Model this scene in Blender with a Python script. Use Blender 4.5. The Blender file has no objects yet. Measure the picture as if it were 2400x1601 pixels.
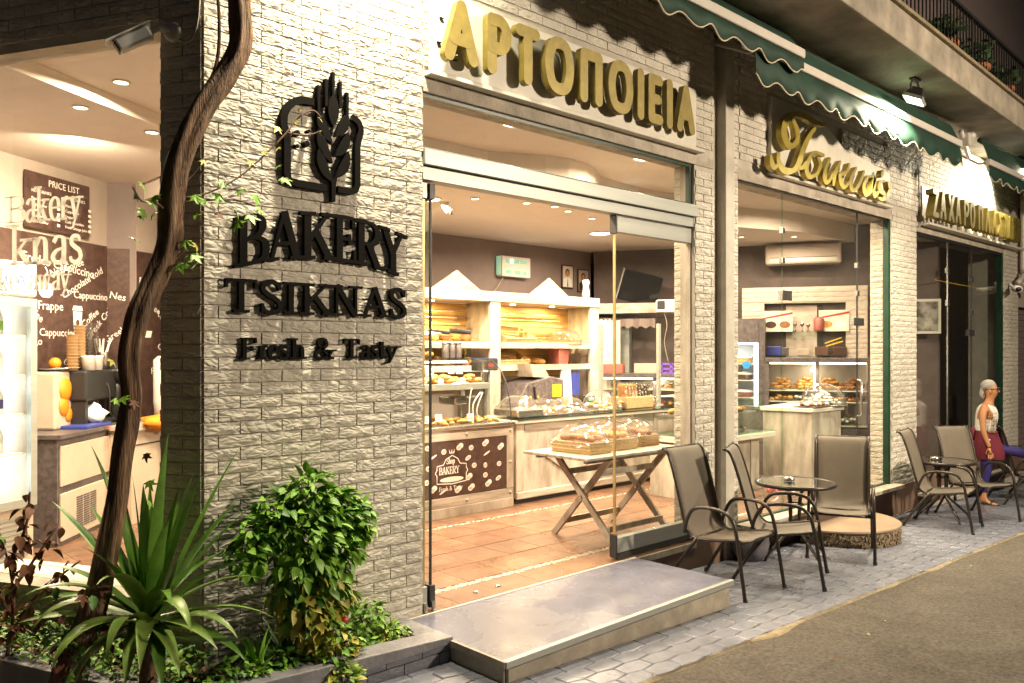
import bpy, math, random
from mathutils import Matrix, Vector, noise
from math import sin, cos, pi, radians as R, atan2, sqrt, hypot
rnd = random.Random(7)
S = bpy.context.scene
COL = S.collection

# ------------------------------------------------------------------ camera
cam_d = bpy.data.cameras.new("camera"); cam = bpy.data.objects.new("camera", cam_d); COL.objects.link(cam)
cam.location = (0, -4.105, 1.64)
cam.rotation_euler = (R(90), 0, R(46.9 - 90))
cam_d.sensor_width = 36; cam_d.lens = 28.785; cam_d.shift_y = 0.0094
cam_d.clip_start = .05; cam_d.clip_end = 300
S.camera = cam
# ------------------------------------------------------------------ night sky, a trace of moonlight
w = bpy.data.worlds.new("World"); S.world = w; w.use_nodes = True
nt = w.node_tree; bg = nt.nodes["Background"]
sky = nt.nodes.new("ShaderNodeTexSky"); sky.sky_type = 'NISHITA'; sky.sun_disc = False
sky.sun_elevation = R(-3.0); sky.sun_rotation = R(200)
nt.links.new(sky.outputs[0], bg.inputs[0]); bg.inputs[1].default_value = 0.15
sun_d = bpy.data.lights.new("moonlight", 'SUN'); sun_d.energy = 0.03; sun_d.angle = R(1); sun_d.color = (.8, .88, 1)
sun = bpy.data.objects.new("moonlight", sun_d); COL.objects.link(sun); sun.rotation_euler = (R(50), 0, R(20))
S.view_settings.view_transform = 'Standard'; S.view_settings.look = 'None'
S.view_settings.exposure = 0.3; S.view_settings.gamma = 1; S.view_settings.use_curve_mapping = False
S.render.engine = 'CYCLES'
cy = S.cycles
cy.use_denoising = True; cy.max_bounces = 7; cy.diffuse_bounces = 4; cy.glossy_bounces = 3; cy.transmission_bounces = 4
cy.transparent_max_bounces = 40; cy.sample_clamp_indirect = 4; cy.caustics_reflective = False; cy.caustics_refractive = False

WARM = (1, .78, .53); FLOOD = (1, .88, .62)
def lamp(name, loc, energy, color=WARM, size=.2, size_y=None, target=None, spread=180, parent=None):
    d = bpy.data.lights.new(name, 'AREA'); d.energy = energy; d.color = color; d.size = size
    if size_y: d.shape = 'RECTANGLE'; d.size_y = size_y
    else: d.shape = 'DISK'
    d.spread = R(spread)
    o = bpy.data.objects.new(name, d); COL.objects.link(o); o.location = loc
    if parent: o.parent = parent
    if target is not None:
        v = Vector(target) - Vector(loc)
        o.rotation_euler = v.to_track_quat('-Z', 'Y').to_euler()
    return o

# ------------------------------------------------------------------ materials
MATS = {}
def mat(name, col, rough=.55, metal=0, var=.12, vs=6, bump=0, bs=60, emit=0, emcol=None, spec=None, stretch=(1, 1, 1), alpha=None, coat=0, var2=None, world=True, trans=0, det=6, ramp=(.35, .68), mottle=0, ms=1.6):
    if name in MATS: return MATS[name]
    m = bpy.data.materials.new(name); m.use_nodes = True; MATS[name] = m
    n = m.node_tree.nodes; l = m.node_tree.links; b = n["Principled BSDF"]
    b.inputs["Roughness"].default_value = rough; b.inputs["Metallic"].default_value = metal
    if spec is not None: b.inputs["Specular IOR Level"].default_value = spec
    if coat: b.inputs["Coat Weight"].default_value = coat; b.inputs["Coat Roughness"].default_value = .15
    if trans: b.inputs["Transmission Weight"].default_value = trans
    g = n.new("ShaderNodeNewGeometry"); oi = n.new("ShaderNodeObjectInfo")
    mp = n.new("ShaderNodeVectorMath"); mp.operation = 'MULTIPLY_ADD'; mp.inputs[1].default_value = stretch
    l.new(g.outputs["Position"], mp.inputs[0])
    rv = n.new("ShaderNodeVectorMath"); rv.operation = 'SCALE'; rv.inputs[0].default_value = (37, 53, 71); l.new(oi.outputs["Random"], rv.inputs["Scale"]); l.new(rv.outputs[0], mp.inputs[2])
    c = Vector(col[:3])
    c2 = Vector(var2) if var2 else c * (1 - var * 2)
    if var or var2:
        t = n.new("ShaderNodeTexNoise"); t.inputs["Scale"].default_value = vs; t.inputs["Detail"].default_value = det; t.inputs["Roughness"].default_value = .62 if det == 6 else .78
        l.new(mp.outputs[0], t.inputs["Vector"])
        r = n.new("ShaderNodeValToRGB"); r.color_ramp.elements[0].position = ramp[0]; r.color_ramp.elements[1].position = ramp[1]
        r.color_ramp.elements[0].color = (*c2, 1); r.color_ramp.elements[1].color = (*c, 1)
        l.new(t.outputs["Fac"], r.inputs[0]); last = r.outputs[0]
        if mottle:   # large uneven stains in world space
            t3 = n.new("ShaderNodeTexNoise"); t3.inputs["Scale"].default_value = ms; t3.inputs["Detail"].default_value = 8; t3.inputs["Roughness"].default_value = .7; t3.inputs["Distortion"].default_value = .6
            l.new(g.outputs["Position"], t3.inputs["Vector"])
            r3 = n.new("ShaderNodeMapRange"); r3.inputs[1].default_value = .38; r3.inputs[2].default_value = .62; r3.inputs[3].default_value = 1 - mottle; r3.inputs[4].default_value = 1 + mottle * .35
            l.new(t3.outputs["Fac"], r3.inputs[0]); vm = n.new("ShaderNodeVectorMath"); vm.operation = 'SCALE'; l.new(last, vm.inputs[0]); l.new(r3.outputs[0], vm.inputs["Scale"]); last = vm.outputs[0]
            mr = n.new("ShaderNodeMapRange"); mr.inputs[1].default_value = .35; mr.inputs[2].default_value = .65; mr.inputs[3].default_value = min(1, rough + .14); mr.inputs[4].default_value = max(.05, rough - .06); l.new(t3.outputs["Fac"], mr.inputs[0]); l.new(mr.outputs[0], b.inputs["Roughness"])
        l.new(last, b.inputs["Base Color"])
    else: b.inputs["Base Color"].default_value = (*c, 1)
    if bump:
        t2 = n.new("ShaderNodeTexNoise"); t2.inputs["Scale"].default_value = bs; t2.inputs["Detail"].default_value = 5
        l.new(mp.outputs[0], t2.inputs["Vector"])
        bp = n.new("ShaderNodeBump"); bp.inputs["Strength"].default_value = bump; bp.inputs["Distance"].default_value = .01
        l.new(t2.outputs["Fac"], bp.inputs["Height"]); l.new(bp.outputs[0], b.inputs["Normal"])
    if emit:
        b.inputs["Emission Color"].default_value = (*(emcol or col)[:3], 1); b.inputs["Emission Strength"].default_value = emit
    return m

def glass(name, tint=(1, 1, 1), refl=1.0, rough=0.0, haze=0.0):
    if name in MATS: return MATS[name]
    m = bpy.data.materials.new(name); m.use_nodes = True; MATS[name] = m
    n = m.node_tree.nodes; l = m.node_tree.links; n.clear()
    out = n.new("ShaderNodeOutputMaterial"); mx = n.new("ShaderNodeMixShader"); tr = n.new("ShaderNodeBsdfTransparent"); gl = n.new("ShaderNodeBsdfGlossy")
    tr.inputs[0].default_value = (*tint, 1); gl.inputs["Roughness"].default_value = rough
    fr = n.new("ShaderNodeFresnel"); gb = n.new("ShaderNodeNewGeometry"); io = n.new("ShaderNodeMath"); io.operation = 'MULTIPLY_ADD'; io.inputs[1].default_value = 1 / 1.5 - 1.5; io.inputs[2].default_value = 1.5
    l.new(gb.outputs['Backfacing'], io.inputs[0]); l.new(io.outputs[0], fr.inputs[0])   # same reflectance on both faces of a pane
    mu = n.new("ShaderNodeMath"); mu.operation = 'MULTIPLY'; mu.inputs[1].default_value = refl
    l.new(fr.outputs[0], mu.inputs[0]); l.new(mu.outputs[0], mx.inputs[0]); l.new(tr.outputs[0], mx.inputs[1]); l.new(gl.outputs[0], mx.inputs[2])
    last = mx
    if haze:   # dust and water marks on the pane
        df = n.new("ShaderNodeBsdfDiffuse"); df.inputs[0].default_value = (.8, .75, .7, 1)
        m2 = n.new("ShaderNodeMixShader"); g = n.new("ShaderNodeNewGeometry")
        mp = n.new("ShaderNodeVectorMath"); mp.operation = 'MULTIPLY'; mp.inputs[1].default_value = (1, 1, .35); l.new(g.outputs["Position"], mp.inputs[0])
        t = n.new("ShaderNodeTexNoise"); t.inputs["Scale"].default_value = 55; t.inputs["Detail"].default_value = 4; l.new(mp.outputs[0], t.inputs["Vector"])
        r = n.new("ShaderNodeMapRange"); r.inputs[1].default_value = .62; r.inputs[2].default_value = .8; r.inputs[3].default_value = haze * .25; r.inputs[4].default_value = haze * 3
        l.new(t.outputs["Fac"], r.inputs[0]); l.new(r.outputs[0], m2.inputs[0]); l.new(mx.outputs[0], m2.inputs[1]); l.new(df.outputs[0], m2.inputs[2]); last = m2
    l.new(last.outputs[0], out.inputs[0])
    return m

def film(name):
    m = bpy.data.materials.new(name); m.use_nodes = True; MATS[name] = m; n = m.node_tree.nodes; l = m.node_tree.links; n.clear()
    out = n.new("ShaderNodeOutputMaterial"); mx = n.new("ShaderNodeMixShader"); d = n.new("ShaderNodeBsdfDiffuse"); tr = n.new("ShaderNodeBsdfTranslucent")
    d.inputs[0].default_value = (.9, .9, .86, 1); tr.inputs[0].default_value = (.97, .97, .93, 1); mx.inputs[0].default_value = .8
    l.new(d.outputs[0], mx.inputs[1]); l.new(tr.outputs[0], mx.inputs[2]); l.new(mx.outputs[0], out.inputs[0]); return m

def brick_mat(name, col, strength=1.0, scale=1.0, dist=.012, rough=.6):
    """painted rock-face cladding: rumpled diagonal creases"""
    m = mat(name, col, rough, var=.07, vs=5, mottle=.16, ms=1.3)
    n = m.node_tree.nodes; l = m.node_tree.links; b = n["Principled BSDF"]
    src = [x for x in n if x.bl_idname == "ShaderNodeVectorMath" and x.operation == 'MULTIPLY_ADD'][0]
    mp = n.new("ShaderNodeVectorMath"); mp.operation = 'MULTIPLY'; mp.inputs[1].default_value = (1.0, 1.0, 2.3); l.new(src.outputs[0], mp.inputs[0])
    wv = n.new("ShaderNodeTexNoise"); wv.inputs["Scale"].default_value = 9 * scale; l.new(mp.outputs[0], wv.inputs["Vector"])
    ad = n.new("ShaderNodeVectorMath"); ad.operation = 'MULTIPLY_ADD'; ad.inputs[1].default_value = (.09, .09, .09); l.new(wv.outputs["Color"], ad.inputs[0]); l.new(mp.outputs[0], ad.inputs[2])
    t = n.new("ShaderNodeTexNoise"); t.noise_type = 'RIDGED_MULTIFRACTAL'; t.inputs["Scale"].default_value = 15 * scale; t.inputs["Detail"].default_value = 3.0
    t.inputs["Roughness"].default_value = .55
    l.new(ad.outputs[0], t.inputs["Vector"])
    vo = n.new("ShaderNodeTexVoronoi"); vo.feature = 'DISTANCE_TO_EDGE'; vo.inputs["Scale"].default_value = 26 * scale; l.new(ad.outputs[0], vo.inputs["Vector"])
    mi = n.new("ShaderNodeMath"); mi.operation = 'MULTIPLY_ADD'; mi.inputs[1].default_value = .9; l.new(vo.outputs["Distance"], mi.inputs[0]); l.new(t.outputs["Fac"], mi.inputs[2])
    bp = n.new("ShaderNodeBump"); bp.inputs["Strength"].default_value = strength; bp.inputs["Distance"].default_value = dist
    l.new(mi.outputs[0], bp.inputs["Height"]); l.new(bp.outputs[0], b.inputs["Normal"])
    return m

M = dict(
 brick=brick_mat("cream_painted_brick", (.60, .555, .47), .62, scale=.72, dist=.019),
 brick_in=brick_mat("cream_painted_brick_indoors", (.60, .50, .42), .35),
 mortar=mat("painted_mortar", (.52, .475, .40), .8, bump=.3),
 greybrick=brick_mat("grey_blue_painted_brick", (.15, .15, .175), .45, rough=.5),
 greycap=mat("grey_painted_cap", (.24, .235, .25), .5, bump=.5, bs=40, var=.2),
 plaster=mat("rough_cream_plaster", (.50, .44, .36), .8, bump=.5, bs=70, var=.2),
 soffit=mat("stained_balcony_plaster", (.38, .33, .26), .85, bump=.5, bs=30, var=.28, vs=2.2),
 lit_plaster=mat("light_painted_plaster", (.62, .56, .46), .8, bump=.4, bs=50, var=.12),  # cream plaster lightened; light on the soffit is put in the colour
 smooth=mat("smooth_cream_paint", (.56, .52, .44), .5, bump=.15, bs=25, var=.12),
 black=mat("black_letter_plastic", (.006, .005, .004), .7, var=.1, spec=.08),
 gold=mat("gold_painted_metal", (.24, .185, .04), .45, .35, var=.15, vs=12),
 gold_lit=mat("glow_painted_gold", (.46, .36, .07), .35, .45, var=.12, vs=10),  # brighter copy of gold; the script sign's glow is put in the colour
 goldside=mat("gold_sheet", (.5, .4, .09), .3, .9, var=.1),
 panel=mat("cream_sign_board", (.68, .64, .54), .4, var=.1, vs=3),
 alu=mat("brushed_aluminium", (.36, .37, .34), .45, .35, var=.08, vs=3, stretch=(.3, .3, 6)),
 steel=mat("stainless_steel", (.6, .58, .54), .25, .95, var=.1),
 brass=mat("brass_edge", (.42, .31, .12), .4, .5),
 dark=mat("dark_rubber", (.02, .02, .02), .5),
 green=mat("dark_green_frame", (.008, .045, .024), .35, var=.2),
 glass=glass("window_glass", (.97, .985, .975), 1.0, haze=.018),
 glass2=glass("showcase_glass", (.97, .99, .975), .9),
 glassg=glass("green_tinted_glass", (.86, .95, .9), 1.0),
 clear=glass("clear_plastic", (.98, .97, .96), 2.6, .04, haze=.10),
 ceil=mat("interior_ceiling_paint", (.74, .66, .59), .75, var=.03),
 taupe=mat("taupe_wall_paint", (.20, .155, .145), .7, var=.06),
 beigew=mat("beige_wall_paint", (.42, .35, .30), .7, var=.04),
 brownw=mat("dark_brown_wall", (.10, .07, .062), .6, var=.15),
 tile=mat("terracotta_floor_tile", (.235, .13, .078), .3, mottle=.25, ms=2.5, var2=(.13, .068, .04), vs=4, bump=.12, bs=18, coat=.15),
 grout=mat("floor_grout", (.17, .10, .07), .8),
 pebble=mat("pebble_mosaic", (.66, .58, .46), .45, var2=(.20, .15, .10), vs=28, bump=.8, bs=60),
 wood=mat("whitewashed_wood", (.58, .52, .44), .55, var2=(.30, .26, .205), vs=7, bump=.25, bs=30, stretch=(1, 1, .3)),
 woodh=mat("whitewashed_wood_board", (.62, .56, .48), .55, var2=(.27, .235, .19), vs=6, bump=.25, bs=30, stretch=(.25, 1, 2)),
 rustic=mat("weathered_table_wood", (.46, .40, .32), .6, var2=(.25, .21, .165), vs=9, bump=.4, bs=50, stretch=(1, 1, .4)),
 pine=mat("yellow_pine_slats", (.62, .40, .14), .5, var=.14, vs=7, stretch=(.3, 1, 2)),
 print=mat("dark_brown_print", (.045, .022, .018), .45, var2=(.09, .05, .04), vs=16),
 film=film('white_window_film'),
 white=mat("white_print", (.82, .78, .72), .5, var=0),
 paper=mat("white_paper", (.8, .78, .74), .6, var=.05),
 wplastic=mat("white_plastic", (.75, .73, .69), .35, var=.03),
 wicker=mat("honey_wicker", (.68, .50, .24), .55, var2=(.36, .23, .09), vs=70, bump=1.0, bs=90, stretch=(1, 1, 2)),
 bread=mat("golden_pastry", (.62, .33, .08), .5, var2=(.34, .13, .03), vs=26, bump=.5, bs=40),
 bread2=mat("brown_cookie", (.33, .14, .045), .6, var2=(.18, .06, .02), vs=30, bump=.6, bs=50),
 sugar=mat("icing_sugar_cookie", (.8, .77, .7), .7, bump=.4, bs=50, var=.06),
 choc=mat("chocolate", (.06, .025, .015), .35),
 asphalt=mat("warm_lit_asphalt", (.135, .113, .088), .9, var2=(.048, .04, .031), vs=38, bump=1.0, bs=110, det=12, ramp=(.40, .62), mottle=.18, ms=1.2),
 cement=mat("rough_cement_edge", (.27, .215, .13), .9, bump=.8, bs=60, var=.2, vs=14),
 paver=mat("painted_grey_paver", (.215, .225, .28), .27, mottle=.3, ms=1.4, var2=(.15, .155, .185), vs=9, bump=.3, bs=45),
 joint=mat("paver_joint", (.11, .105, .12), .7),
 plat=mat("grey_vinyl_platform", (.155, .16, .215), .24, mottle=.22, ms=2.2, var=.12, vs=3, bump=.08, bs=25),
 platside=mat("beige_platform_side", (.42, .37, .29), .6, mottle=.25, ms=4, var=.16, vs=6, bump=.2),
 stone=mat("stone_chip_cladding", (.36, .28, .17), .7, var2=(.10, .07, .04), vs=30, bump=1.0, bs=40),
 slabtop=mat("tan_stone_top", (.25, .175, .115), .5, var=.14, vs=4),
 sling=mat("taupe_sling_fabric", (.145, .118, .088), .7, var=.08, bump=.3, bs=300),
 frame=mat("dark_bronze_tube", (.055, .045, .038), .35, .6),
 tabletop=glass("pebbled_table_glass", (.55, .58, .55), 2.2, .12),
 bark=mat("vine_bark", (.25, .145, .08), .85, var2=(.06, .032, .018), vs=16, bump=1.0, bs=55, stretch=(2.5, 2.5, .3)),
 yucca=mat("yucca_blade", (.13, .27, .025), .38, var2=(.06, .14, .02), vs=9, stretch=(1, 1, 1)),
 yucca2=mat("yucca_blade_pale", (.22, .33, .06), .42, var2=(.13, .21, .04), vs=9),
 leaf=mat("fresh_green_leaf", (.27, .49, .045), .5, var2=(.11, .27, .03), vs=5),
 leafd=mat("deep_green_leaf", (.09, .24, .03), .5, var=.2),
 leafy=mat("yellowing_leaf", (.48, .42, .05), .5, var2=(.28, .26, .04), vs=8),
 leafb=mat("dry_brown_leaf", (.20, .075, .03), .7, var=.25),
 vleaf=mat("vine_leaf", (.20, .34, .02), .5, var2=(.08, .19, .02), vs=10),
 twig=mat("brown_twig", (.12, .06, .035), .8),
 soil=mat("planter_soil", (.05, .032, .02), .95, bump=1, bs=40, var=.3, vs=20),
 canvas=mat("green_awning_canvas", (.010, .052, .031), .75, var=.25, vs=4, bump=.1),
 trim=mat("cream_awning_cord", (.6, .52, .38), .6, var=.05),
 bar=mat("white_awning_bar", (.62, .58, .52), .35, var=.05),
 iron=mat("black_iron", (.012, .011, .011), .5),
 terracotta=mat("terracotta_pot", (.32, .12, .055), .7, var=.15),
 cable=mat("cream_cable", (.4, .36, .28), .5),
 screen=mat("switched_off_screen", (.01, .01, .012), .15),
 bulb=mat("lit_lamp_disc", (1, .8, .55), emit=9, var=0),
 bulbw=mat("lit_white_tube", (.95, .97, 1), emit=7, var=0),
 floodm=mat("lit_floodlight_glass", (1, 1, .9), emit=30, var=0),
 mirror=mat("mirror", (.5, .48, .44), .06, 1, var=0),
 marble=mat("dark_marble_laminate", (.05, .042, .045), .35, var2=(.13, .11, .11), vs=22),
 appl=mat("cream_appliance_panel", (.52, .42, .33), .4, var=.05),
 red=mat("red_plastic", (.45, .03, .02), .4), orange=mat("orange_skin", (.75, .25, .01), .5), orangec=mat("orange_cloth", (.8, .28, .015), .8),
 blue=mat("blue_plastic", (.04, .06, .3), .4), violet=mat("violet_plastic", (.18, .08, .5), .4), yellow=mat("yellow_label", (.8, .5, .02), .5),
 cup=mat("kraft_paper_cup", (.62, .45, .26), .6), skin=mat("tanned_skin", (.50, .23, .10), .55, var=.06),
 hair=mat("grey_hair", (.42, .38, .34), .6, var=.2, vs=60, stretch=(1, 1, .2)), maroon=mat("maroon_apron", (.16, .012, .03), .8),
 navy=mat("indigo_leggings", (.025, .015, .14), .7), tan=mat("tan_cloth", (.62, .45, .2), .8), pink=mat("pink_tray", (.45, .14, .11), .5),
)

# ------------------------------------------------------------------ mesh builder
class MB:
    def __init__(s, mat4=None): s.v = []; s.f = []; s.m = mat4
    def add(s, vs, fs):
        k = len(s.v)
        if s.m is not None: vs = [s.m @ Vector(v) for v in vs]
        s.v += [tuple(v) for v in vs]; s.f += [tuple(i + k for i in f) for f in fs]; return s
    def box(s, x0, x1, y0, y1, z0, z1):
        return s.add([(x0,y0,z0),(x1,y0,z0),(x1,y1,z0),(x0,y1,z0),(x0,y0,z1),(x1,y0,z1),(x1,y1,z1),(x0,y1,z1)],
            [(0,3,2,1),(4,5,6,7),(0,1,5,4),(1,2,6,5),(2,3,7,6),(3,0,4,7)])
    def obox(s, a, b, w, h, up=(0, 0, 1)):
        """a bar of section w x h from point a to point b"""
        a = Vector(a); b = Vector(b); d = (b - a).normalized(); u = Vector(up)
        if abs(d.dot(u)) > .98: u = Vector((0, 1, 0))
        r = d.cross(u).normalized(); u = r.cross(d)
        vs = [p + r * w * .5 * i + u * h * .5 * j for p in (a, b) for i, j in ((-1,-1),(1,-1),(1,1),(-1,1))]
        return s.add(vs, [(0,1,2,3),(7,6,5,4),(0,4,5,1),(1,5,6,2),(2,6,7,3),(3,7,4,0)])
    def tube(s, pts, r, n=8, smoothpath=0, cap=True):
        pts = [Vector(p) for p in pts]
        rs = list(r) if hasattr(r, '__len__') else [r] * len(pts)
        if smoothpath: pts, rs = catmull(pts, smoothpath, rs)
        k = len(s.v); vs = []; fs = []; u = None
        for i, p in enumerate(pts):
            d = (pts[min(i + 1, len(pts) - 1)] - pts[max(i - 1, 0)])
            d = d.normalized() if d.length > 1e-9 else Vector((0, 0, 1))
            if u is None: u = d.orthogonal().normalized()
            else:
                u = u - d * u.dot(d); u = u.normalized() if u.length > 1e-6 else d.orthogonal().normalized()
            v = d.cross(u)
            for j in range(n): a = 2 * pi * j / n; vs.append(p + (u * cos(a) + v * sin(a)) * rs[i])
        for i in range(len(pts) - 1):
            for j in range(n): fs.append((i*n+j, i*n+(j+1)%n, (i+1)*n+(j+1)%n, (i+1)*n+j))
        if cap: fs.append(tuple(range(n - 1, -1, -1))); fs.append(tuple((len(pts) - 1) * n + j for j in range(n)))
        return s.add(vs, fs)
    def lathe(s, prof, n=20, c=(0, 0, 0), sx=1, sy=1, a0=0, a1=2 * pi):
        full = abs(a1 - a0 - 2 * pi) < 1e-6; m = n if full else n + 1; vs = []; fs = []
        for r, z in prof:
            for j in range(m): a = a0 + (a1 - a0) * j / n; vs.append((c[0] + r * cos(a) * sx, c[1] + r * sin(a) * sy, c[2] + z))
        for i in range(len(prof) - 1):
            for j in range(n): fs.append((i*m+j, i*m+(j+1)%m, (i+1)*m+(j+1)%m, (i+1)*m+j))
        if full:
            if prof[0][0] > 1e-6: fs.append(tuple(range(m - 1, -1, -1)))
            if prof[-1][0] > 1e-6: fs.append(tuple((len(prof) - 1) * m + j for j in range(m)))
        return s.add(vs, fs)
    def prism(s, poly, a, b, axis='z'):
        """extrude a 2D polygon between a and b along an axis"""
        n = len(poly)
        mk = {'z': lambda p, t: (p[0], p[1], t), 'y': lambda p, t: (p[0], t, p[1]), 'x': lambda p, t: (t, p[0], p[1])}[axis]
        return s.add([mk(p, a) for p in poly] + [mk(p, b) for p in poly],
            [tuple(range(n - 1, -1, -1)), tuple(range(n, 2 * n))] + [(i, (i + 1) % n, (i + 1) % n + n, i + n) for i in range(n)])
    def ball(s, c, r, sx=1, sy=1, sz=1, n=10, m=6, jit=0):
        prof = []; vs = []; fs = []
        for i in range(m + 1):
            t = pi * i / m
            for j in range(n):
                a = 2 * pi * j / n; q = 1 + (rnd.uniform(-jit, jit) if jit else 0)
                vs.append((c[0] + r * sx * sin(t) * cos(a) * q, c[1] + r * sy * sin(t) * sin(a) * q, c[2] + r * sz * cos(t) * q))
        for i in range(m):
            for j in range(n): fs.append((i*n+j, (i+1)*n+j, (i+1)*n+(j+1)%n, i*n+(j+1)%n))
        return s.add(vs, fs)
def catmull(pts, k, rs=None):
    P = [Vector(p) for p in pts]; out = []; ro = []
    for i in range(len(P) - 1):
        p0 = P[max(i-1, 0)]; p1 = P[i]; p2 = P[i+1]; p3 = P[min(i+2, len(P)-1)]
        for j in range(k):
            t = j / k; out.append(.5 * ((2*p1) + (p2-p0)*t + (2*p0-5*p1+4*p2-p3)*t*t + (3*p1-p0-3*p2+p3)*t**3))
            if rs: ro.append(rs[i] * (1 - t) + rs[i+1] * t)
    out.append(P[-1])
    if rs: ro.append(rs[-1]); return out, ro
    return out
def mesh(mb, m, smooth=False, name="mesh"):
    me = bpy.data.meshes.new(name); me.from_pydata(mb.v, [], mb.f); me.update()
    if m: me.materials.append(M[m] if isinstance(m, str) else m)
    if smooth: me.polygons.foreach_set('use_smooth', [True] * len(me.polygons))
    return me
def part(name, mb, m, parent=None, smooth=False, bevel=0, label=None, kind=None, loc=None, rot=None):
    me = mb if isinstance(mb, bpy.types.Mesh) else mesh(mb, m, smooth, name)
    o = bpy.data.objects.new(name, me); COL.objects.link(o)
    if parent: o.parent = parent
    if loc: o.location = loc
    if rot: o.rotation_euler = rot
    if label: o["label"] = label
    if kind: o["kind"] = kind
    if bevel:
        b = o.modifiers.new("bevel", 'BEVEL'); b.width = bevel; b.segments = 2; b.limit_method = 'ANGLE'; b.angle_limit = R(40)
    return o
def thing(name, label, cat, loc=(0, 0, 0), rz=0, group=None):
    o = bpy.data.objects.new(name, None); COL.objects.link(o); o.empty_display_size = .1
    o.location = loc; o.rotation_euler = (0, 0, rz); o["label"] = label; o["category"] = cat
    if group: o["group"] = group
    return o
def single(name, label, cat, mb, m, loc=(0, 0, 0), rz=0, group=None, smooth=False, bevel=0):
    o = part(name, mb, m, None, smooth, bevel); o.location = loc; o.rotation_euler = (0, 0, rz)
    o["label"] = label; o["category"] = cat
    if group: o["group"] = group
    return o
def struct(name, mb, m, smooth=False, label=None):
    o = part(name, mb, m, None, smooth, kind="structure")
    if label: o["label"] = label
    return o
def clone(root, loc, rz, label, group=None):
    r = root.copy(); COL.objects.link(r); r.location = loc; r.rotation_euler = (0, 0, rz); r["label"] = label
    if group: r["group"] = group
    for ch in list(root.children):
        c = ch.copy(); COL.objects.link(c); c.parent = r
        for g in list(ch.children):
            d = g.copy(); COL.objects.link(d); d.parent = c
    return r
def G(x): return -.13 - .031 * (x - 2.92)      # the pavement falls gently to the right
U = (.469, -.883)
def WR(u, off, z=0): return (9.72 + .469 * u - .883 * off, 4.4 - .883 * u - .469 * off, z)  # along the slanting right wall of the shop
RW = R(-62); LWA = R(-61.7); MWA = R(35.6)
def text(s, size, m, parent, loc, rot=(R(90), 0, 0), name="lettering", ext=.0008, align='LEFT'):
    c = bpy.data.curves.new(name, 'FONT'); c.body = s; c.size = size; c.extrude = ext; c.align_x = align; c.resolution_u = 2
    tmp = bpy.data.objects.new(name, c); COL.objects.link(tmp); bpy.context.view_layer.update()
    me = bpy.data.meshes.new_from_object(tmp); bpy.data.objects.remove(tmp); bpy.data.curves.remove(c)
    me.materials.clear(); me.materials.append(M[m]); o = bpy.data.objects.new(name, me); COL.objects.link(o); o.parent = parent; o.location = loc; o.rotation_euler = rot
    return o

# ------------------------------------------------------------------ pen-drawn lettering (x right, y = z up)
def stroke(mb, pts, wf, y0, y1, warp=None, cap=False):
    P = [Vector((p[0], p[1])) for p in pts]; n = len(P); L = []; Rr = []
    for i in range(n):
        d = P[min(i+1, n-1)] - P[max(i-1, 0)]
        d = d.normalized() if d.length > 1e-9 else Vector((1, 0))
        w = wf(d, i / max(1, n - 1)) / 2; nn = Vector((-d.y, d.x))
        L.append(P[i] + nn * w); Rr.append(P[i] - nn * w)
    if cap:
        for end in (0, 1):
            p = P[0] if end == 0 else P[-1]; q = P[1] if end == 0 else P[-2]
            d = (p - q).normalized(); nn = Vector((-d.y, d.x)); w = wf(d, end) / 2; ls = []; rs = []
            for k in range(1, 5):
                a = pi / 2 * k / 4; e = .999 if k < 4 else 1
                ls.append(p + d * w * sin(a) + nn * w * (cos(a) * (1 if k < 4 else 0) + (.02 if k == 4 else 0)))
                rs.append(p + d * w * sin(a) - nn * w * (cos(a) * (1 if k < 4 else 0) + (.02 if k == 4 else 0)))
            if end == 1: L += ls; Rr += rs
            else: L = rs[::-1] + L; Rr = ls[::-1] + Rr
    W = warp or (lambda p: p); n = len(L)
    A = [W(p) for p in L]; B = [W(p) for p in Rr]
    vs = [(p[0], y0, p[1]) for p in A] + [(p[0], y0, p[1]) for p in B] + [(p[0], y1, p[1]) for p in A] + [(p[0], y1, p[1]) for p in B]
    fs = []
    for i in range(n - 1):
        fs += [(i, n+i, n+i+1, i+1), (2*n+i, 2*n+i+1, 3*n+i+1, 3*n+i), (i, i+1, 2*n+i+1, 2*n+i), (n+i, 3*n+i, 3*n+i+1, n+i+1)]
    fs += [(0, 2*n, 3*n, n), (n-1, 2*n-1, 4*n-1, 3*n-1)]
    mb.add(vs, fs)
TH, TN = .17, .08
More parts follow.
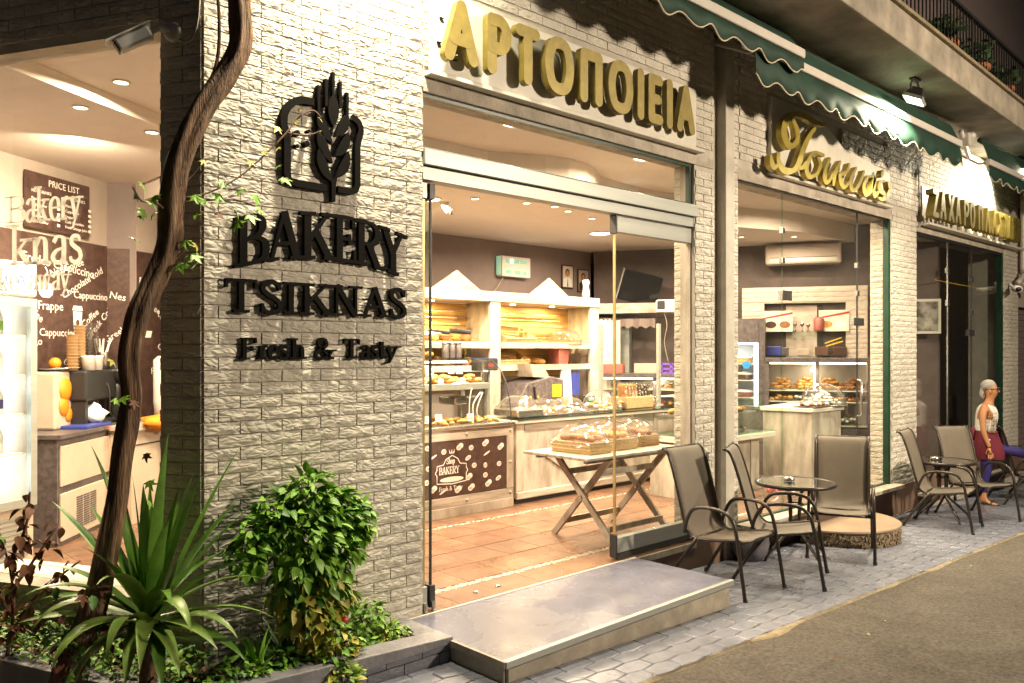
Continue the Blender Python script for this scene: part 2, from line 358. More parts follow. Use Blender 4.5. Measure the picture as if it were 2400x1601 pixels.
GL = {  # skeleton strokes: kind, points.  T thick, t thin, C contrast curve, M middling curve; serifs as (x, y)
 'B': (.70, [('T', (.16,0),(.16,1)), ('C', (.16,.97),(.42,.97),(.57,.85),(.57,.67),(.42,.54),(.16,.53)), ('C', (.16,.52),(.46,.52),(.64,.40),(.64,.15),(.46,.03),(.16,.03))], [(.13,0),(.13,1)]),
 'A': (.76, [('t', (.10,0),(.38,1)), ('T', (.37,1),(.66,0)), ('t', (.2,.34),(.56,.34))], [(.1,0),(.67,0)]),
 'K': (.78, [('T', (.16,0),(.16,1)), ('t', (.22,.42),(.62,1)), ('T', (.34,.58),(.66,0))], [(.16,0),(.16,1),(.62,1),(.68,0)]),
 'E': (.66, [('T', (.16,0),(.16,1)), ('t', (.05,.97),(.58,.97)), ('t', (.16,.5),(.46,.5)), ('t', (.05,.03),(.62,.03)), ('t', (.56,.98),(.56,.76)), ('t', (.45,.62),(.45,.38)), ('t', (.6,.02),(.6,.27))], []),
 'F': (.62, [('T', (.16,0),(.16,1)), ('t', (.05,.97),(.58,.97)), ('t', (.16,.5),(.44,.5)), ('t', (.56,.98),(.56,.74)), ('t', (.43,.62),(.43,.38))], [(.16,0)]),
 'R': (.76, [('T', (.16,0),(.16,1)), ('C', (.16,.97),(.44,.97),(.6,.86),(.6,.65),(.44,.5),(.16,.5)), ('T', (.36,.5),(.64,0))], [(.14,0),(.12,1),(.68,0)]),
 'Y': (.76, [('T', (.1,1),(.37,.44)), ('t', (.37,.44),(.64,1)), ('T', (.37,.48),(.37,0))], [(.1,1),(.64,1),(.37,0)]),
 'T': (.74, [('T', (.36,0),(.36,1)), ('t', (.03,.97),(.69,.97)), ('t', (.05,.99),(.05,.74)), ('t', (.67,.99),(.67,.74))], [(.36,0)]),
 'S': (.64, [('M', (.54,.78),(.46,.93),(.3,.99),(.14,.9),(.11,.72),(.24,.58),(.42,.46),(.55,.3),(.52,.1),(.34,.01),(.16,.07),(.1,.22)), ('t', (.55,.98),(.55,.72)), ('t', (.09,.02),(.09,.3))], []),
 'I': (.36, [('T', (.17,0),(.17,1))], [(.17,0),(.17,1)]),
 'N': (.78, [('t', (.13,0),(.13,1)), ('T', (.13,1),(.63,0)), ('t', (.64,0),(.64,1))], [(.13,0),(.1,1),(.64,1)]),
 'r': (.42, [('T', (.13,0),(.13,.64)), ('M', (.15,.42),(.24,.6),(.36,.62))], [(.13,0)]),
 'e': (.52, [('t', (.1,.36),(.47,.36)), ('C', (.46,.36),(.43,.56),(.28,.65),(.12,.53),(.09,.33),(.15,.1),(.31,.01),(.48,.14))], []),
 's': (.44, [('M', (.35,.52),(.28,.63),(.14,.62),(.1,.48),(.2,.38),(.33,.28),(.36,.12),(.24,.02),(.1,.06),(.07,.16))], []),
 'h': (.58, [('T', (.13,0),(.13,1)), ('C', (.15,.45),(.26,.63),(.4,.6),(.44,.42),(.44,0))], [(.13,0),(.44,0),(.09,1)]),
 'n': (.58, [('T', (.13,0),(.13,.65)), ('C', (.15,.45),(.26,.63),(.4,.6),(.44,.42),(.44,0))], [(.13,0),(.44,0),(.09,.65)]),
 'a': (.52, [('C', (.1,.5),(.2,.64),(.36,.61),(.4,.46),(.4,.05),(.5,.02)), ('C', (.4,.37),(.18,.31),(.08,.16),(.17,.02),(.3,.03),(.4,.15))], []),
 't': (.40, [('C', (.19,.88),(.19,.3),(.2,.08),(.29,.01),(.38,.08)), ('t', (.03,.62),(.37,.62))], []),
 'y': (.54, [('T', (.1,.64),(.27,.04)), ('t', (.47,.64),(.27,.04),(.16,-.22),(.03,-.24))], [(.1,.64),(.46,.64)]),
 'k': (.58, [('T', (.13,0),(.13,1)), ('t', (.16,.26),(.44,.63)), ('T', (.24,.38),(.47,0))], [(.13,0),(.09,1),(.5,0),(.44,.64)]),
 'w': (.80, [('T', (.08,.64),(.24,0)), ('t', (.24,0),(.39,.6)), ('T', (.38,.62),(.54,0)), ('t', (.54,0),(.7,.64))], [(.07,.64),(.7,.64)]),
 'o': (.54, [('C', (.26,.65),(.12,.56),(.08,.33),(.12,.1),(.27,.01),(.42,.1),(.46,.33),(.42,.56),(.26,.65))], []),
 'p': (.56, [('T', (.13,-.3),(.13,.65)), ('C', (.15,.5),(.28,.64),(.44,.54),(.46,.32),(.42,.1),(.28,.01),(.15,.12))], [(.13,-.3)]),
 '&': (.80, [('M', (.68,.42),(.58,.2),(.4,.03),(.2,.02),(.09,.16),(.14,.34),(.34,.52),(.47,.7),(.42,.92),(.28,.97),(.18,.84),(.24,.62),(.46,.28),(.62,.06),(.74,.03))], [(.66,.45)]),
 ' ': (.35, [], []),
}
def glyph(mb, ch, x0, x1, z0, h, y0, y1, warp=None, bold=1.0, th=1.0):
    """draw one serif glyph filling x0..x1, cap height h"""
    adv, st, sf = GL[ch]; sx = (x1 - x0) / adv; k = 0
    for s in st:
        kind = s[0]; p = [Vector((x0 + a * sx, z0 + b * h)) for a, b in s[1:]]
        if kind in 'CM': p = catmull([(q.x, q.y, 0) for q in p], 5); p = [Vector((q.x, q.y)) for q in p]
        elif len(p) == 2: p = [p[0].lerp(p[1], t / 6) for t in range(7)]
        q = h * bold * th
        wf = {'T': lambda d, t: TH * q * (.6 + .4 * min(1, sx / h)), 't': lambda d, t: TN * q, 'C': lambda d, t: q * (TN + (TH - TN) * d.y ** 2), 'M': lambda d, t: q * (TN + (TH * .85 - TN) * (sin(pi * t) ** .6))}[kind]
        stroke(mb, p, wf, y0 - .00035 * k, y1, warp); k += 1
    for a, b in sf:
        c = (x0 + a * sx, z0 + b * h); w2 = .17 * sx * (.8 + .2 * bold); zz = c[1] + (TN * h * .45 if b <= 0 or b == -.3 else -TN * h * .45)
        stroke(mb, [Vector((c[0] - w2 + 2 * w2 * t / 3, zz)) for t in range(4)], lambda d, t: TN * h * bold, y0 - .00035 * k, y1, warp); k += 1
def word(mb, s, x0, z0, h, y0, y1, wd=.9, bold=1, warp=None):
    x = x0
    for ch in s:
        a = GL[ch][0] * h * wd; glyph(mb, ch, x, x + a, z0, h, y0, y1, warp, bold); x += a
    return x
RG = {  # rounded gold capitals, unit box
 'A': [((.08,.06),(.5,.95),(.92,.06)), ((.25,.36),(.75,.36))], 'P': [((.12,.05),(.12,.94)), ((.12,.93),(.6,.93),(.88,.8),(.88,.58),(.6,.44),(.12,.44))],
 'T': [((.05,.93),(.95,.93)), ((.5,.93),(.5,.05))], 'O': [((.5,.95),(.2,.86),(.07,.5),(.2,.14),(.5,.05),(.8,.14),(.93,.5),(.8,.86),(.5,.95))],
 'Π': [((.12,.05),(.12,.93),(.88,.93),(.88,.05))], 'I': [((.5,.05),(.5,.95))], 'E': [((.88,.93),(.14,.93),(.14,.06),(.9,.06)), ((.14,.5),(.72,.5))],
 'Z': [((.1,.93),(.88,.93),(.12,.06),(.92,.06))], 'X': [((.08,.95),(.92,.05)), ((.92,.95),(.08,.05))], 'Λ': [((.06,.05),(.5,.95),(.94,.05))],
 'Σ': [((.9,.93),(.12,.93),(.55,.5),(.12,.06),(.92,.06))], 'K': [((.14,.05),(.14,.95)), ((.85,.95),(.2,.48),(.88,.05))], 'H': [((.12,.05),(.12,.95)), ((.88,.05),(.88,.95)), ((.12,.5),(.88,.5))]}
def rglyph(mb, ch, x0, x1, z0, z1, w, y0, y1):
    for k, s in enumerate(RG[ch]):
        hx = w * .5
        P = [((x0 + hx) + a * (x1 - x0 - w), (z0 + hx) + b * (z1 - z0 - w)) for a, b in s]
        if ch == 'O':
            P = [(q.x, q.y) for q in catmull([(a, b, 0) for a, b in P[-3:-1] + P + P[1:3]], 6)][12:-12]
            stroke(mb, [Vector(q) for q in P], lambda d, t: w, y0 - .0004, y1); continue
        if ch in 'P' and len(s) > 3: P = [(q.x, q.y) for q in catmull([(a, b, 0) for a, b in P], 6)]
        elif len(P) > 2:   # mitred joints drawn as separate capped strokes
            for i in range(len(P) - 1): stroke(mb, [Vector(P[i]), Vector(P[i+1])], lambda d, t: w, y0 - .0004 * (k * 4 + i), y1, cap=True)
            continue
        stroke(mb, [Vector(q) for q in P], lambda d, t: w, y0 - .0004 * (k * 4), y1, cap=True)

# ------------------------------------------------------------------ brick facing
CH, BL, GAP = .067, .236, .0062
def brick_mesh(m, seed):
    r = random.Random(seed); mb = MB(); nx = 5
    vs = []
    for j in range(3):
        for i in range(nx + 1):
            e = (i in (0, nx)) or (j in (0, 2))
            vs.append((i / nx if e else i / nx + r.uniform(-.05, .05), -.009 - (r.uniform(-.0015, .002) if e else r.uniform(0, .006)), (j / 2 if j != 1 else r.uniform(.3, .7)) * (CH - GAP)))
    fs = [(j*(nx+1)+i, j*(nx+1)+i+1, (j+1)*(nx+1)+i+1, (j+1)*(nx+1)+i) for j in range(2) for i in range(nx)]
    ring = list(range(nx + 1)) + [2*(nx+1)-1, 3*(nx+1)-1] + [2*(nx+1)+i for i in range(nx-1, -1, -1)] + [nx + 1]
    k = len(vs)
    for q in ring: vs.append((vs[q][0], .004, vs[q][2]))
    for i in range(len(ring)): fs.append((ring[i], k + i, k + (i + 1) % len(ring), ring[(i + 1) % len(ring)]))
    mb.add(vs, fs); return mesh(mb, m, False, "brick")
BM = {}
def brick_wall(name, label, cat, loc, rz, regions, m='brick', thick=.2, zref=0, limit=300, order=None, back=True, parent=None, bl=BL):
    if m not in BM: BM[m] = [brick_mesh(m, i) for i in range(6)]
    root = parent or thing(name, label, cat, loc, rz)
    if back:
        mb = MB()
        for x0, x1, z0, z1 in regions: mb.box(x0, x1, 0, thick, z0, z1)
        part("mortar_backing", mb, 'mortar', root)
    cells = []
    for x0, x1, z0, z1 in regions:
        k = math.ceil((z0 - zref) / CH - 1e-6)
        while zref + k * CH + CH <= z1 + .012:
            x = math.floor(x0 / bl) * bl - (bl / 2 if k % 2 else 0)
            while x < x1:
                a, b = max(x, x0) + GAP * .5, min(x + bl, x1) - GAP * .5
                if b - a > .03: cells.append((a, b, zref + k * CH + GAP * .5))
                x += bl
            k += 1
    if order: cells.sort(key=order)
    for i, (a, b, z) in enumerate(cells[:limit]):
        o = part("brick", BM[m][rnd.randrange(6)], None, root); o.location = (a, rnd.uniform(-.001, .001), z); o.scale = (b - a, 1, 1)
    if cells[limit:]:
        mb = MB()
        for a, b, z in cells[limit:]:
            me = BM[m][rnd.randrange(6)]; mb.add([(a + v.co.x * (b - a), v.co.y, z + v.co.z) for v in me.vertices], [tuple(p.vertices) for p in me.polygons])
        part("brickwork", mb, m, root, kind="stuff")
    return root
# ================================================================== GROUND AND SHELL
def sloped(x0, x1, y0, y1, dz, n=24):
    mb = MB(); vs = []; fs = []
    for i in range(n + 1):
        x = x0 + (x1 - x0) * i / n
        for y in (y0, y1): vs.append((x, y, G(x) + dz))
    for i in range(n): fs.append((2*i, 2*i+2, 2*i+3, 2*i+1))
    return mb.add(vs, fs)
struct("ground", sloped(-60, 90, -60, 60, -.12), 'asphalt')
struct("road", sloped(-14, 40, -16, -1.392, 0), 'asphalt')
struct("pavement_bed", sloped(-14, 40, -1.44, .2, -.012, 60), 'joint')
mb = MB(); vs = []; fs = []; r2 = random.Random(3); n = 260          # ragged cement edge between pavers and asphalt
for i in range(n + 1):
    x = -6 + 30 * i / n; wd = max(-.022, -.03 + .26 * max(0, noise.noise(Vector((x * 1.1, 0, 0))) - .02) + .018 * noise.noise(Vector((x * 30, 7, 0)))) + .008 * noise.noise(Vector((x * 9, 4, 0)))
    vs += [(x, -1.36, G(x) - .002), (x, -1.372 + r2.uniform(-.004, .004), G(x) + .010), (x, -1.395 - wd, G(x) + .007), (x, -1.41 - wd * 1.1, G(x) - .004)]
for i in range(n):
    for j in range(3): fs.append((4*i+j, 4*i+j+1, 4*i+5+j, 4*i+4+j))
struct("cement_edge_strip", mb.add(vs, fs), 'cement', True)
# pavers: interlocking elongated hexagons, every one its own piece
PX_, PY_ = .236, .118
def paver_mesh(seed):
    r = random.Random(seed); g = .0017; hx, hy = PX_ / 2 - g, PY_ / 2 * 1.16 - g
    p = [(-hx, -hy*.74), (0-.012, -hy), (hx, -hy*.70), (hx, hy*.70), (.012, hy), (-hx, hy*.74)]
    mb = MB(); b = .006
    vs = [(x, y, -.02) for x, y in p] + [(x, y, -b * .6) for x, y in p] + [(x * (1 - b / hx), y * (1 - b / hy), r.uniform(0, .0025)) for x, y in p]
    fs = [(i, (i+1) % 6, (i+1) % 6 + 6, i + 6) for i in range(6)] + [(i + 6, (i+1) % 6 + 6, (i+1) % 6 + 12, i + 12) for i in range(6)] + [tuple(range(12, 18))]
    return mesh(mb.add(vs, fs), 'paver', False, "paver")
PM = [paver_mesh(i) for i in range(5)]
pav = thing("paver_field", "grey-blue painted interlocking pavers along the foot of the shopfront", "pavement"); pav["kind"] = "structure"
del pav["category"]
cells = []
j = 0; y = -1.30
while y < -.02:
    x = 1.2 + (PX_ / 2 if j % 2 else 0)
    while x < 16:
        inplat = 2.98 < x < 5.12 and y > -.86
        inlog = hypot(x - 8.35, y + .12) < .58
        inpl = x < 2.85 and y > -.42
        if not (inplat or inlog or inpl): cells.append((x, y))
        x += PX_
    y += PY_; j += 1
cells.sort(key=lambda c: hypot(c[0], c[1] + 4.1) if c[0] > 2.3 else 99)
rest = MB()
for i, (x, y) in enumerate(cells):
    me = PM[rnd.randrange(5)]; tilt = (rnd.uniform(-.008, .008), .031 + rnd.uniform(-.008, .008), 0)
    if i < 300:
        o = part("paver", me, None, pav); o.location = (x, y, G(x) + .004); o.rotation_euler = tilt
    else:
        mt = Matrix.Translation((x, y, G(x) + .004)) @ Matrix.Rotation(tilt[1], 4, 'Y')
        rest.add([mt @ v.co for v in me.vertices], [tuple(p.vertices) for p in me.polygons])
part("pavers", rest, 'paver', pav, kind="stuff")

# shop floor: bedding, terracotta tiles, two pebble borders
floor = MB().prism([(3.0, -.02), (15.4, -.02), (15.4, 7.5), (-1.6, 7.5), (-1.6, 5.5), (1.5, .1)], -.35, -.006)
fl = struct("shop_floor", floor, 'grout')
def tile_mesh(sx, sy):
    return mesh(MB().add([(-sx/2, -sy/2, -.01), (sx/2, -sy/2, -.01), (sx/2, sy/2, -.01), (-sx/2, sy/2, -.01), (-sx/2, -sy/2, 0), (sx/2, -sy/2, 0), (sx/2, sy/2, 0), (-sx/2, sy/2, 0)],
        [(4,5,6,7),(0,1,5,4),(1,2,6,5),(2,3,7,6),(3,0,4,7)]), 'tile', False, "tile")
rows = [(-.005, .285, .285)] + [(.36 + k * .375, .36 + k * .375 + .37, .37) for k in range(4)] + [(1.935, 2.30, .365)]
tiles = []
for a, b, h in rows:
    tm = tile_mesh(.37, b - a - .004)
    for k in range(34): tiles.append((3.20 + k * .374, (a + b) / 2, tm))
tiles.sort(key=lambda t: t[0]); 
for i, (x, y, tm) in enumerate(tiles[:300]):
    o = part("tile", tm, None, fl); o.location = (x, y, rnd.uniform(0, .0015))
tm = tile_mesh(.37, .37); mb = MB()
for i in range(-12, 34):
    for j in range(1, 16):
        x, y = 3.20 + i * .374, 2.30 + j * .374
        if x < 2.6 and y < 2.7: pass
        mb.add([(v.co.x + x, v.co.y + y, v.co.z) for v in tm.vertices], [tuple(p.vertices) for p in tm.polygons])
for i in range(-6, 0):
    for j in range(0, 7):
        x, y = 3.20 + i * .374, .2 + j * .374
        if (x - 1.692) * .88 + y * .474 > .35: mb.add([(v.co.x + x, v.co.y + y, v.co.z - .001) for v in tm.vertices], [tuple(p.vertices) for p in tm.polygons])
part("tiles", mb, 'tile', fl, kind="stuff")
for k, (a, b) in enumerate(((.288, .357), (1.86, 1.932))):
    part("pebble_bed", MB().box(3.05, 15, a, b, -.008, -.001), "grout", fl); mb = MB()
    for i in range(1500 if k == 0 else 700):
        x = 3.08 + i * (.0030 if k == 0 else .008) + rnd.uniform(-.004, .004); y = rnd.uniform(a + .006, b - .006); r = rnd.uniform(.008, .016)
        mb.ball((x, y, -.001), r, 1, rnd.uniform(.5, 1), .35, 5, 3)
    part("pebble_border", mb, 'pebble', fl, kind="stuff")

# interior walls
wt = .12
def wall(name, p, q, z0, z1, m, th=wt, side=1):
    p = Vector(p); q = Vector(q); d = (q - p).normalized(); nn = Vector((-d.y, d.x)) * side * th
    return struct(name, MB().prism([tuple(p), tuple(q), tuple(q + nn), tuple(p + nn)], z0, z1), m)
wall("wall_back", (3.2, 4.5), (9.76, 4.5), 0, 3.6, 'taupe')
wall("wall_right", (9.72, 4.4), (12.15, -.15 + .3), 0, 3.6, 'brownw')
wall("wall_far", (12.2, 3.2), (15.6, 3.2), 0, 3.6, mat('shade_painted_brown_wall', (.05, .034, .028), .7))  # darker copy of the brown wall; the room's gloom is in the colour
wall("wall_end", (15.3, .2), (15.3, 3.2), 0, 3.6, 'brownw', side=-1)
mwv = Vector((cos(MWA), sin(MWA)))
def MWP(u, off=0): return (2.42 + mwv.x * u + sin(MWA) * off, 4.58 + mwv.y * u - cos(MWA) * off)   # off: towards the room
wall("wall_menu", MWP(-3.5), MWP(.31), 0, 3.6, 'beigew')
wall("wall_menu_pier", MWP(.31), (2.90, 4.60), 0, 3.6, 'taupe')
wall("wall_menu_right", (2.90, 4.60), (3.9, 5.15), 0, 3.6, 'beigew')
wall("wall_left_end", (-1.2, 2.2), (-.4, 2.9), 0, 3.6, 'beigew')
wall("wall_partition", (3.45, 3.9), (3.45, 5.2), 0, 3.6, 'taupe', side=-1)
# ceilings
struct("ceiling", MB().prism([(1.75, .12), (15.4, .12), (15.4, 7), (-3, 7), (-1.2, 5.6)], 3.45, 3.6), 'ceil')
bul = [(4.9, 1.45), (5.15, 1.33), (5.4, 1.21), (5.65, 1.15), (5.9, 1.17), (6.15, 1.27), (6.4, 1.42), (6.6, 1.5), (7.2, 1.53)]
lowc = [(3.0, 1.47)] + bul + [(9.0, 1.5), (10.1, 1.14), (12.0, 1.1), (12.0, 5.5), (3.0, 5.5)]
struct("ceiling_lowered", MB().prism(lowc, 3.2, 3.449), 'ceil')
struct("ceiling_left_step", MB().prism([(.6, 1.23), (2.35, 2.32), (2.95, 2.7), (2.95, 5.5), (-1.5, 5.5)], 3.35, 3.448), 'ceil')
struct("roof_slab", MB().prism([(1.62, .2), (16, .2), (16, 7.5), (-4, 7.5), (-2, 6.2)], 4.1, 4.3), 'plaster')

# ================================================================== FACADE
hero = brick_wall("brick_wall", "bright floodlit cream brick wall carrying the black bakery lettering", "wall", (0, 0, 0), 0, [(1.693, 3.078, -.134, 4.49)], thick=.3, order=lambda c: abs(c[2] - 1.9))
brick_wall("brick_wall", "shaded cream brick wall around the left shop window, camera on its corner", "wall", (1.692, 0, 0), LWA, [(-.262, -.002, -.134, 4.49), (-3.2, -.262, 3.35, 4.49), (-3.2, -.262, -.2, .33)], thick=.09)
part("sill_ledge", MB().box(-3.2, -.264, -.04, .16, .33, .362), 'plaster', bpy.data.objects["brick_wall.001"])
part("window_soffit", MB().box(-3.2, -.264, .0, .14, 3.30, 3.349), 'lit_plaster', bpy.data.objects["brick_wall.001"])
brick_wall("lintel_wall", "brick wall strip above the open entrance, behind the long gold capitals", "wall", (0, 0, 0), 0, [(3.082, 6.30, 3.345, 3.405), (3.082, 6.30, 3.90, 4.49), (6.01, 6.30, 3.405, 3.90), (3.082, 3.12, 3.405, 3.90)], thick=.3)
part("lintel_band", MB().box(3.082, 6.30, -.006, .22, 3.26, 3.344), 'plaster', bpy.data.objects["lintel_wall"], bevel=.004)
brick_wall("brick_pillar", "narrow brick pillar between the entrance and the middle window, beside the smooth pilaster", "pillar", (0, 0, 0), 0, [(6.005, 6.305, -.26, 3.258)], thick=.06)
P1 = bpy.data.objects["brick_pillar"]
part("recess", MB().box(6.306, 6.433, .05, .2, -.3, 4.48), 'mortar', P1)
part("pilaster", MB().box(6.434, 6.575, -.045, .3, -.3, 4.48), 'smooth', P1, bevel=.006)
brick_wall("", "", "", 0, 0, [(6.576, 6.695, -.27, 4.49)], parent=P1, thick=.3)
mb = MB(); mb.box(6.004, 6.04, .063, .205, 0, 3.255); part("reveal", mb, 'mortar', P1)
for k in range(48):   # brick return inside the door reveal
    o = part("brick", BM['brick'][k % 6], None, P1); o.location = (6.003, .200, .004 + k * CH); o.rotation_euler = (0, 0, R(-90)); o.scale = (.125, 1, 1)
part("door_post", MB().box(5.985, 6.003, .03, .13, 0, 3.25), 'wood', P1)
brick_wall("lintel_wall", "brick wall above the middle window, behind the gold script sign", "wall", (0, 0, 0), 0, [(6.70, 10.9, 3.34, 3.40), (6.70, 7.22, 3.40, 4.49), (9.99, 10.9, 3.40, 4.49), (7.22, 9.99, 4.10, 4.49), (8.8, 9.99, 3.75, 4.10)], thick=.3)
L2 = bpy.data.objects["lintel_wall.001"]
part("lintel_band", MB().box(6.70, 10.115, -.006, .25, 3.235, 3.339), 'plaster', L2)
part("render_patch", MB().box(7.225, 9.985, .0, .02, 3.4, 4.10), 'plaster', L2)
brick_wall("brick_pillar", "brick pillar between the middle and the far window, right of the green glass edge", "pillar", (0, 0, 0), 0, [(10.12, 10.895, -.37, 3.34)], thick=.245)
P2 = bpy.data.objects["brick_pillar.001"]
for k in range(48):
    o = part("brick", BM['brick'][k % 6], None, P2); o.location = (10.113, .24, .004 + k * CH); o.rotation_euler = (0, 0, R(-90)); o.scale = (.17, 1, 1)
brick_wall("lintel_wall", "brick wall above the dark far window, behind the third sign", "wall", (0, 0, 0), 0, [(10.9, 15.1, 3.75, 4.49), (10.9, 11.03, 3.3, 3.75), (10.9, 15.1, 3.235, 3.30)], thick=.3)
part("lintel_band", MB().box(10.9, 14.7, -.007, .36, 3.17, 3.232), 'plaster', bpy.data.objects["lintel_wall.002"])
brick_wall("brick_pillar", "last brick pillar at the far end of the bakery front, beside the dark shutter", "pillar", (0, 0, 0), 0, [(14.37, 15.1, -.5, 3.74)], thick=.5)
# low base walls under the windows, with stone ledges
brick_wall("base_wall", "low brick base under the middle window, behind the round stone step", "wall", (0, 0, 0), 0, [(6.70, 10.11, -.38, -.01)], thick=.3)
part("ledge", MB().box(6.70, 10.2, -.14, .10, -.008, .035), 'rustic', bpy.data.objects["base_wall"], bevel=.004)
brick_wall("base_wall", "low brick base under the far window beside the standing woman", "wall", (0, 0, 0), 0, [(10.90, 14.37, -.52, -.21)], thick=.3)
part("ledge", MB().box(10.9, 14.4, -.12, .10, -.208, -.17), 'rustic', bpy.data.objects["base_wall.001"], bevel=.004)
part("concrete_foot", MB().box(8.9, 9.15, -.02, .0, -.36, -.01), 'plaster', bpy.data.objects["base_wall"])
brick_wall("base_wall", "short dark brick riser below the sliding pane, right of the platform step", "wall", (0, 0, 0), 0, [(5.18, 6.0, -.26, -.06)], thick=.3)
part("ledge", MB().box(5.19, 6.0, -.03, .1, -.058, -.008), 'rustic', bpy.data.objects["base_wall.002"])
# upper storey, balcony
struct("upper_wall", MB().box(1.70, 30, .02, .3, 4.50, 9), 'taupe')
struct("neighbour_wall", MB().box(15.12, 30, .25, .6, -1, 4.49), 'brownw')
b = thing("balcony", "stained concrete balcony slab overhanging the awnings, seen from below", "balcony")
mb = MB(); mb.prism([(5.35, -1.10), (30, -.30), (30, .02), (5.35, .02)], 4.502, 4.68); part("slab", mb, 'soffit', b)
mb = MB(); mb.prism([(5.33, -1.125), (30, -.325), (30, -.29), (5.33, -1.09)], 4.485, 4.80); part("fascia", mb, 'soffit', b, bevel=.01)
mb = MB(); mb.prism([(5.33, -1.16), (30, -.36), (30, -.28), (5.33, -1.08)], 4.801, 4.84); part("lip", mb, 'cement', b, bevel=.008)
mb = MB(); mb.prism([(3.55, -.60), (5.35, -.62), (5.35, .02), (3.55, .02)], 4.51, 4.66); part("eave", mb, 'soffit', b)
rl = thing("balcony_railing", "black iron balcony railing with closely set upright bars", "railing", (0, 0, 0))
yb = lambda x: -1.12 + .0324 * (x - 5.35) + .04
for i in range(150):
    x = 5.42 + i * .105; thick = i % 24 == 20
    part("bar", MB().box(x - (.022 if thick else .006), x + (.022 if thick else .006), yb(x) - .006, yb(x) + .006, 4.85, 5.36), 'iron', rl)
mb = MB(); mb.obox((5.4, yb(5.4), 5.38), (21, yb(21), 5.38), .05, .035); part("top_rail", mb, 'iron', rl, bevel=.005)
mb = MB(); mb.obox((5.4, yb(5.4), 4.89), (21, yb(21), 4.89), .02, .02); part("bottom_rail", mb, 'iron', rl)
# balcony flowerpots with plants
def leafblob(mb, c, r, n, size, sq=1.0):
    for _ in range(n):
        v = Vector((rnd.gauss(0, 1), rnd.gauss(0, 1), rnd.gauss(0, 1))).normalized() * r * rnd.uniform(.35, 1)
        p = Vector(c) + Vector((v.x, v.y, v.z * sq)); d = Vector((rnd.uniform(-1, 1), rnd.uniform(-1, 1), rnd.uniform(-.8, .4))).normalized(); sd = d.cross(Vector((rnd.random(), rnd.random(), 1))).normalized(); l = size * rnd.uniform(.6, 1.3)
        mb.add([p, p + d * l * .5 + sd * l * .3, p + d * l, p + d * l * .5 - sd * l * .3], [(0, 1, 2, 3)])
for i, (x, y, z, rr, hh, lab, pl) in enumerate(((7.9, -.80, 4.99, .14, .26, "terracotta pot hung high behind the railing, the one without a plant", 0), (9.57, -.77, 4.69, .16, .32, "terracotta pot on the balcony with a low bushy plant", 1), (10.64, -.74, 4.69, .18, .32, "larger terracotta pot on the balcony with drooping leaves", 2), (11.7, -.72, 4.69, .16, .30, "farthest terracotta pot on the balcony with spiky leaves", 1))):
    t = thing("flower_pot", lab, "flower pot", (x, y, z), 0, "terracotta pots on the balcony")
    part("pot", MB().lathe([(rr*.65, 0), (rr*.95, hh*.85), (rr*1.08, hh*.86), (rr*1.08, hh), (rr*.9, hh), (rr*.85, hh*.8), (0, hh*.8)], 20), 'terracotta', t, True)
    if pl:
        mb = MB(); leafblob(mb, (0, 0, hh + .15), .22 * pl ** .4, 180, .09, .7); part("foliage", mb, mat('dark_balcony_leaf', (.03, .07, .02), .6), t, kind="stuff")  # darker green than the other leaf materials
        part("stem", MB().tube([(0, 0, hh*.7), (.02, 0, hh + .2)], .012), 'twig', t)
    else: part("hanging_cord", MB().tube([(0, 0, hh), (.02, 0, hh + .7)], .006, 5), 'cable', t)

# ================================================================== ENTRANCE
t = thing("transom_window", "long glass transom over the entrance with aluminium beam beneath", "window")
part("pane", MB().box(3.09, 5.995, .034, .042, 2.915, 3.235), 'glass', t)
mb = MB(); mb.box(3.085, 6.0, .02, .06, 3.236, 3.258); mb.box(5.96, 5.985, .02, .06, 2.91, 3.235); part("frame", mb, 'green', t)
part("green_seal", MB().box(3.085, 6.0, .005, .06, 2.906, 2.918), 'green', t)
part("beam", MB().box(3.08, 6.04, -.02, .10, 2.803, 2.905), 'alu', t, bevel=.006)
part("track_cover", MB().box(3.08, 6.0, .0, .09, 2.712, 2.795), 'alu', t, bevel=.004)
part("track_gap", MB().box(3.08, 6.0, .01, .085, 2.7955, 2.8025), 'dark', t)
t = thing("sliding_glass_panel", "frameless sliding glass panel with brass edge, closed behind the nearest chair", "glass panel")
part("pane", MB().box(4.992, 5.975, .040, .050, .176, 2.575), 'glass', t)
part("top_rail", MB().box(4.985, 5.985, .015, .075, 2.575, 2.70), 'alu', t, bevel=.004)
part("bottom_rail", MB().box(4.985, 5.985, .015, .075, .055, .175), 'alu', t, bevel=.004)
part("bottom_seal", MB().box(4.985, 5.985, .012, .08, .012, .053), 'dark', t)
part("brass_edge", MB().box(4.981, 4.991, .034, .056, .176, 2.574), 'brass', t)
part("end_cap", MB().box(4.968, 4.984, .012, .08, .02, .2), 'dark', t, bevel=.003); part("end_cap", MB().box(4.968, 4.984, .012, .08, 2.56, 2.71), 'dark', t, bevel=.003)
for k, (x, lab, ed) in enumerate(((3.108, "folded glass door leaf with brass edge against the brick wall", 'brass'), (3.172, "folded glass door leaf with black edge, next to the brass one", 'dark'))):
    t = thing("folding_door_leaf", lab, "glass door", (x, 0, 0), 0, "folded door leaves")
    part("pane", MB().box(-.005, .005, .05, .85, .12, 2.62), 'glass', t)
    part("edge", MB().box(-.017 if k == 0 else -.005, .014 if k == 0 else .005, .035, .052, .10, 2.64), ed, t)
    part("top_clamp", MB().box(-.022, .022, .02, .85, 2.60, 2.70), 'alu' if k == 0 else 'dark', t, bevel=.003)
    part("bottom_clamp", MB().box(-.022, .022, .02, .85, .02, .16), 'alu' if k == 0 else 'dark', t, bevel=.003)
    part("pivot", MB().tube([(0, .01, .0), (0, .01, .06)], .014, 10), 'steel', t)
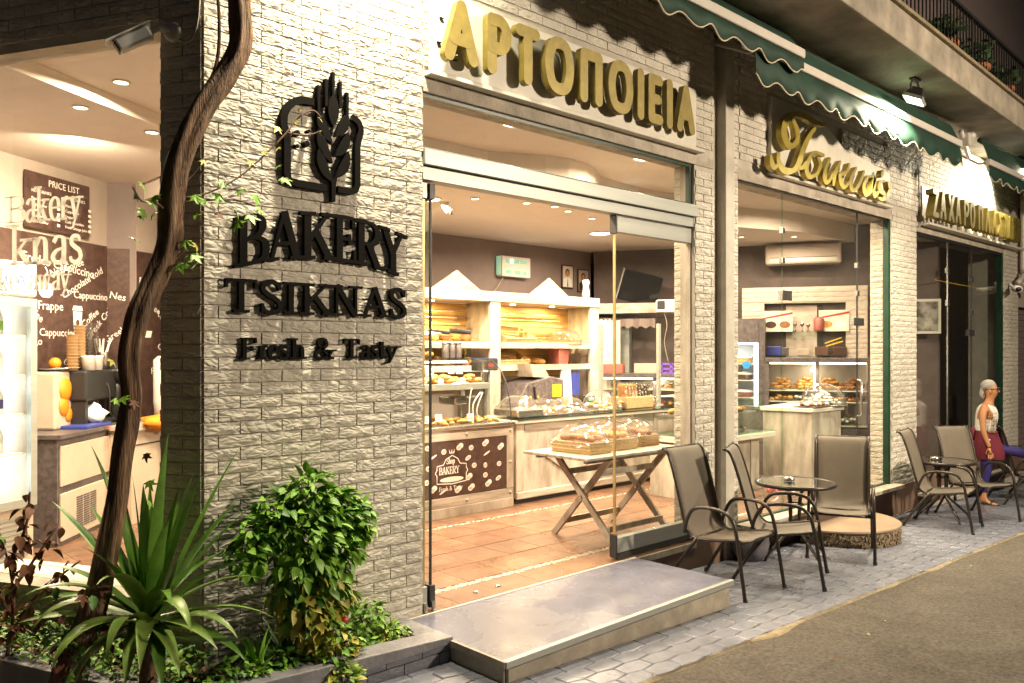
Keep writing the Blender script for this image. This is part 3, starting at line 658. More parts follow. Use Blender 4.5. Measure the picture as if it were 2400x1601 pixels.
for x, y in ((3.62, .12), (3.83, .13)): single("floor_stud", "small round metal floor stop set in the tiles" + (", left one" if x < 3.7 else ", right one"), "floor stop", MB().lathe([(.022, 0), (.02, .008), (.008, .012), (0, .013)], 14, (x, y, .001)), 'steel', group="door stops in the floor", smooth=True)
# platform step
t = thing("platform_step", "low grey platform step with pale metal nosing in front of the entrance", "platform")
def plat(z0f, z1, x0, x1, y0, y1): pass
vs = [(2.935, -.905, G(2.93)), (5.165, -.875, G(5.16)), (5.165, -.03, G(5.16)), (2.935, -.03, G(2.93)), (2.935, -.905, -.035), (5.165, -.875, -.035), (5.165, -.03, -.035), (2.935, -.03, -.035)]
part("body", MB().add(vs, [(0,1,5,4),(1,2,6,5),(2,3,7,6),(3,0,4,7),(4,5,6,7)]), 'platside', t)
part("top_sheet", MB().prism([(2.93, -.915), (5.17, -.885), (5.17, -.028), (2.93, -.028)], -.034, -.004), 'plat', t)
part("nosing", MB().prism([(2.925, -.937), (5.18, -.905), (5.18, -.872), (2.925, -.90)], -.04, .0005), 'cement' if 0 else 'alu', t, bevel=.004)
part("nosing", MB().box(2.92, 5.17, -.027, -.012, -.03, .002), 'panel', t)
part("side_trim", MB().prism([(2.918, -.93), (2.936, -.93), (2.936, -.03), (2.918, -.03)], -.036, -.0015), 'rustic', t)
part("corner_post", MB().box(2.945, 2.965, -.91, -.903, G(2.95), -.036), 'dark', t)
# ================================================================== WINDOWS B, C AND LEFT
t = thing("shop_window", "tall frameless middle shop window with metal patch clips and a glass door", "window")
part("pane", MB().box(6.71, 7.58, .034, .044, .04, 3.23), 'glass', t); part("pane", MB().box(7.59, 9.28, .034, .044, .04, 3.23), 'glass', t); part("pane", MB().box(9.29, 10.06, .034, .044, .04, 3.23), 'glass', t)
part("frame", MB().box(10.06, 10.11, .0, .07, .036, 3.234), 'green', t, bevel=.004); part("frame", MB().box(6.70, 10.06, .02, .06, .0355, .05), 'green', t)
part("frame", MB().box(6.70, 10.06, .02, .06, 3.222, 3.2345), 'dark', t)
for x, z in ((7.585, 2.85), (7.585, 2.55), (9.285, 2.62), (9.285, 2.30)): part("clip", MB().box(x - .03, x + .03, .02, .058, z - .03, z + .03), 'steel', t, bevel=.003)
part("patch_fitting", MB().box(7.55, 7.75, .015, .063, 2.15, 2.25), 'steel', t, bevel=.004); part("patch_fitting", MB().box(9.16, 9.42, .015, .063, 1.93, 2.02), 'steel', t, bevel=.004)
part("mullion", MB().box(7.580, 7.589, .03, .048, .04, 3.23), 'glassg', t); part("mullion", MB().box(9.281, 9.289, .03, .048, .04, 3.23), 'dark', t)
part("door_handle", MB().tube([(9.2, .0, .9), (9.2, -.05, .92), (9.2, -.05, 1.3), (9.2, 0, 1.32)], .012, 8), 'steel', t, True)
t = thing("shop_window", "dark far shop window with unlit room behind it", "window")
part("pane", MB().box(10.91, 12.1, .034, .044, -.165, 3.165), 'glass', t); part("pane", MB().box(12.11, 13.05, .034, .044, -.165, 3.165), 'glass', t); part("pane", MB().box(13.06, 14.28, .034, .044, -.165, 3.165), 'glass', t)
part("frame", MB().box(14.28, 14.365, .0, .07, -.17, 3.168), 'green', t); part("frame", MB().box(10.9, 14.28, .01, .06, 3.13, 3.168), 'dark', t)
for x, z in ((12.105, 2.75), (12.105, 2.3), (13.055, 2.68), (13.055, 2.2)): part("clip", MB().box(x - .035, x + .035, .02, .058, z - .04, z + .04), 'steel', t, bevel=.003)
part("patch_fitting", MB().box(12.9, 13.12, .015, .063, 1.86, 1.95), 'steel', t); part("mullion", MB().box(12.1, 12.11, .03, .048, -.165, 3.16), 'steel', t); part("mullion", MB().box(13.05, 13.06, .03, .048, -.165, 3.16), 'steel', t)
t = thing("shop_window", "left corner shop window with white serif lettering on the glass", "window", (1.692, 0, 0), LWA)
part("pane", MB().box(-3.1, -.262, .10, .108, .362, 3.30), 'glass', t)
mb = MB()
word(mb, "akery", -1.300, 2.372, .20, .094, .097, .80, .7); glyph(mb, 'B', -1.41 - .03, -1.295, 2.372, .155, .094, .097, None, .7)
wx = word(mb, "nas", -1.255, 2.130, .235, .094, .097, 1.05, .8); glyph(mb, 'k', -1.42, -1.24, 2.13, .235, .094, .097, None, .8)
word(mb, "ke", -1.50, 1.985, .135, .094, .097, 1, .8); word(mb, "away", -1.27, 1.985, .135, .094, .097, .93, .8)
part("glass_lettering", mb, 'film', t)
# ================================================================== SIGNS
t = thing("lettering_sign", "black raised letters reading BAKERY TSIKNAS Fresh & Tasty on the brick wall", "sign")
arch = lambda p: Vector((p[0], p[1] + .085 * (1 - ((p[0] - 2.40) / .56) ** 2)))
for ch, a, b in zip("BAKERY", (1.852, 2.021, 2.218, 2.428, 2.570, 2.745), (2.018, 2.218, 2.430, 2.568, 2.748, 2.915)):
    mb = MB(); glyph(mb, ch, a, b + .008, 2.068, .262, -.042, -.016, arch, .95); part("letter", mb, 'black', t)
for ch, a, b in zip("TSIKNAS", (1.788, 1.978, 2.12, 2.215, 2.415, 2.610, 2.80), (1.972, 2.11, 2.205, 2.42, 2.60, 2.79, 2.925)):
    mb = MB(); glyph(mb, ch, a, b + .006, 1.842, .172, -.042, -.016, None, 1.05); part("letter", mb, 'black', t)
for ch, a, b in zip("Fresh&Tasty", (1.876, 1.975, 2.03, 2.09, 2.165, 2.302, 2.492, 2.603, 2.677, 2.732, 2.778), (1.97, 2.035, 2.09, 2.155, 2.252, 2.44, 2.605, 2.675, 2.73, 2.78, 2.875)):
    mb = MB(); glyph(mb, ch, a, b + .002, 1.597, .113, -.036, -.014, None, 1.12); part("letter", mb, 'black', t)
t = thing("bakery_emblem", "black raised emblem of a wheat ear in front of a bread slice outline", "emblem")
def cpath(P, k=5): return [Vector((q.x, q.y)) for q in catmull([(a, b, 0) for a, b in P], k)]
mb = MB(); stroke(mb, cpath([(2.298, 3.020), (2.22, 3.015), (2.165, 2.985), (2.125, 2.93), (2.118, 2.86)], 4) + [Vector((2.138, 2.82)), Vector((2.138, 2.72)), Vector((2.138, 2.60)), Vector((2.150, 2.565)), Vector((2.20, 2.556)), Vector((2.38, 2.553))], lambda d, t: .040, -.046, -.016)
part("bread_outline", mb, 'black', t)
mb = MB(); stroke(mb, cpath([(2.545, 2.985), (2.585, 2.965), (2.603, 2.92), (2.590, 2.87)], 4) + [Vector((2.580, 2.82)), Vector((2.580, 2.6)), Vector((2.568, 2.567)), Vector((2.54, 2.556)), Vector((2.45, 2.558))], lambda d, t: .036, -.046, -.016)
part("bread_outline", mb, 'black', t)
def kern(p, q, w, bend=0):
    p = Vector(p); q = Vector(q); d = q - p; nn = Vector((-d.y, d.x)).normalized(); P = [p + d * (i / 8) + nn * bend * sin(pi * i / 8) for i in range(9)]
    mb = MB(); stroke(mb, P, lambda dd, t: .002 + w * (sin(pi * min(1, t * 1.02)) ** .75), -.048, -.016); part("kernel", mb, 'black', t)
kern((2.422, 3.09), (2.419, 2.905), .068)
for p, q in (((2.328, 2.985), (2.414, 2.812)), ((2.328, 2.885), (2.414, 2.70)), ((2.33, 2.775), (2.410, 2.592))): kern(p, q, .058, -.018)
for p, q in (((2.512, 3.000), (2.432, 2.856)), ((2.516, 2.892), (2.432, 2.742)), ((2.518, 2.782), (2.434, 2.618))): kern(p, q, .055, .018)
for x, a, b in ((2.329, 2.96, 3.121), (2.376, 3.01, 3.168), (2.422, 3.06, 3.216), (2.468, 3.022, 3.171), (2.513, 2.985, 3.121)):
    part("awn", MB().box(x - .0095, x + .0095, -.045, -.016, a, b), 'black', t, bevel=.003)
part("stem", MB().prism([(2.395, 2.65), (2.421, 2.60), (2.450, 2.65), (2.436, 2.58), (2.432, 2.484), (2.408, 2.484), (2.408, 2.58)], -.047, -.016, 'y'), 'black', t)
for x, z, r in ((2.192, 2.826, .017), (2.262, 2.850, .010), (2.192, 2.757, .011), (2.251, 2.779, .017)): part("dot", MB(Matrix.Translation((x, -.016, z)) @ Matrix.Rotation(R(90), 4, 'X')).lathe([(r, 0), (r, .04), (0, .041)], 14), 'black', t)
# gold capitals over the entrance
t = thing("gold_letter_sign", "thick rounded gold capitals on a cream board above the entrance", "sign")
part("board", MB().box(3.12, 6.005, -.022, -.002, 3.402, 3.90), 'panel', t, bevel=.003)
part("ledge", MB().box(3.09, 6.06, -.075, .0, 3.355, 3.382), 'panel', t, bevel=.004)
for ch, a, b in zip("APTOΠOIEIA", (3.14, 3.495, 3.757, 4.03, 4.385, 4.705, 5.062, 5.19, 5.443, 5.575), (3.455, 3.74, 4.005, 4.36, 4.68, 5.035, 5.165, 5.415, 5.54, 5.865)):
    mb = MB(); rglyph(mb, ch, a, b, 3.432, 3.872, .082, -.118, -.068); part("letter", mb, 'gold', t)
    mb = MB()
    for zz in (3.52, 3.80): mb.tube([((a + b) / 2, -.07, zz), ((a + b) / 2, -.02, zz)], .006, 6)
    part("stand_off", mb, 'steel', t)
mb = MB()
for x, z in ((3.19, 3.74), (3.17, 3.58), (3.30, 3.50)): mb.box(x, x + .03, -.036, -.023, z, z + .006)
part("bracket", mb, 'dark', t)
# gold script
t = thing("gold_script_sign", "gold handwriting letters on a slanted cream board above the middle window", "sign")
part("board", MB().prism([(7.22, 3.41), (9.97, 3.42), (9.97, 3.76), (8.75, 3.86), (8.2, 4.09), (7.22, 4.10)], -.05, -.002, 'y'), 'panel', t)
part("ledge", MB().box(7.22, 10.0, -.08, .0, 3.345, 3.372), 'panel', t, bevel=.004)
SC = [[(8.119, 3.97), (7.894, 3.956), (7.642, 3.977), (7.451, 3.944), (7.308, 3.844), (7.274, 3.729), (7.35, 3.641), (7.451, 3.642), (7.537, 3.725), (7.52, 3.816), (7.46, 3.882)],
 [(7.90, 3.894), (7.785, 3.80), (7.66, 3.652), (7.537, 3.459), (7.40, 3.385), (7.266, 3.38), (7.176, 3.435), (7.165, 3.50)], [(7.03, 3.46), (7.045, 3.407), (7.103, 3.38), (7.16, 3.42)],
 [(8.081, 3.651), (7.876, 3.645), (7.767, 3.556), (7.713, 3.452), (7.785, 3.39), (7.931, 3.44), (8.006, 3.541), (7.968, 3.597)], [(7.56, 3.44), (7.64, 3.46), (7.71, 3.52)],
 [(8.215, 3.637), (8.119, 3.513), (8.10, 3.41), (8.177, 3.39), (8.30, 3.509)], [(8.45, 3.64), (8.33, 3.506), (8.29, 3.385)], [(8.657, 3.642), (8.595, 3.557), (8.453, 3.499), (8.473, 3.42), (8.554, 3.388), (8.68, 3.47)],
 [(8.826, 3.63), (8.70, 3.50), (8.71, 3.40), (8.804, 3.395), (8.933, 3.502), (9.02, 3.621)], [(9.28, 3.61), (9.12, 3.576), (9.01, 3.46), (9.074, 3.378), (9.198, 3.44), (9.312, 3.605), (9.266, 3.461), (9.312, 3.388), (9.405, 3.45)],
 [(9.569, 3.60), (9.44, 3.56), (9.43, 3.48), (9.546, 3.445), (9.53, 3.38), (9.42, 3.38)], [(9.52, 3.70), (9.47, 3.64)], [(9.665, 3.585), (9.704, 3.521), (9.617, 3.44)]]
for k, P in enumerate(SC):
    mb = MB(); stroke(mb, cpath(P, 6), lambda d, t, k=k: (.118 if k < 2 else .088) * (.42 + .58 * abs(d.x * -.35 + d.y * .93)) * (.55 + .45 * sin(pi * min(.98, max(.02, t)))), -.155 - .0006 * k, -.10, cap=True); part("letter", mb, 'gold_lit', t)
# third sign
t = thing("gold_letter_sign", "long narrow-spaced gold capitals on a board above the dark far window", "sign")
part("board", MB().prism([(11.04, 3.31), (14.95, 3.30), (14.95, 3.73), (11.04, 3.77)], -.025, -.002, 'y'), 'panel', t)
part("ledge", MB().box(11.0, 15.0, -.13, .0, 3.255, 3.285), 'panel', t)
xs = (10.86, 11.11, 11.40, 11.65, 11.96, 12.20, 12.53, 12.83, 13.12, 13.40, 13.65, 13.92, 14.08, 14.27)
for ch, a in zip("ZAXAPOΠΛAΣTIKH", xs):
    wd_ = .12 if ch == 'I' else .235
    mb = MB(); rglyph(mb, ch, a, a + wd_, 3.31, 3.71, .068, -.215, -.12); part("letter", mb, 'gold', t)
# ================================================================== AWNINGS
def awning(lab, x0, x1, y, ztop, zbar, zval, dz=0, arm=None):
    t = thing("awning", lab, "awning", (0, 0, 0), 0, "green awnings under the balcony")
    n = int((x1 - x0) / .028); per = .366; vs = []; fs = []
    def yy(x, k): return y - .02 + .018 * sin(x * 9.1) * k + .012 * noise.noise(Vector((x * 3, 1, 0))) * k
    for i in range(n + 1):
        x = x0 + (x1 - x0) * i / n; s = .5 + .5 * cos(2 * pi * (x - x0) / per)
        zb = zval + .068 * s ** 1.2
        vs += [(x, y, zbar - .05), (x, yy(x, .5), (zbar + zb) / 2 - .02), (x, yy(x, 1), zb)]
    for i in range(n):
        for j in range(2): fs.append((3*i+j, 3*i+3+j, 3*i+4+j, 3*i+1+j))
    o = part("valance", MB().add(vs, fs), 'canvas', t, True); sm = o.modifiers.new("s", 'SOLIDIFY'); sm.thickness = .002
    part("piping", MB().tube([(vs[3*i+2][0], vs[3*i+2][1], vs[3*i+2][2]) for i in range(n + 1)], .0065, 6), 'trim', t, True)
    part("front_bar", MB().box(x0 - .01, x1 + .01, y - .03, y + .035, zbar - .052, zbar + .03), 'bar', t, bevel=.012)
    vs = []; fs = []
    for i in range(25):
        x = x0 + (x1 - x0) * i / 24
        vs += [(x, y + .005, zbar + .03), (x, y + .045, (zbar + ztop) / 2), (x, y + .10, ztop)]
    for i in range(24):
        for j in range(2): fs.append((3*i+j, 3*i+3+j, 3*i+4+j, 3*i+1+j))
    part("canvas", MB().add(vs, fs), 'canvas', t, True)
    part("roller", MB().tube([(x0 + .05, y + .12, ztop - .02), (x1 - .05, y + .12, ztop - .02)], .035, 12), 'canvas', t, True)
    for x in (x0 + .12, x1 - .12): part("arm", MB().tube([(x, y + .02, zbar), (x + .2, y + .22, zbar + .05), (x, -.02, ztop - .08)], .014, 8), 'bar', t, True)
    return t
awning("long green awning with cream scalloped edge over the entrance sign", 3.6, 6.92, -.52, 4.48, 4.313, 4.09)
awning("green awning lit brightly by the floodlight above the script sign", 6.14, 10.98, -.49, 4.45, 4.215, 3.888)
awning("farthest green awning at the right edge, beyond the white arm joint", 11.95, 16.6, -.52, 4.47, 4.14, 3.888)
t = thing("awning_bracket", "cream folding arm joint hanging between the two right awnings", "bracket")
part("elbow", MB().tube([(11.3, -.4, 4.44), (11.45, -.38, 4.34), (11.9, -.3, 4.22)], .03, 8), 'bar', t, True)
part("plate", MB().box(11.37, 11.48, -.47, -.36, 4.27, 4.43), 'bar', t, bevel=.01); part("knuckle", MB().ball((11.6, -.42, 4.43), .06), 'bar', t, True)
# ================================================================== FLOODLIGHTS
def flood(lab, loc, aim, energy, spread=150):
    t = thing("floodlight", lab, "floodlight", loc); v = (Vector(aim) - Vector(loc)).normalized()
    q = v.to_track_quat('-Z', 'Y').to_matrix().to_4x4()
    part("housing", MB(q).add([(-.15, -.09, -.01), (.15, -.09, -.01), (.15, .09, -.01), (-.15, .09, -.01), (-.09, -.05, .09), (.09, -.05, .09), (.09, .05, .09), (-.09, .05, .09)], [(0,1,5,4),(1,2,6,5),(2,3,7,6),(3,0,4,7),(4,5,6,7)]), 'iron', t)
    part("rim", MB(q).box(-.16, .16, -.10, -.088, -.035, 0).box(-.16, .16, .088, .10, -.035, 0).box(-.16, -.148, -.1, .1, -.035, 0).box(.148, .16, -.1, .1, -.035, 0), 'alu', t)
    part("lamp_glass", MB(q).box(-.147, .147, -.087, .087, -.022, -.014), 'floodm', t)
    zt = 4.50 - loc[2]
    if zt < 0: part("bracket", MB().tube([(-.11, 0, .03), (-.11, .3, .1), (-.05, -loc[1], .1)], .012, 6).tube([(.11, 0, .03), (.11, .3, .1), (.05, -loc[1], .1)], .012, 6), 'iron', t)
    else: part("bracket", MB().tube([(-.11, 0, .03), (-.11, 0, zt * .6), (-.05, 0, zt - .01)], .012, 6).tube([(.11, 0, .03), (.11, 0, zt * .6), (.05, 0, zt - .01)], .012, 6).box(-.08, .08, -.03, .03, zt - .02, zt), 'iron', t)
    lamp("flood_beam", Vector(loc) + v * .04, energy, FLOOD, .28, .16, Vector(loc) + v, spread)
flood("lit black floodlight hanging under the balcony above the script sign", (8.96, -.72, 4.30), (8.8, -.1, 2.9), 200)
flood("assumed floodlight out of view above the lettered brick wall, shining straight down it", (2.72, -.50, 4.64), (2.45, -.12, 2.0), 112)  # assumed lamp, unseen; inferred from the light on the wall
flood("assumed floodlight by the far sign, hidden by the farthest awning", (13.7, -.42, 4.25), (12.9, -.0, 3.4), 90)  # assumed lamp, inferred from the bright light on the third sign
# ================================================================== CEILING LIGHTS
def disc(x, y, z, r, e, lab, grp, bulb='bulb'):
    t = thing("ceiling_light", lab, "ceiling light", (x, y, z), 0, grp)
    part("trim_ring", MB().lathe([(r, .0), (r * 1.12, -.004), (r * 1.1, -.012), (r * .95, -.012), (r * .93, 0)], 20), 'wplastic', t, True)
    part("lit_disc", MB().lathe([(0, -.006), (r * .93, -.006), (r * .93, -.002), (0, -.002)], 20), bulb, t)
    if e: lamp("downlight_beam", (x, y, z - .02), e * (3.1 if x > 3 else 4.2), WARM, r * 1.8, None, (x, y, z - 1), 170)
big = "large round ceiling lights"; sm = "small recessed ceiling spots"
disc(4.46, .60, 3.45, .13, 30, "large bright round ceiling light seen through the transom, nearest the gold letter P", big)
disc(6.15, .62, 3.45, .13, 30, "large round ceiling light seen at the right end of the transom", big)
disc(8.25, 3.0, 3.2, .15, 34, "large round light in the lowered ceiling in front of the two framed portraits", big)
disc(5.1, 2.6, 3.2, .13, 40, "large round light in the lowered ceiling above the pastry case", big)
disc(7.5, .62, 3.45, .13, 26, "round ceiling light seen in the top left corner of the middle window", big)
disc(9.2, .62, 3.45, .12, 20, "round ceiling light inside the middle window near its right end", big)
for x, y, la in ((5.43, 2.25, "leftmost small spot under the door header"), (5.99, 2.07, "second small spot under the door header"), (6.35, 2.01, "bright third small spot under the door header"), (6.67, 2.11, "fourth small spot under the door header"), (7.24, 2.26, "fifth small spot, nearest the glass panel"),
    (7.9, 1.75, "small spot in the lowered ceiling, first inside the middle window"), (9.3, 1.62, "small spot in the lowered ceiling above the script letters' end"), (9.9, 1.9, "small spot in the lowered ceiling above the white air conditioner"), (10.4, 1.4, "small spot farthest right in the middle window")):
    disc(x, y, 3.2, .045, 9, la, sm)
disc(1.71, 2.14, 3.35, .05, 22, "left small ceiling spot in the coffee corner", sm); disc(2.31, 2.47, 3.35, .05, 22, "right small ceiling spot in the coffee corner, near the brick edge", sm); disc(1.84, 1.70, 3.45, .05, 24, "upper small ceiling spot in the coffee corner, lighting the ceiling step", sm)
t = thing("ceiling_light", "bright fitting glaring behind the lower right of the transom", "ceiling light", (6.9, 1.55, 3.30)); part("lit_globe", MB().ball((0, 0, 0), .045), 'floodm', t); part("socket", MB().lathe([(.03, .04), (.03, .15)], 12), 'wplastic', t)
t = thing("security_camera", "small white dome camera on the lowered ceiling behind the folded doors", "camera", (5.35, 2.65, 3.2)); part("base", MB().lathe([(.05, 0), (.05, -.03), (.03, -.04)], 16), 'wplastic', t, True); part("body", MB().tube([(0, 0, -.03), (.02, -.06, -.10)], .04, 12), 'wplastic', t, True); part("lens", MB().ball((.025, -.075, -.115), .022), 'dark', t, True)

# ================================================================== COUNTER WITH PRINTED PANEL
PAST = {}
def pastry_mesh(kind, m, seed=0):
    if (kind, m, seed) in PAST: return PAST[(kind, m, seed)]
    r = random.Random(seed * 7 + len(kind)); mb = MB()
    if kind == 'bun': mb.ball((0, 0, 0), 1, 1.0, .8, .55, 9, 5, .08)
    elif kind == 'croissant':
        mb.tube([(-1, .35, 0), (-.6, 0, .1), (0, -.18, .15), (.6, 0, .1), (1, .35, 0)], [.12, .38, .48, .38, .12], 7, 2)
    elif kind == 'roll': mb.tube([(-1.2, 0, 0), (-.8, 0, .05), (0, 0, .08), (.8, 0, .05), (1.2, 0, 0)], [.18, .42, .48, .42, .18], 7, 2)
    elif kind == 'ring': mb.lathe([(.45 + .3 * cos(a), .3 * sin(a)) for a in [2 * pi * i / 6 for i in range(7)]], 12)
    me = mesh(mb, m, True, kind); PAST[(kind, m, seed)] = me; return me
def pile(lab, cat, grp, kind, m, spots, size, name=None):
    for i, (x, y, z) in enumerate(spots):
        me = pastry_mesh(kind, m if isinstance(m, str) else m[i % len(m)], i % 3)
        o = bpy.data.objects.new(name or cat.replace(' ', '_'), me); COL.objects.link(o); s = size * rnd.uniform(.85, 1.15); o.scale = (s, s, s)
        o.location = (x, y, z); o.rotation_euler = (rnd.uniform(-.3, .3), rnd.uniform(-.3, .3), rnd.uniform(0, 6.3)); o["label"] = lab; o["category"] = cat; o["group"] = grp
def grid(x0, x1, y0, y1, z, nx, ny, j=.3, dz=0):
    return [(x0 + (x1 - x0) * (i + .5 + rnd.uniform(-j, j)) / nx, y0 + (y1 - y0) * (k + .5 + rnd.uniform(-j, j)) / ny, z + rnd.uniform(0, dz)) for i in range(nx) for k in range(ny)]
def tag_card(x, y, z, lab, w=.07, h=.055, ang=0, lean=-.25):
    t = thing("price_tag", lab, "price tag", (x, y, z), ang, "price tags among the pastries")
    o = part("card", MB().box(-w/2, w/2, 0, .002, 0, h), 'paper', t); o.rotation_euler = (lean, 0, 0)
    mb = MB()
    for k in range(3): mb.box(-w*.36, w*(.05 + .3 * rnd.random()), -.0012, -.0004, h * (.25 + .24 * k), h * (.25 + .24 * k) + .006)
    o2 = part("print", mb, 'black', o)
t = thing("display_counter", "glass pastry counter with dark printed bakery panel on its whitewashed front", "counter")
yF = 2.2; X0, X1 = 3.9, 5.92
part("body", MB().box(X0, X1 - .005, yF + .02, 3.0, .0, .85), 'wood', t)
part("base_board", MB().box(X0, X1, yF - .005, yF + .02, 0, .10), 'wood', t, bevel=.004)
part("bottom_rail", MB().box(X0, X1, yF, yF + .02, .102, .20), 'woodh', t, bevel=.003); part("top_rail", MB().box(X0, X1, yF, yF + .02, .757, .855), 'woodh', t, bevel=.003)
part("side_rail", MB().box(5.825, X1, yF - .003, yF + .02, .203, .755), 'wood', t, bevel=.003)
pp = part("printed_panel", MB().box(X0, 5.823, yF + .004, yF + .02, .203, .754), 'print', t)
for x, z in ((5.28, .81), (5.875, .81), (5.875, .48), (5.875, .16), (5.28, .15), (4.7, .81)):
    part("diamond_stud", MB().add([(x - .022, yF - .001, z), (x, yF - .001, z - .026), (x + .022, yF - .001, z), (x, yF - .001, z + .026), (x, yF - .022, z)], [(0,1,4),(1,2,4),(2,3,4),(3,0,4)]), 'wood', t)
part("steel_edge", MB().box(X0, X1 + .01, yF - .02, yF + .03, .857, .90), 'steel', t, bevel=.01)
# print on the panel: bread icons and a crest
mb = MB()
icons = [(4.99,0.653,0),(5.18,0.68,2),(5.34,0.667,3),(5.52,0.694,4),(5.73,0.64,5),(5.3,0.568,1),(5.55,0.594,6),(5.38,0.486,3),(5.53,0.474,7),(5.72,0.471,3),(5.3,0.369,4),(5.53,0.373,0),(5.71,0.324,1),(5.56,0.277,5),(5.33,0.26,2),(5.16,0.257,2),(4.98,0.261,6),(4.79,0.702,3),(4.8,0.505,0),(4.78,0.372,0),(4.85,0.29,5),(4.86,0.611,6)]
for x, z, k in icons:
    for q in range(2 if k in (2, 4, 5) else 1):
        cx, cz = x + q * .025, z + q * .018; rx, rz_ = {6: (.05, .010), 7: (.026, .028), 1: (.040, .022)}.get(k, (.032, .027)); an = .45 if k in (1, 6) else .1
        P = [(cx + rx * cos(a) * cos(an) - rz_ * sin(a) * sin(an), cz + rx * cos(a) * sin(an) + rz_ * sin(a) * cos(an)) for a in [2 * pi * i / 12 for i in range(12)]]
        mb.prism(P[::-1], yF + .0032 - q * .0006, yF + .0038, 'y')
part("bread_icon", mb, 'white', pp, kind="stuff")
mb = MB()
for x, z, k in icons:
    if k == 6: continue
    for q in (-1, 0, 1): stroke(mb, [Vector((x + q * .014 - .006, z - .014)), Vector((x + q * .014 + .008, z + .014))], lambda d, t: .004, yF + .0018, yF + .0022)
part("icon_detail", mb, 'print', pp, kind="stuff")
mb = MB(); cr = [(4.905, .42), (4.905, .345), (5.095, .33), (5.275, .345), (5.275, .42), (5.295, .45), (5.275, .48), (5.275, .515), (5.195, .525), (5.165, .575), (5.095, .61), (5.015, .575), (4.985, .525), (4.905, .515), (4.905, .48), (4.885, .45), (4.905, .42)]
stroke(mb, [Vector(p) for p in cr], lambda d, t: .010, yF + .0028, yF + .0038)
P = [(5.090 + .15 * cos(a) , .375 + .026 * sin(a)) for a in [2 * pi * i / 20 for i in range(20)]]; mb.prism(P[::-1], yF + .0028, yF + .0036, 'y')
for dx in (-.02, 0, .02): mb.prism([(5.090 + dx - .01, .63), (5.090 + dx + .01, .63), (5.090 + dx * 1.8, .675)], yF + .0028, yF + .0036, 'y')
word(mb, "Shop", 5.020, .53, .058, yF + .0025, yF + .003, .80, .9); word(mb, "BAKERY", 4.930, .43, .072, yF + .0025, yF + .003, .98 * .82, .95); word(mb, "Fresh & Tasty", 4.930, .268, .042, yF + .0025, yF + .003, 1.05, .9)
part("crest", mb, 'white', pp)
# trays, glass
part("tray", MB().box(X0, X1, yF + .03, 2.95, .87, .885), 'steel', t)
part("shelf", MB().box(X0, 5.86, 2.52, 3.0, 1.235, 1.30), 'alu', t, bevel=.003); part("shelf_bracket", MB().box(X0, 5.5, 2.62, 2.9, 1.19, 1.234), 'plaster', t)
part("end_post", MB().box(5.88, 5.915, 2.62, 2.66, .90, 1.52), 'steel', t)
arc = [(2.22, .90), (2.25, 1.12), (2.32, 1.33), (2.42, 1.46), (2.55, 1.54), (2.70, 1.555), (3.0, 1.555)]
vs = []; 
for y, z in arc: vs += [(X0, y, z), (X1 - .01, y, z)]
g = part("curved_glass", MB().add(vs, [(2*i, 2*i+1, 2*i+3, 2*i+2) for i in range(6)]), 'glass2', t, True)
part("end_glass", MB().add([(X1 - .008, y, z) for y, z in arc] + [(X1 - .008, 3.0, .9)], [tuple(range(8))]), 'glass2', t)
part("glass_edge", MB().tube([(X1 - .008, y, z) for y, z in arc], .006, 6, 4), 'dark', t)
part("case_top", MB().box(X0, 5.9, 2.66, 3.05, 1.545, 1.56), 'glassg', t); part("case_lamp", MB().box(X0, 5.7, 2.70, 2.74, 1.515, 1.535), 'bulb', t)
part("upper_shelf", MB().box(X0, 5.92, 2.9, 3.2, 1.80, 1.81), 'glassg', t); part("upper_end", MB().box(5.91, 5.92, 2.9, 3.2, 1.52, 1.80), 'glassg', t); part("rear_post", MB().box(5.88, 5.94, 3.02, 3.08, .9, 1.2), 'steel', t)
lamp("case_light", (5.0, 2.6, 1.5), 9, WARM, .08, 1.6, (5.0, 2.6, .5))
pile("golden cheese pastry on the lower tray of the panelled counter", "pastry", "pastries on the lower counter tray", 'croissant', ('bread', 'bread'), grid(4.4, 5.85, 2.27, 2.75, .90, 13, 3, .25, .02), .052)
pile("golden roll on the raised shelf inside the curved glass case", "bread roll", "rolls on the raised case shelf", 'bun', ('bread', 'sugar', 'bread'), grid(4.4, 5.82, 2.56, 2.75, 1.32, 14, 2, .25, .02), .056)
pile("filled baguette on the raised shelf inside the curved glass case", "sandwich", "sandwiches on the raised case shelf", 'roll', 'bread', [(4.85, 2.58, 1.35), (5.15, 2.58, 1.355), (5.35, 2.60, 1.35), (5.66, 2.62, 1.36)], .075)
pile("small bun on the shelf above the curved case, before the rack", "bun", "buns on the upper shelf", 'bun', 'bread', grid(4.85, 5.45, 2.95, 3.15, 1.60, 8, 2, .2, .02), .05)
for x, y, z, la in ((4.62, 2.30, .93, "white price tag at the far left of the lower tray"), (4.86, 2.32, .93, "white price tag second from left on the lower tray"), (5.04, 2.34, .94, "tilted white price tag third on the lower tray"), (5.42, 2.30, .93, "white price tag right of centre on the lower tray"), (5.10, 2.56, 1.40, "upright white price tag over the rolls in the case"), (5.48, 2.56, 1.40, "larger white price tag at the right end of the raised shelf")): tag_card(x, y, z, la, .085, .07)
for i, x in enumerate((5.60, 5.69, 5.78)):
    t = thing("jar", "steel and glass jar on the case top, " + ("left", "middle", "right")[i] + " of three", "jar", (x, 2.95, 1.561), 0, "three jars on the case"); part("body", MB().lathe([(.038, 0), (.04, .01), (.04, .15), (.036, .155)], 16), 'marble', t, True); part("lid", MB().lathe([(.041, .155), (.041, .18), (0, .182)], 16), 'steel', t, True)
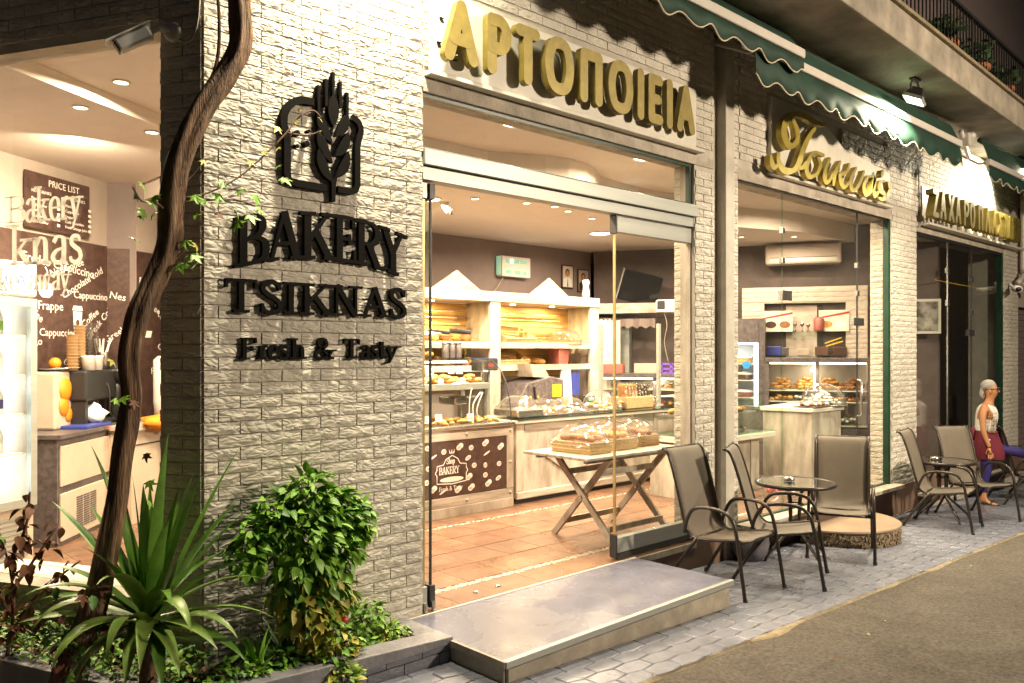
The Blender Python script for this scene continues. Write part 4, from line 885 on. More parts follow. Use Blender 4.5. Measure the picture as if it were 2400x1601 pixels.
t = thing("paper_bags", "white and black folded paper bags lying on the upper glass shelf", "bags", (5.55, 3.0, 1.812)); part("stack", MB().add([(-.35,-.1,0),(-.05,-.12,.02),(.05,.08,.03),(-.3,.1,.01),(-.2,0,.05)], [(0,1,4),(1,2,4),(2,3,4),(3,0,4)]), 'paper', t); part("dark_bag", MB().obox((-.1, 0, .05), (.12, .02, .03), .14, .035), 'dark', t, bevel=.01); part("dark_bag", MB().obox((.2, 0, .06), (.42, .02, .04), .14, .05), 'dark', t, bevel=.015)
t = thing("tongs", "pair of white serving tongs hanging in the glass case end", "tongs", (5.62, 2.5, .93)); part("arm", MB().tube([(0, 0, 0), (.0, 0, .15), (.1, 0, .27)], .008, 6, 4), 'wplastic', t, True); part("arm", MB().tube([(.07, 0, 0), (.05, 0, .1), (.13, 0, .27)], .008, 6, 4), 'wplastic', t, True); part("arm", MB().tube([(-.06, 0, 0), (-.05, 0, .2), (-.02, 0, .32)], .006, 6, 4), 'wplastic', t, True)
single("steel_container", "square steel container at the right end inside the glass case", "container", MB().lathe([(.08, 0), (.095, .24), (.10, .25), (.085, .25), (.07, .02), (0, .02)], 4), 'steel', (5.78, 2.75, .886), R(45))
single("steel_tray", "shallow steel bain-marie pan on the case shelf, behind the tongs", "pan", MB().box(-.16, .16, -.15, .15, 0, .09), 'steel', (5.70, 2.85, 1.06), bevel=.02)

# ================================================================== SECOND COUNTER
t = thing("counter", "whitewashed counter with raised diamond panel and pale stone top", "counter")
Y = 2.25; a, b = 6.0, 9.0
part("body", MB().box(a + .02, b, Y + .02, 2.95, .06, .86), 'wood', t)
part("plinth", MB().box(a + .03, b, Y + .05, 2.9, 0, .058), 'dark', t)
part("base_moulding", MB().box(a, b, Y - .02, Y + .02, .05, .13), 'woodh', t, bevel=.012)
part("corner_pilaster", MB().box(a + .01, a + .13, Y, Y + .02, .132, .86), 'wood', t, bevel=.004); part("corner_pilaster", MB().box(8.42, 8.5, Y, Y + .02, .132, .86), 'wood', t, bevel=.004); part("centre_stile", MB().box(7.62, 7.66, Y + .004, Y + .02, .132, .86), 'wood', t)
part("top_rail", MB().box(a + .14, 8.41, Y + .002, Y + .02, .78, .858), 'woodh', t, bevel=.003)
part("diamond_panel", MB().prism([(6.45, .48), (6.92, .80), (7.38, .48), (6.92, .20)], Y - .004, Y + .019, 'y'), 'wood', t, bevel=.008)
part("countertop", MB().box(a - .03, b, Y - .05, 3.0, .862, .90), 'panel', t, bevel=.008)
part("glass_ledge", MB().box(a - .02, b, Y - .06, Y + .25, .906, .914), 'glassg', t); part("dark_line", MB().box(a - .02, b, Y - .061, Y + .25, .9005, .9055), 'dark', t)
def dome(t, w, d, h, lip=.04, z0=0):
    """clear plastic rectangular bubble lid"""
    mb = MB(); n = 28; rings = []
    for k, (s, z) in enumerate(((1.0, 0), (1.0, lip), (.93, lip + .01), (.80, lip + h * .5), (.55, lip + h * .85), (.2, lip + h), (.0, lip + h))):
        e = .35 + .5 * min(1, k / 5)
        rings.append([(w / 2 * s * abs(cos(2 * pi * j / n)) ** e * (1 if cos(2 * pi * j / n) >= 0 else -1), d / 2 * s * abs(sin(2 * pi * j / n)) ** e * (1 if sin(2 * pi * j / n) >= 0 else -1), z0 + z) for j in range(n)])
    mb.add([p for r in rings for p in r], [(i*n+j, i*n+(j+1) % n, (i+1)*n+(j+1) % n, (i+1)*n+j) for i in range(len(rings) - 1) for j in range(n)])
    o = part("lid", mb, 'clear', t, True); part("lid_knob", MB().lathe([(.025, 0), (.02, .012), (.03, .03), (0, .034)], 12, (0, 0, z0 + lip + h)), 'clear', o, True)
    part("lid_rim", MB().tube([tuple(rings[1][j]) for j in range(n)] + [tuple(rings[1][0])], .0035, 5), 'clear', o)
    return o
for i, (x, y, la, kd, mt_) in enumerate(((6.28, 2.50, "steel pan under a clear lid, leftmost on the long counter", None, None), (6.68, 2.50, "clear-lidded tray of flat pies, second on the long counter", 'bun', 'bread'), (7.10, 2.52, "clear-lidded tray of chocolate and plain doughnuts, third on the long counter", 'ring', ('choc', 'bread', 'sugar')), (7.72, 2.55, "tall clear dome over sugar-dusted buns beside the wicker basket", 'bun', ('bread', 'sugar')))):
    t = thing("covered_tray", la, "covered tray", (x, y, .915), 0, "covered trays on the long counter")
    if i == 0: part("pan", MB().box(-.2, .2, -.2, .2, 0, .085), 'steel', t, bevel=.015)
    else: part("tray", MB().box(-.19, .19, -.2, .2, 0, .012), 'steel', t, bevel=.004)
    dome(t, .42, .44, (.13, .15, .15, .22)[i], .02, .087 if i == 0 else .013)
    if kd:
        me = None
        for k, (px, py, pz) in enumerate(grid(-.15, .15, -.15, .15, .05, 4, 4, .15, .02)):
            o = part("pastry", pastry_mesh(kd, mt_ if isinstance(mt_, str) else mt_[k % len(mt_)], k % 3), None, t); s = (.04, .04, .045)[k % 3] * (1.1 if i == 3 else 1); o.scale = (s, s, s); o.location = (px, py, pz + (.03 if i == 3 and hypot(px, py) < .1 else 0)); o.rotation_euler = (0, 0, rnd.uniform(0, 6))
t = thing("wicker_basket", "rectangular wicker basket of wrapped cakes at the right of the long counter", "basket", (8.30, 2.50, .915))
part("basket", MB().box(-.27, .27, -.13, .13, 0, .15), 'wicker', t, bevel=.012)
for i in range(8):
    t = thing("wrapped_cake", "cellophane bag of " + ("golden cookies" if i < 4 else "chocolate cookies") + " standing in the basket, " + ("first", "second", "third", "fourth", "fifth", "sixth", "seventh", "eighth")[i] + " from left", "cookie bag", (8.07 + i * .065, 2.47, 1.04), 0, "cookie bags in the counter basket")
    o = part("cookies", MB().box(-.028, .028, -.06, .06, .0, .18), 'bread' if i < 4 else 'choc', t, bevel=.02); o.rotation_euler = (0, -.12, 0)
    mb = MB(); 
    for k in range(8): mb.ball((rnd.uniform(-.02, .02), -.062, rnd.uniform(.02, .17)), rnd.uniform(.006, .012), 1, .4, 1, 6, 4)
    o = part("sugar_dots", mb, 'sugar', t, kind="stuff"); o.rotation_euler = (0, -.12, 0)
    part("film", MB().box(-.033, .033, -.068, .068, -.005, .20), 'clear', t, bevel=.02).rotation_euler = (0, -.12, 0)

# ================================================================== BREAD RACK
t = thing("bread_rack", "whitewashed bread rack with two triangular pediments and lit sloping shelves", "rack")
Y = 3.4; YB = 3.95; a, m1, b = 4.35, 6.70, 8.68
part("top_beam", MB().box(a, b, Y - .02, YB, 2.25, 2.372), 'woodh', t, bevel=.004)
for x0, x1 in ((a, a + .1), (6.66, 6.83), (8.50, b)): part("upright", MB().box(x0, x1, Y, Y + .04, 0, 2.248), 'wood', t, bevel=.004)
for x0, x1 in ((a, a + .04), (6.72, 6.77), (8.62, b)): part("side_panel", MB().box(x0, x1, Y + .042, YB, 0, 2.248), 'wood', t)
for k in range(10): part("back_board", MB().box(a, b, YB - .02, YB, 1.30 + k * .095, 1.388 + k * .095), 'pine', t)
part("back_panel", MB().box(a, b, YB - .015, YB, 0, 1.29), 'beigew', t)
for x, w_ in ((6.14, .37), (7.70, .36)):
    part("pediment", MB().prism([(x - w_, 2.374), (x + w_, 2.374), (x, 2.60)], Y, Y + .03, 'y'), 'woodh', t, bevel=.003)
    part("cutout", MB().prism([(x - .025, 2.475), (x + .025, 2.475), (x, 2.44)], Y - .0015, Y, 'y'), 'rustic', t)
for x in (5.83, 6.75, 7.70, 8.6): part("diamond_mark", MB().prism([(x - .028, 2.31), (x, 2.27), (x + .028, 2.31), (x, 2.35)], Y - .0225, Y - .0205, 'y'), 'rustic', t)
for x0, x1 in ((a + .1, 6.655), (6.835, 8.495)):
    for z in (1.735, 1.455): part("shelf", MB().box(x0, x1, Y + .005, YB - .03, z - .03, z), 'woodh', t, bevel=.003); part("shelf_lip", MB().box(x0, x1, Y - .012, Y + .004, z - .06, z + .012), 'woodh', t, bevel=.003)
    for k, (y, z) in enumerate(((3.82, 2.13), (3.76, 2.05), (3.70, 1.97), (3.64, 1.89))):
        part("slat", MB().obox((x0, y, z), (x1 - .25, y, z), .05, .016), 'pine', t, bevel=.003)
    for k in range(4): part("slat", MB().obox((x0, 3.55 + k * .09, 1.755 + k * .022), (x1, 3.55 + k * .09, 1.755 + k * .022), .05, .014), 'pine', t, bevel=.003)
for x in (5.1, 5.95, 7.27, 8.0):
    part("rack_lamp", MB().lathe([(.035, 2.249), (.035, 2.235), (0, 2.235)], 14, (x, Y + .25, 0)), 'bulb', t)
    lamp("rack_light", (x, Y + .25, 2.225), 20, (1, .68, .30), .07, None, (x, Y + .3, 1))
lamp("rack_strip_light", (7.7, Y + .1, 1.41), 6, (1, .7, .4), .05, 1.2, (7.7, Y + .3, 0))
def basket(lab, loc, rz, w, d, h, tilt=0, grp=None):
    t = thing("bread_basket", lab, "basket", loc, rz, grp); t.rotation_euler = (tilt, 0, rz)
    mb = MB()
    for x0, x1, y0, y1 in ((-w/2, w/2, -d/2, -d/2 + .012), (-w/2, w/2, d/2 - .012, d/2), (-w/2, -w/2 + .012, -d/2 + .013, d/2 - .013), (w/2 - .012, w/2, -d/2 + .013, d/2 - .013)): mb.box(x0, x1, y0, y1, 0, h)
    part("woven_side", mb, 'wicker', t, kind="stuff"); part("woven_bottom", MB().box(-w/2, w/2, -d/2, d/2, -.008, .0), 'wicker', t)
    part("rim", MB().tube([(-w/2, -d/2, h), (w/2, -d/2, h), (w/2, d/2, h), (-w/2, d/2, h), (-w/2, -d/2, h)], .008, 6), 'wicker', t, True)
    return t
basket("empty wicker basket tilted on the rack's upper right shelf", (7.20, 3.62, 1.80), .15, .62, .34, .09, .5)
basket("wicker basket lying on the rack's lower right shelf", (7.10, 3.62, 1.50), -.1, .55, .3, .08, .35)
single("pink_tub", "translucent pink plastic tub on the rack's lower right shelf", "tub", MB().lathe([(.16, 0), (.20, .24), (.21, .25), (.19, .25), (.15, .01)], 4, sx=1.5, sy=.8), 'pink', (8.1, 3.62, 1.458), R(45), bevel=.02)
single("clear_bowl", "upturned clear plastic bowl on the rack's upper right shelf", "bowl", MB().lathe([(.26, 0), (.25, .08), (.18, .17), (.06, .2), (0, .2)], 24), 'clear', (8.18, 3.6, 1.737), smooth=True)
pile("loaf lying on the rack's shelf behind the glass case", "loaf", "loaves on the rack", 'roll', 'bread2', [(5.0, 3.65, 1.52), (5.45, 3.6, 1.52), (5.95, 3.65, 1.52), (6.35, 3.6, 1.5), (5.2, 3.6, 1.80), (5.8, 3.62, 1.80)], .11)
pile("yellow loaf on the rack's right lower shelf", "loaf", "light loaves on the rack", 'roll', 'bread', [(7.45, 3.6, 1.51), (7.72, 3.66, 1.5)], .10)
# things under and around the rack
t = thing("bread_slicer", "dark bread slicing machine with yellow label, under the rack", "bread slicer", (7.30, 3.35, .6)); part("body", MB().prism([(-.45, 0), (.35, 0), (.35, .68), (.12, .72), (-.30, .64), (-.45, .40)], -.25, .25, 'y'), 'marble', t, bevel=.01)
part("stand", MB().box(-.40, .30, -.2, .2, -.6, -.003), 'marble', t); part("label", MB().box(.14, .30, -.256, -.252, .46, .62), 'yellow', t); part("slot", MB().box(-.38, -.02, -.258, -.252, .16, .22), 'dark', t); part("lever", MB().obox((-.2, -.27, .6), (-.1, -.27, .0), .02, .02), 'iron', t)
part("hopper", MB().add([(-.15, -.2, .72), (.15, -.2, .70), (.02, -.2, .86), (-.2, -.2, .88), (-.15, .1, .72), (.15, .1, .70), (.02, .1, .86), (-.2, .1, .88)], [(0,1,2,3),(7,6,5,4),(0,4,5,1),(1,5,6,2),(2,6,7,3),(3,7,4,0)]), 'rustic', t)
for k in range(3): part("button", MB().ball((-.38 + k * .13, -.255, .47), .016), 'yellow', t)
part("warning_sign", MB().prism([(-.44, .26), (-.36, .26), (-.40, .33)], -.257, -.253, 'y'), 'yellow', t)
t = thing("price_display", "black price display with red digits on a slim post", "display", (6.02, 2.82, .9)); part("post", MB().tube([(0, 0, 0), (0, 0, .52)], .018, 10), 'steel', t); part("display_box", MB().box(-.12, .20, -.05, .05, .52, .66), 'dark', t, bevel=.01); part("glow", MB().box(-.11, .19, -.045, .045, .661, .664), 'blue', t); part("digits", MB().box(.05, .13, -.053, -.0515, .57, .60), 'red', t)
t = thing("curtain", "pale hanging curtain strip at the doorway right of the rack", "curtain", (9.15, 3.7, 0)); mb = MB(); vs = [(-.35 + .7 * i / 40, .03 * sin(i * 1.1), z) for i in range(41) for z in (.2, 2.1)]; part("cloth", mb.add(vs, [(2*i, 2*i+2, 2*i+3, 2*i+1) for i in range(40)]), 'panel', t, True); part("rail", MB().tube([(-.4, 0, 2.11), (.4, 0, 2.11)], .012, 8), 'steel', t)
t = thing("shelf_beam", "whitewashed beam carrying the dark screen, right of the bread rack", "shelf", WR(.1, .55, 0), RW); part("board", MB().box(-.55, 1.05, -.02, .30, 2.20, 2.35), 'woodh', t, bevel=.005); part("lower_glass", MB().box(-.5, 1.6, 0, .25, 2.13, 2.14), 'glassg', t)
t = thing("screen", "switched-off dark screen leaning back on the whitewashed beam", "screen", WR(.75, .50, 2.352), RW + .45); o = part("panel", MB().box(-.30, .30, -.015, .015, 0, .46), 'screen', t, bevel=.006); o.rotation_euler = (.25, .22, 0); o = part("bezel", MB().box(-.315, -.301, -.02, .02, 0, .465), 'alu', t); o.rotation_euler = (.25, .22, 0)
t = thing("speaker", "small white speaker with wires hanging from the beam's end", "speaker", WR(1.22, .55, 2.22), RW); part("body", MB().box(-.16, .14, -.08, .08, -.02, .17), 'wplastic', t, bevel=.03); part("grille", MB().box(-.13, -.02, -.092, -.081, .03, .15), 'dark', t, bevel=.01); part("wire", MB().tube([(-.05, 0, 0), (.0, -.02, -.2), (-.04, 0, -.45), (.02, 0, -.75)], .005, 5, 5), 'cable', t, True)
t = thing("insect_killer", "white wall unit with glowing green openings above the bread rack", "wall unit", (8.03, 4.5, 2.84)); W_ = .28
part("housing", MB().box(-W_, W_, -.12, -.004, -.145, .145), 'wplastic', t, bevel=.012); part("green_glow", MB().box(-W_ - .012, -W_ - .002, -.09, -.01, -.12, .14), mat("green_lit_strip", (.4, .75, .55), emit=.35, var=0), t)
for x0, x1, z0, z1 in ((-.21, .05, .05, .10), (.07, .2, .05, .10), (-.21, -.11, -.10, -.05), (-.04, .07, -.11, -.05), (.13, .20, -.11, -.06)): part("opening", MB().box(x0, x1, -.1225, -.1205, z0, z1), mat("green_lit_opening", (.2, .5, .36), emit=.35, var=0), t, bevel=.001)
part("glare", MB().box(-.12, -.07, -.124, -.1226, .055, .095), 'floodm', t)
part("stay", MB().tube([(-.2, -.06, -.15), (-.35, -.04, -.35), (-.55, -.03, -.45)], .005, 5, 4), 'cable', t)
for i, (x, z, la) in enumerate(((8.03 + 1.55, 2.80, "framed portrait of a dark-haired man in a white coat"), (8.03 + 1.98, 2.76, "framed portrait of a dark-haired woman in a dark jacket"))):
    xx = x if x < 9.55 else 9.52 + (x - 9.5) * .0
    t = thing("framed_portrait", la, "portrait", (9.20 if i == 0 else 9.56, 4.495, z - .02), 0, "framed portraits on the taupe wall")
    part("frame", MB().box(-.13, .13, -.02, 0, -.18, .18), 'choc', t, bevel=.003); part("photo", MB().box(-.11, .11, -.0225, -.0205, -.16, .16), 'panel' if i == 0 else 'beigew', t)
    part("printed_hair", MB().prism([(.05 * cos(a) - .01, .06 + .062 * sin(a)) for a in [2*pi*k/14 for k in range(14)]][::-1], -.0236, -.0228, 'y'), 'choc', t)
    part("printed_face", MB().prism([(.036 * cos(a) - .01, .045 + .05 * sin(a)) for a in [2*pi*k/14 for k in range(14)]][::-1], -.0246, -.0238, 'y'), 'skin', t)
    part("printed_clothes", MB().prism([(-.10, -.155), (.09, -.155), (.08, -.04), (.01, -.005), (-.03, -.005), (-.10, -.04)], -.0246, -.0228, 'y'), 'paper' if i == 0 else 'dark', t)
    part("printed_tie", MB().prism([(-.02, -.15), (.005, -.15), (-.005, -.01)], -.0256, -.0248, 'y'), 'navy' if i == 0 else 'paper', t)
single("white_bottle", "white plastic bottle on the top right corner of the rack", "bottle", MB().lathe([(.05, 0), (.055, .05), (.04, .16), (.05, .22), (.045, .25), (0, .25)], 14), 'wplastic', (8.52, 3.5, 2.375), smooth=True)
t = thing("hanging_bags", "white and blue bags hanging under the rack's right bay", "bags", (8.02, 3.42, .85)); mb = MB(); vs = [(.13 * (.6 + .4 * (j / 6)) * (-1 + 2 * i / 10), .04 * sin(i * 1.9), .55 - .55 * j / 6) for j in range(7) for i in range(11)]; part("bag", mb.add(vs, [(j*11+i, j*11+i+1, (j+1)*11+i+1, (j+1)*11+i) for j in range(6) for i in range(10)]), 'paper', t, True)
mb = MB(); vs = [(.2 + .08 * (-1 + 2 * i / 6), .03 * sin(i * 2.2), .5 - .3 * j / 4) for j in range(5) for i in range(7)]; part("blue_bag", mb.add(vs, [(j*7+i, j*7+i+1, (j+1)*7+i+1, (j+1)*7+i) for j in range(4) for i in range(6)]), 'blue', t, True)
part("hook_rail", MB().tube([(-.3, 0, .56), (.45, 0, .56)], .008, 6), 'steel', t)
single("tip_cup", "brown paper tip cup with dark lid on the long counter", "cup", MB().lathe([(.04, 0), (.052, .13), (.056, .135), (.05, .15), (0, .15)], 16), 'cup', (7.42, 2.85, .91), smooth=True)
t = thing("cash_register", "small black till with green lit display behind the covered trays", "till", (7.75, 2.85, .91), .2); part("base", MB().box(-.2, .2, -.12, .12, 0, .07), 'dark', t, bevel=.01); part("display", MB().box(-.08, .12, -.10, -.02, .08, .17), 'dark', t, bevel=.01); part("digits", MB().box(-.04, .08, -.103, -.101, .11, .145), mat("green_digits", (.1, .8, .4), emit=1.5, var=0), t)
t = thing("counter_post", "slim grey metal post rising from the long counter", "post", (7.62, 2.45, .91)); part("pole", MB().box(-.025, .025, -.02, .02, 0, 1.05), 'alu', t); part("foot", MB().box(-.06, .06, -.05, .05, -.002, .01), 'alu', t)
t = thing("counter_post", "slim grey metal post in front of the right pastry cases", "post", (8.98, 2.6, .91)); part("pole", MB().box(-.025, .025, -.02, .02, 0, 1.1), 'alu', t); part("foot", MB().box(-.06, .06, -.05, .05, -.002, .01), 'alu', t)

# ================================================================== FOLDING TABLE
t = thing("folding_table", "weathered wooden folding table with crossed legs just inside the entrance", "table", (5.62, .66, 0), R(0))
for k in range(8): part("slat", MB().box(-.68, .64, -.375 + k * .094, -.375 + k * .094 + .089, .748, .772), 'rustic', t, bevel=.004)
part("front_batten", MB().box(-.6, .56, -.30, -.26, .715, .747), 'rustic', t); part("back_batten", MB().box(-.6, .56, .26, .30, .715, .747), 'rustic', t)
for i, x in enumerate((-.33, .43)):
    part("leg", MB().obox((x - .02, -.40, .0), (x - .02, .30, .735), .03, .055, (0, -1, 1)), 'rustic', t, bevel=.004)
    part("leg", MB().obox((x + .02, .36, .0), (x + .02, -.30, .735), .03, .055, (0, 1, 1)), 'rustic', t, bevel=.004)
    part("hinge_pin", MB().tube([(x - .05, -.02, .385), (x + .05, -.02, .385)], .012, 8), 'steel', t)
for y, z, x0, x1 in ((-.30, .14, -.33, .41), (.22, .14, -.31, .45), (.17, .58, -.33, .41), (-.19, .60, -.31, .45)): part("stretcher", MB().obox((x0, y, z), (x1, y, z), .022, .05), 'rustic', t, bevel=.003)
for i, (x, y, la, mt_) in enumerate(((5.26, .64, "clear-lidded wicker tray, leftmost on the folding table", 'bread2'), (5.66, .68, "clear-lidded wicker tray, middle one on the folding table", 'bread'), (6.04, .72, "clear-lidded wicker tray of dark loaves, rightmost on the folding table", 'bread2'))):
    t = thing("wicker_tray", la, "basket", (x, y, .775), 0, "lidded wicker trays on the folding table")
    w_, d_ = .28, .44
    for x0, x1, y0, y1 in ((-w_/2, w_/2, -d_/2, -d_/2 + .012), (-w_/2, w_/2, d_/2 - .012, d_/2), (-w_/2, -w_/2 + .012, -d_/2 + .013, d_/2 - .013), (w_/2 - .012, w_/2, -d_/2 + .013, d_/2 - .013)): part("woven_side", MB().box(x0, x1, y0, y1, 0, .095), 'wicker', t, bevel=.004)
    part("woven_bottom", MB().box(-w_/2, w_/2, -d_/2, d_/2, 0, .006), 'wicker', t)
    for z in (.03, .062, .093): part("woven_band", MB().tube([(-w_/2, -d_/2, z), (w_/2, -d_/2, z), (w_/2, d_/2, z), (-w_/2, d_/2, z), (-w_/2, -d_/2, z)], .006, 6), 'wicker', t, True)
    o = dome(t, .37, .52, .15, .035, .055)
    for k, (px, py, pz) in enumerate(grid(-.09, .09, -.17, .17, .11, 2, 4, .1, .015)):
        q = part("loaf", pastry_mesh('roll' if i != 1 else 'bun', mt_, k % 3), None, t); s = .055; q.scale = (s, s, s); q.location = (px, py, pz); q.rotation_euler = (0, 0, 1.5 + rnd.uniform(-.3, .3))
# more stock on the rack and the long counter
pile("long loaf stacked upright against the back of the rack's right bay", "loaf", "loaves in the right bay of the rack", 'roll', ('bread', 'bread2'), [(7.0 + .13 * i, 3.72, 1.53) for i in range(5)], .085)
pile("round loaf on the rack's left bay, upper shelf", "loaf", "round loaves in the left bay of the rack", 'bun', ('bread', 'bread2'), [(4.9 + .17 * i, 3.58, 1.80) for i in range(10)], .08)
pile("round loaf on the rack's left bay, lower shelf", "loaf", "round loaves low in the left bay of the rack", 'bun', ('bread2', 'bread'), [(4.9 + .17 * i, 3.58, 1.52) for i in range(10)], .075)
for i, (x, y, la) in enumerate(((7.98, 2.42, "small bag of sugared biscuits left of the wicker basket"), (8.66, 2.46, "bag of almond biscuits right of the wicker basket"))):
    t = thing("biscuit_bag", la, "cookie bag", (x, y, .915), 0, "biscuit bags beside the counter basket")
    for k in range(6): o = part("biscuit", pastry_mesh('bun', 'bread' if k % 2 else 'sugar', k % 3), None, t); o.scale = (.035,) * 3; o.location = (rnd.uniform(-.04, .04), rnd.uniform(-.03, .03), .03 + .028 * (k // 2))
    part("film", MB().ball((0, 0, .075), .085, 1, .8, .9, 12, 8, .06), 'clear', t, True)
# ================================================================== RIGHT PASTRY CASES AND MIDDLE WINDOW
t = thing("pastry_case", "dark-framed lit pastry case seen right of the bread rack", "display case", WR(.3, .95, 0), RW)
def case(t, L, z0, z1, d, nsh, lit='bulb', post=.05):
    part("base", MB().box(0, L, 0, d, 0, z0), 'marble', t)
    part("top", MB().box(-.02, L + .02, -.02, d, z1 - .06, z1), 'marble', t, bevel=.004)
    for x in (0, L / 2, L): part("post", MB().box(x - post/2, x + post/2, .0, post, z0, z1 - .061), 'marble', t)
    part("back", MB().box(0, L, d - .01, d, z0, z1 - .06), 'beigew', t)
    for k in range(nsh): z = z0 + (z1 - z0) * (k + .0) / nsh + .03; part("shelf", MB().box(0, L, .06, d - .02, z - .012, z), 'panel', t)
    part("light_tube", MB().box(.04, L - .04, .03, .05, z1 - .082, z1 - .062), lit, t)
    part("front_glass", MB().box(0.03, L - .03, .012, .018, z0, z1 - .07), 'glass2', t)
case(t, 1.6, .55, 1.32, .6, 3)
lamp("case_light", WR(1.1, .8, 1.22), 7, (1, .85, .6), .05, 1.2, WR(1.1, .75, .3))
def wpile(lab, cat, grp, kind, m, u0, u1, o0, o1, z, nu, no, size, dz=.01, name=None):
    pile(lab, cat, grp, kind, m, [WR(a, b, c) for a, b, c in grid(u0, u1, o0, o1, z, nu, no, .2, dz)], size, name)
for z, m_, la in ((.63, ('bread', 'sugar'), "lower"), (.885, ('bread', 'red', 'sugar'), "middle"), (1.14, ('sugar', 'bread'), "top")):
    wpile("small cream pastry on the %s shelf of the dark-framed case" % la, "pastry", "pastries on the %s shelf of the dark case" % la, 'bun', m_, .4, 1.8, .45, .8, z, 12, 2, .045)
single("card_box", "grey cardboard box on top of the dark-framed pastry case", "box", MB().box(-.16, .16, -.1, .1, 0, .14), 'beigew', WR(.95, .75, 1.322), RW, bevel=.004)
single("cake_box", "red and white cake box on top of the dark-framed pastry case", "box", MB().box(-.17, .17, -.1, .1, 0, .13), 'pink', WR(.45, .75, 1.322), RW, bevel=.004)
single("crate", "violet slatted plastic crate on top of the dark-framed pastry case", "crate", MB().box(-.14, .14, -.1, .1, 0, .02).box(-.14, .14, -.1, -.09, .05, .08).box(-.14, .14, -.1, -.09, .12, .15).box(-.14, -.12, -.1, .1, 0, .15).box(.12, .14, -.1, .1, 0, .15).box(-.02, .02, -.1, -.09, .02, .15), 'violet', WR(1.32, .75, 1.322), RW)
t = thing("fridge", "bright back-room fridge seen through the doorway beside the curtain", "fridge", WR(.25, .12, 0), RW); part("cabinet", MB().box(-.3, .35, -.1, .1, 0, 2.0), 'alu', t); part("lit_door", MB().box(-.05, .05, -.106, -.101, .6, 1.95), 'bulbw', t); part("handle", MB().box(.1, .12, -.12, -.101, .9, 1.4), 'steel', t)
single("scallop_cloth", "short dusky scalloped cloth hanging under the whitewashed beam", "cloth", MB().add([(-.4 + .8 * i / 24, .02 * sin(i), z) for i in range(25) for z in (2.12, 1.96 + .05 * abs(sin(i * .8)))], [(2*i, 2*i+2, 2*i+3, 2*i+1) for i in range(24)]), 'taupe', WR(.65, .55, 0), RW)
# counter basket end glass counter seen in both openings
t = thing("glass_counter", "low glass pastry counter with green-tinted ledge behind the first pillar", "display case", (8.30, 1.05, 0), R(0))
part("body", MB().box(-.75, .55, .0, .6, 0, .60), 'wood', t); part("pilaster", MB().box(.38, .56, -.02, .0, .0, .6), 'wood', t, bevel=.004); part("base_moulding", MB().box(-.78, .6, -.04, -.021, .0, .07), 'woodh', t, bevel=.006)
part("ledge", MB().box(-.8, .72, -.14, .62, .62, .68), 'panel', t, bevel=.006); part("ledge_glass", MB().box(-.8, .72, -.16, .62, .685, .70), 'glassg', t)
part("tray", MB().box(-.7, .6, .05, .55, .90, .92), 'steel', t); part("front_glass", MB().box(-.75, .6, -.02, -.012, .70, 1.12), 'glass2', t); part("top_glass", MB().box(-.75, .6, -.02, .5, 1.125, 1.133), 'glassg', t); part("end_glass", MB().box(.602, .61, -.02, .5, .70, 1.12), 'glassg', t)
part("post", MB().tube([(-.2, -.03, .7), (-.2, -.03, 1.12)], .009, 8), 'dark', t)
pile("flat golden pie on the glass counter's upper tray", "pie", "pies on the glass counter", 'bun', ('bread', 'bread2'), grid(7.7, 8.8, 1.12, 1.55, .95, 12, 3, .2), .055)
pile("flat pastry on the glass counter's lower ledge", "pie", "pastries low in the glass counter", 'bun', 'bread2', grid(7.7, 8.8, 1.1, 1.4, .72, 8, 2, .2), .045)
# tall cake fridge
t = thing("cake_fridge", "tall dark cake fridge with brightly lit white interior, behind the pilaster", "fridge", WR(1.75, .85, 0), RW)
part("cabinet_back", MB().box(0, .80, .55, .6, 0, 2.09), 'marble', t); part("side", MB().box(.76, .84, 0, .549, 0, 2.09), 'marble', t); part("side", MB().box(-.02, .02, 0, .549, 0, 2.09), 'marble', t); part("header", MB().box(.021, .759, -.01, .549, 1.76, 2.09), 'marble', t); part("foot", MB().box(.021, .759, 0, .549, 0, .5), 'marble', t)
part("lit_strip", MB().box(.70, .75, .03, .05, .52, 1.74), 'bulbw', t); part("lit_strip", MB().box(.03, .75, .03, .05, 1.73, 1.755), 'bulbw', t); part("lining", MB().box(.03, .75, .53, .545, .5, 1.76), 'wplastic', t)
for z in (.75, 1.0, 1.24, 1.47): part("shelf", MB().box(.03, .72, .06, .52, z - .012, z), 'wplastic', t)
part("door_glass", MB().box(.02, .76, -.006, 0, .5, 1.76), 'glass2', t); part("sticker", MB(Matrix.Translation((.60, -.008, 1.45)) @ Matrix.Rotation(R(90), 4, 'X')).lathe([(.055, 0), (.055, .002), (0, .002)], 18), mat("blue_sticker", (.02, .25, .6), var=0), t)
lamp("fridge_light", WR(2.1, .75, 1.7), 9, (.95, .97, 1), .5, .05, WR(2.1, .6, .5))
for z, m_, la in ((.775, 'choc', "lowest"), (1.025, 'red', "second"), (1.27, 'choc', "third"), (1.50, 'bread', "top")):
    for k, u in enumerate((1.95, 2.28)):
        o = thing("cake", "frosted cake on the %s shelf of the cake fridge, %s one" % (la, ("left", "right")[k]), "cake", WR(u, .6, z - .02), RW, "cakes in the tall fridge"); part("sponge", MB().lathe([(.14, 0), (.14, .06), (0, .06)], 20), m_, o); part("icing", MB().lathe([(.143, .06), (.14, .085), (.05, .10), (0, .1)], 20), 'sugar', o, True)
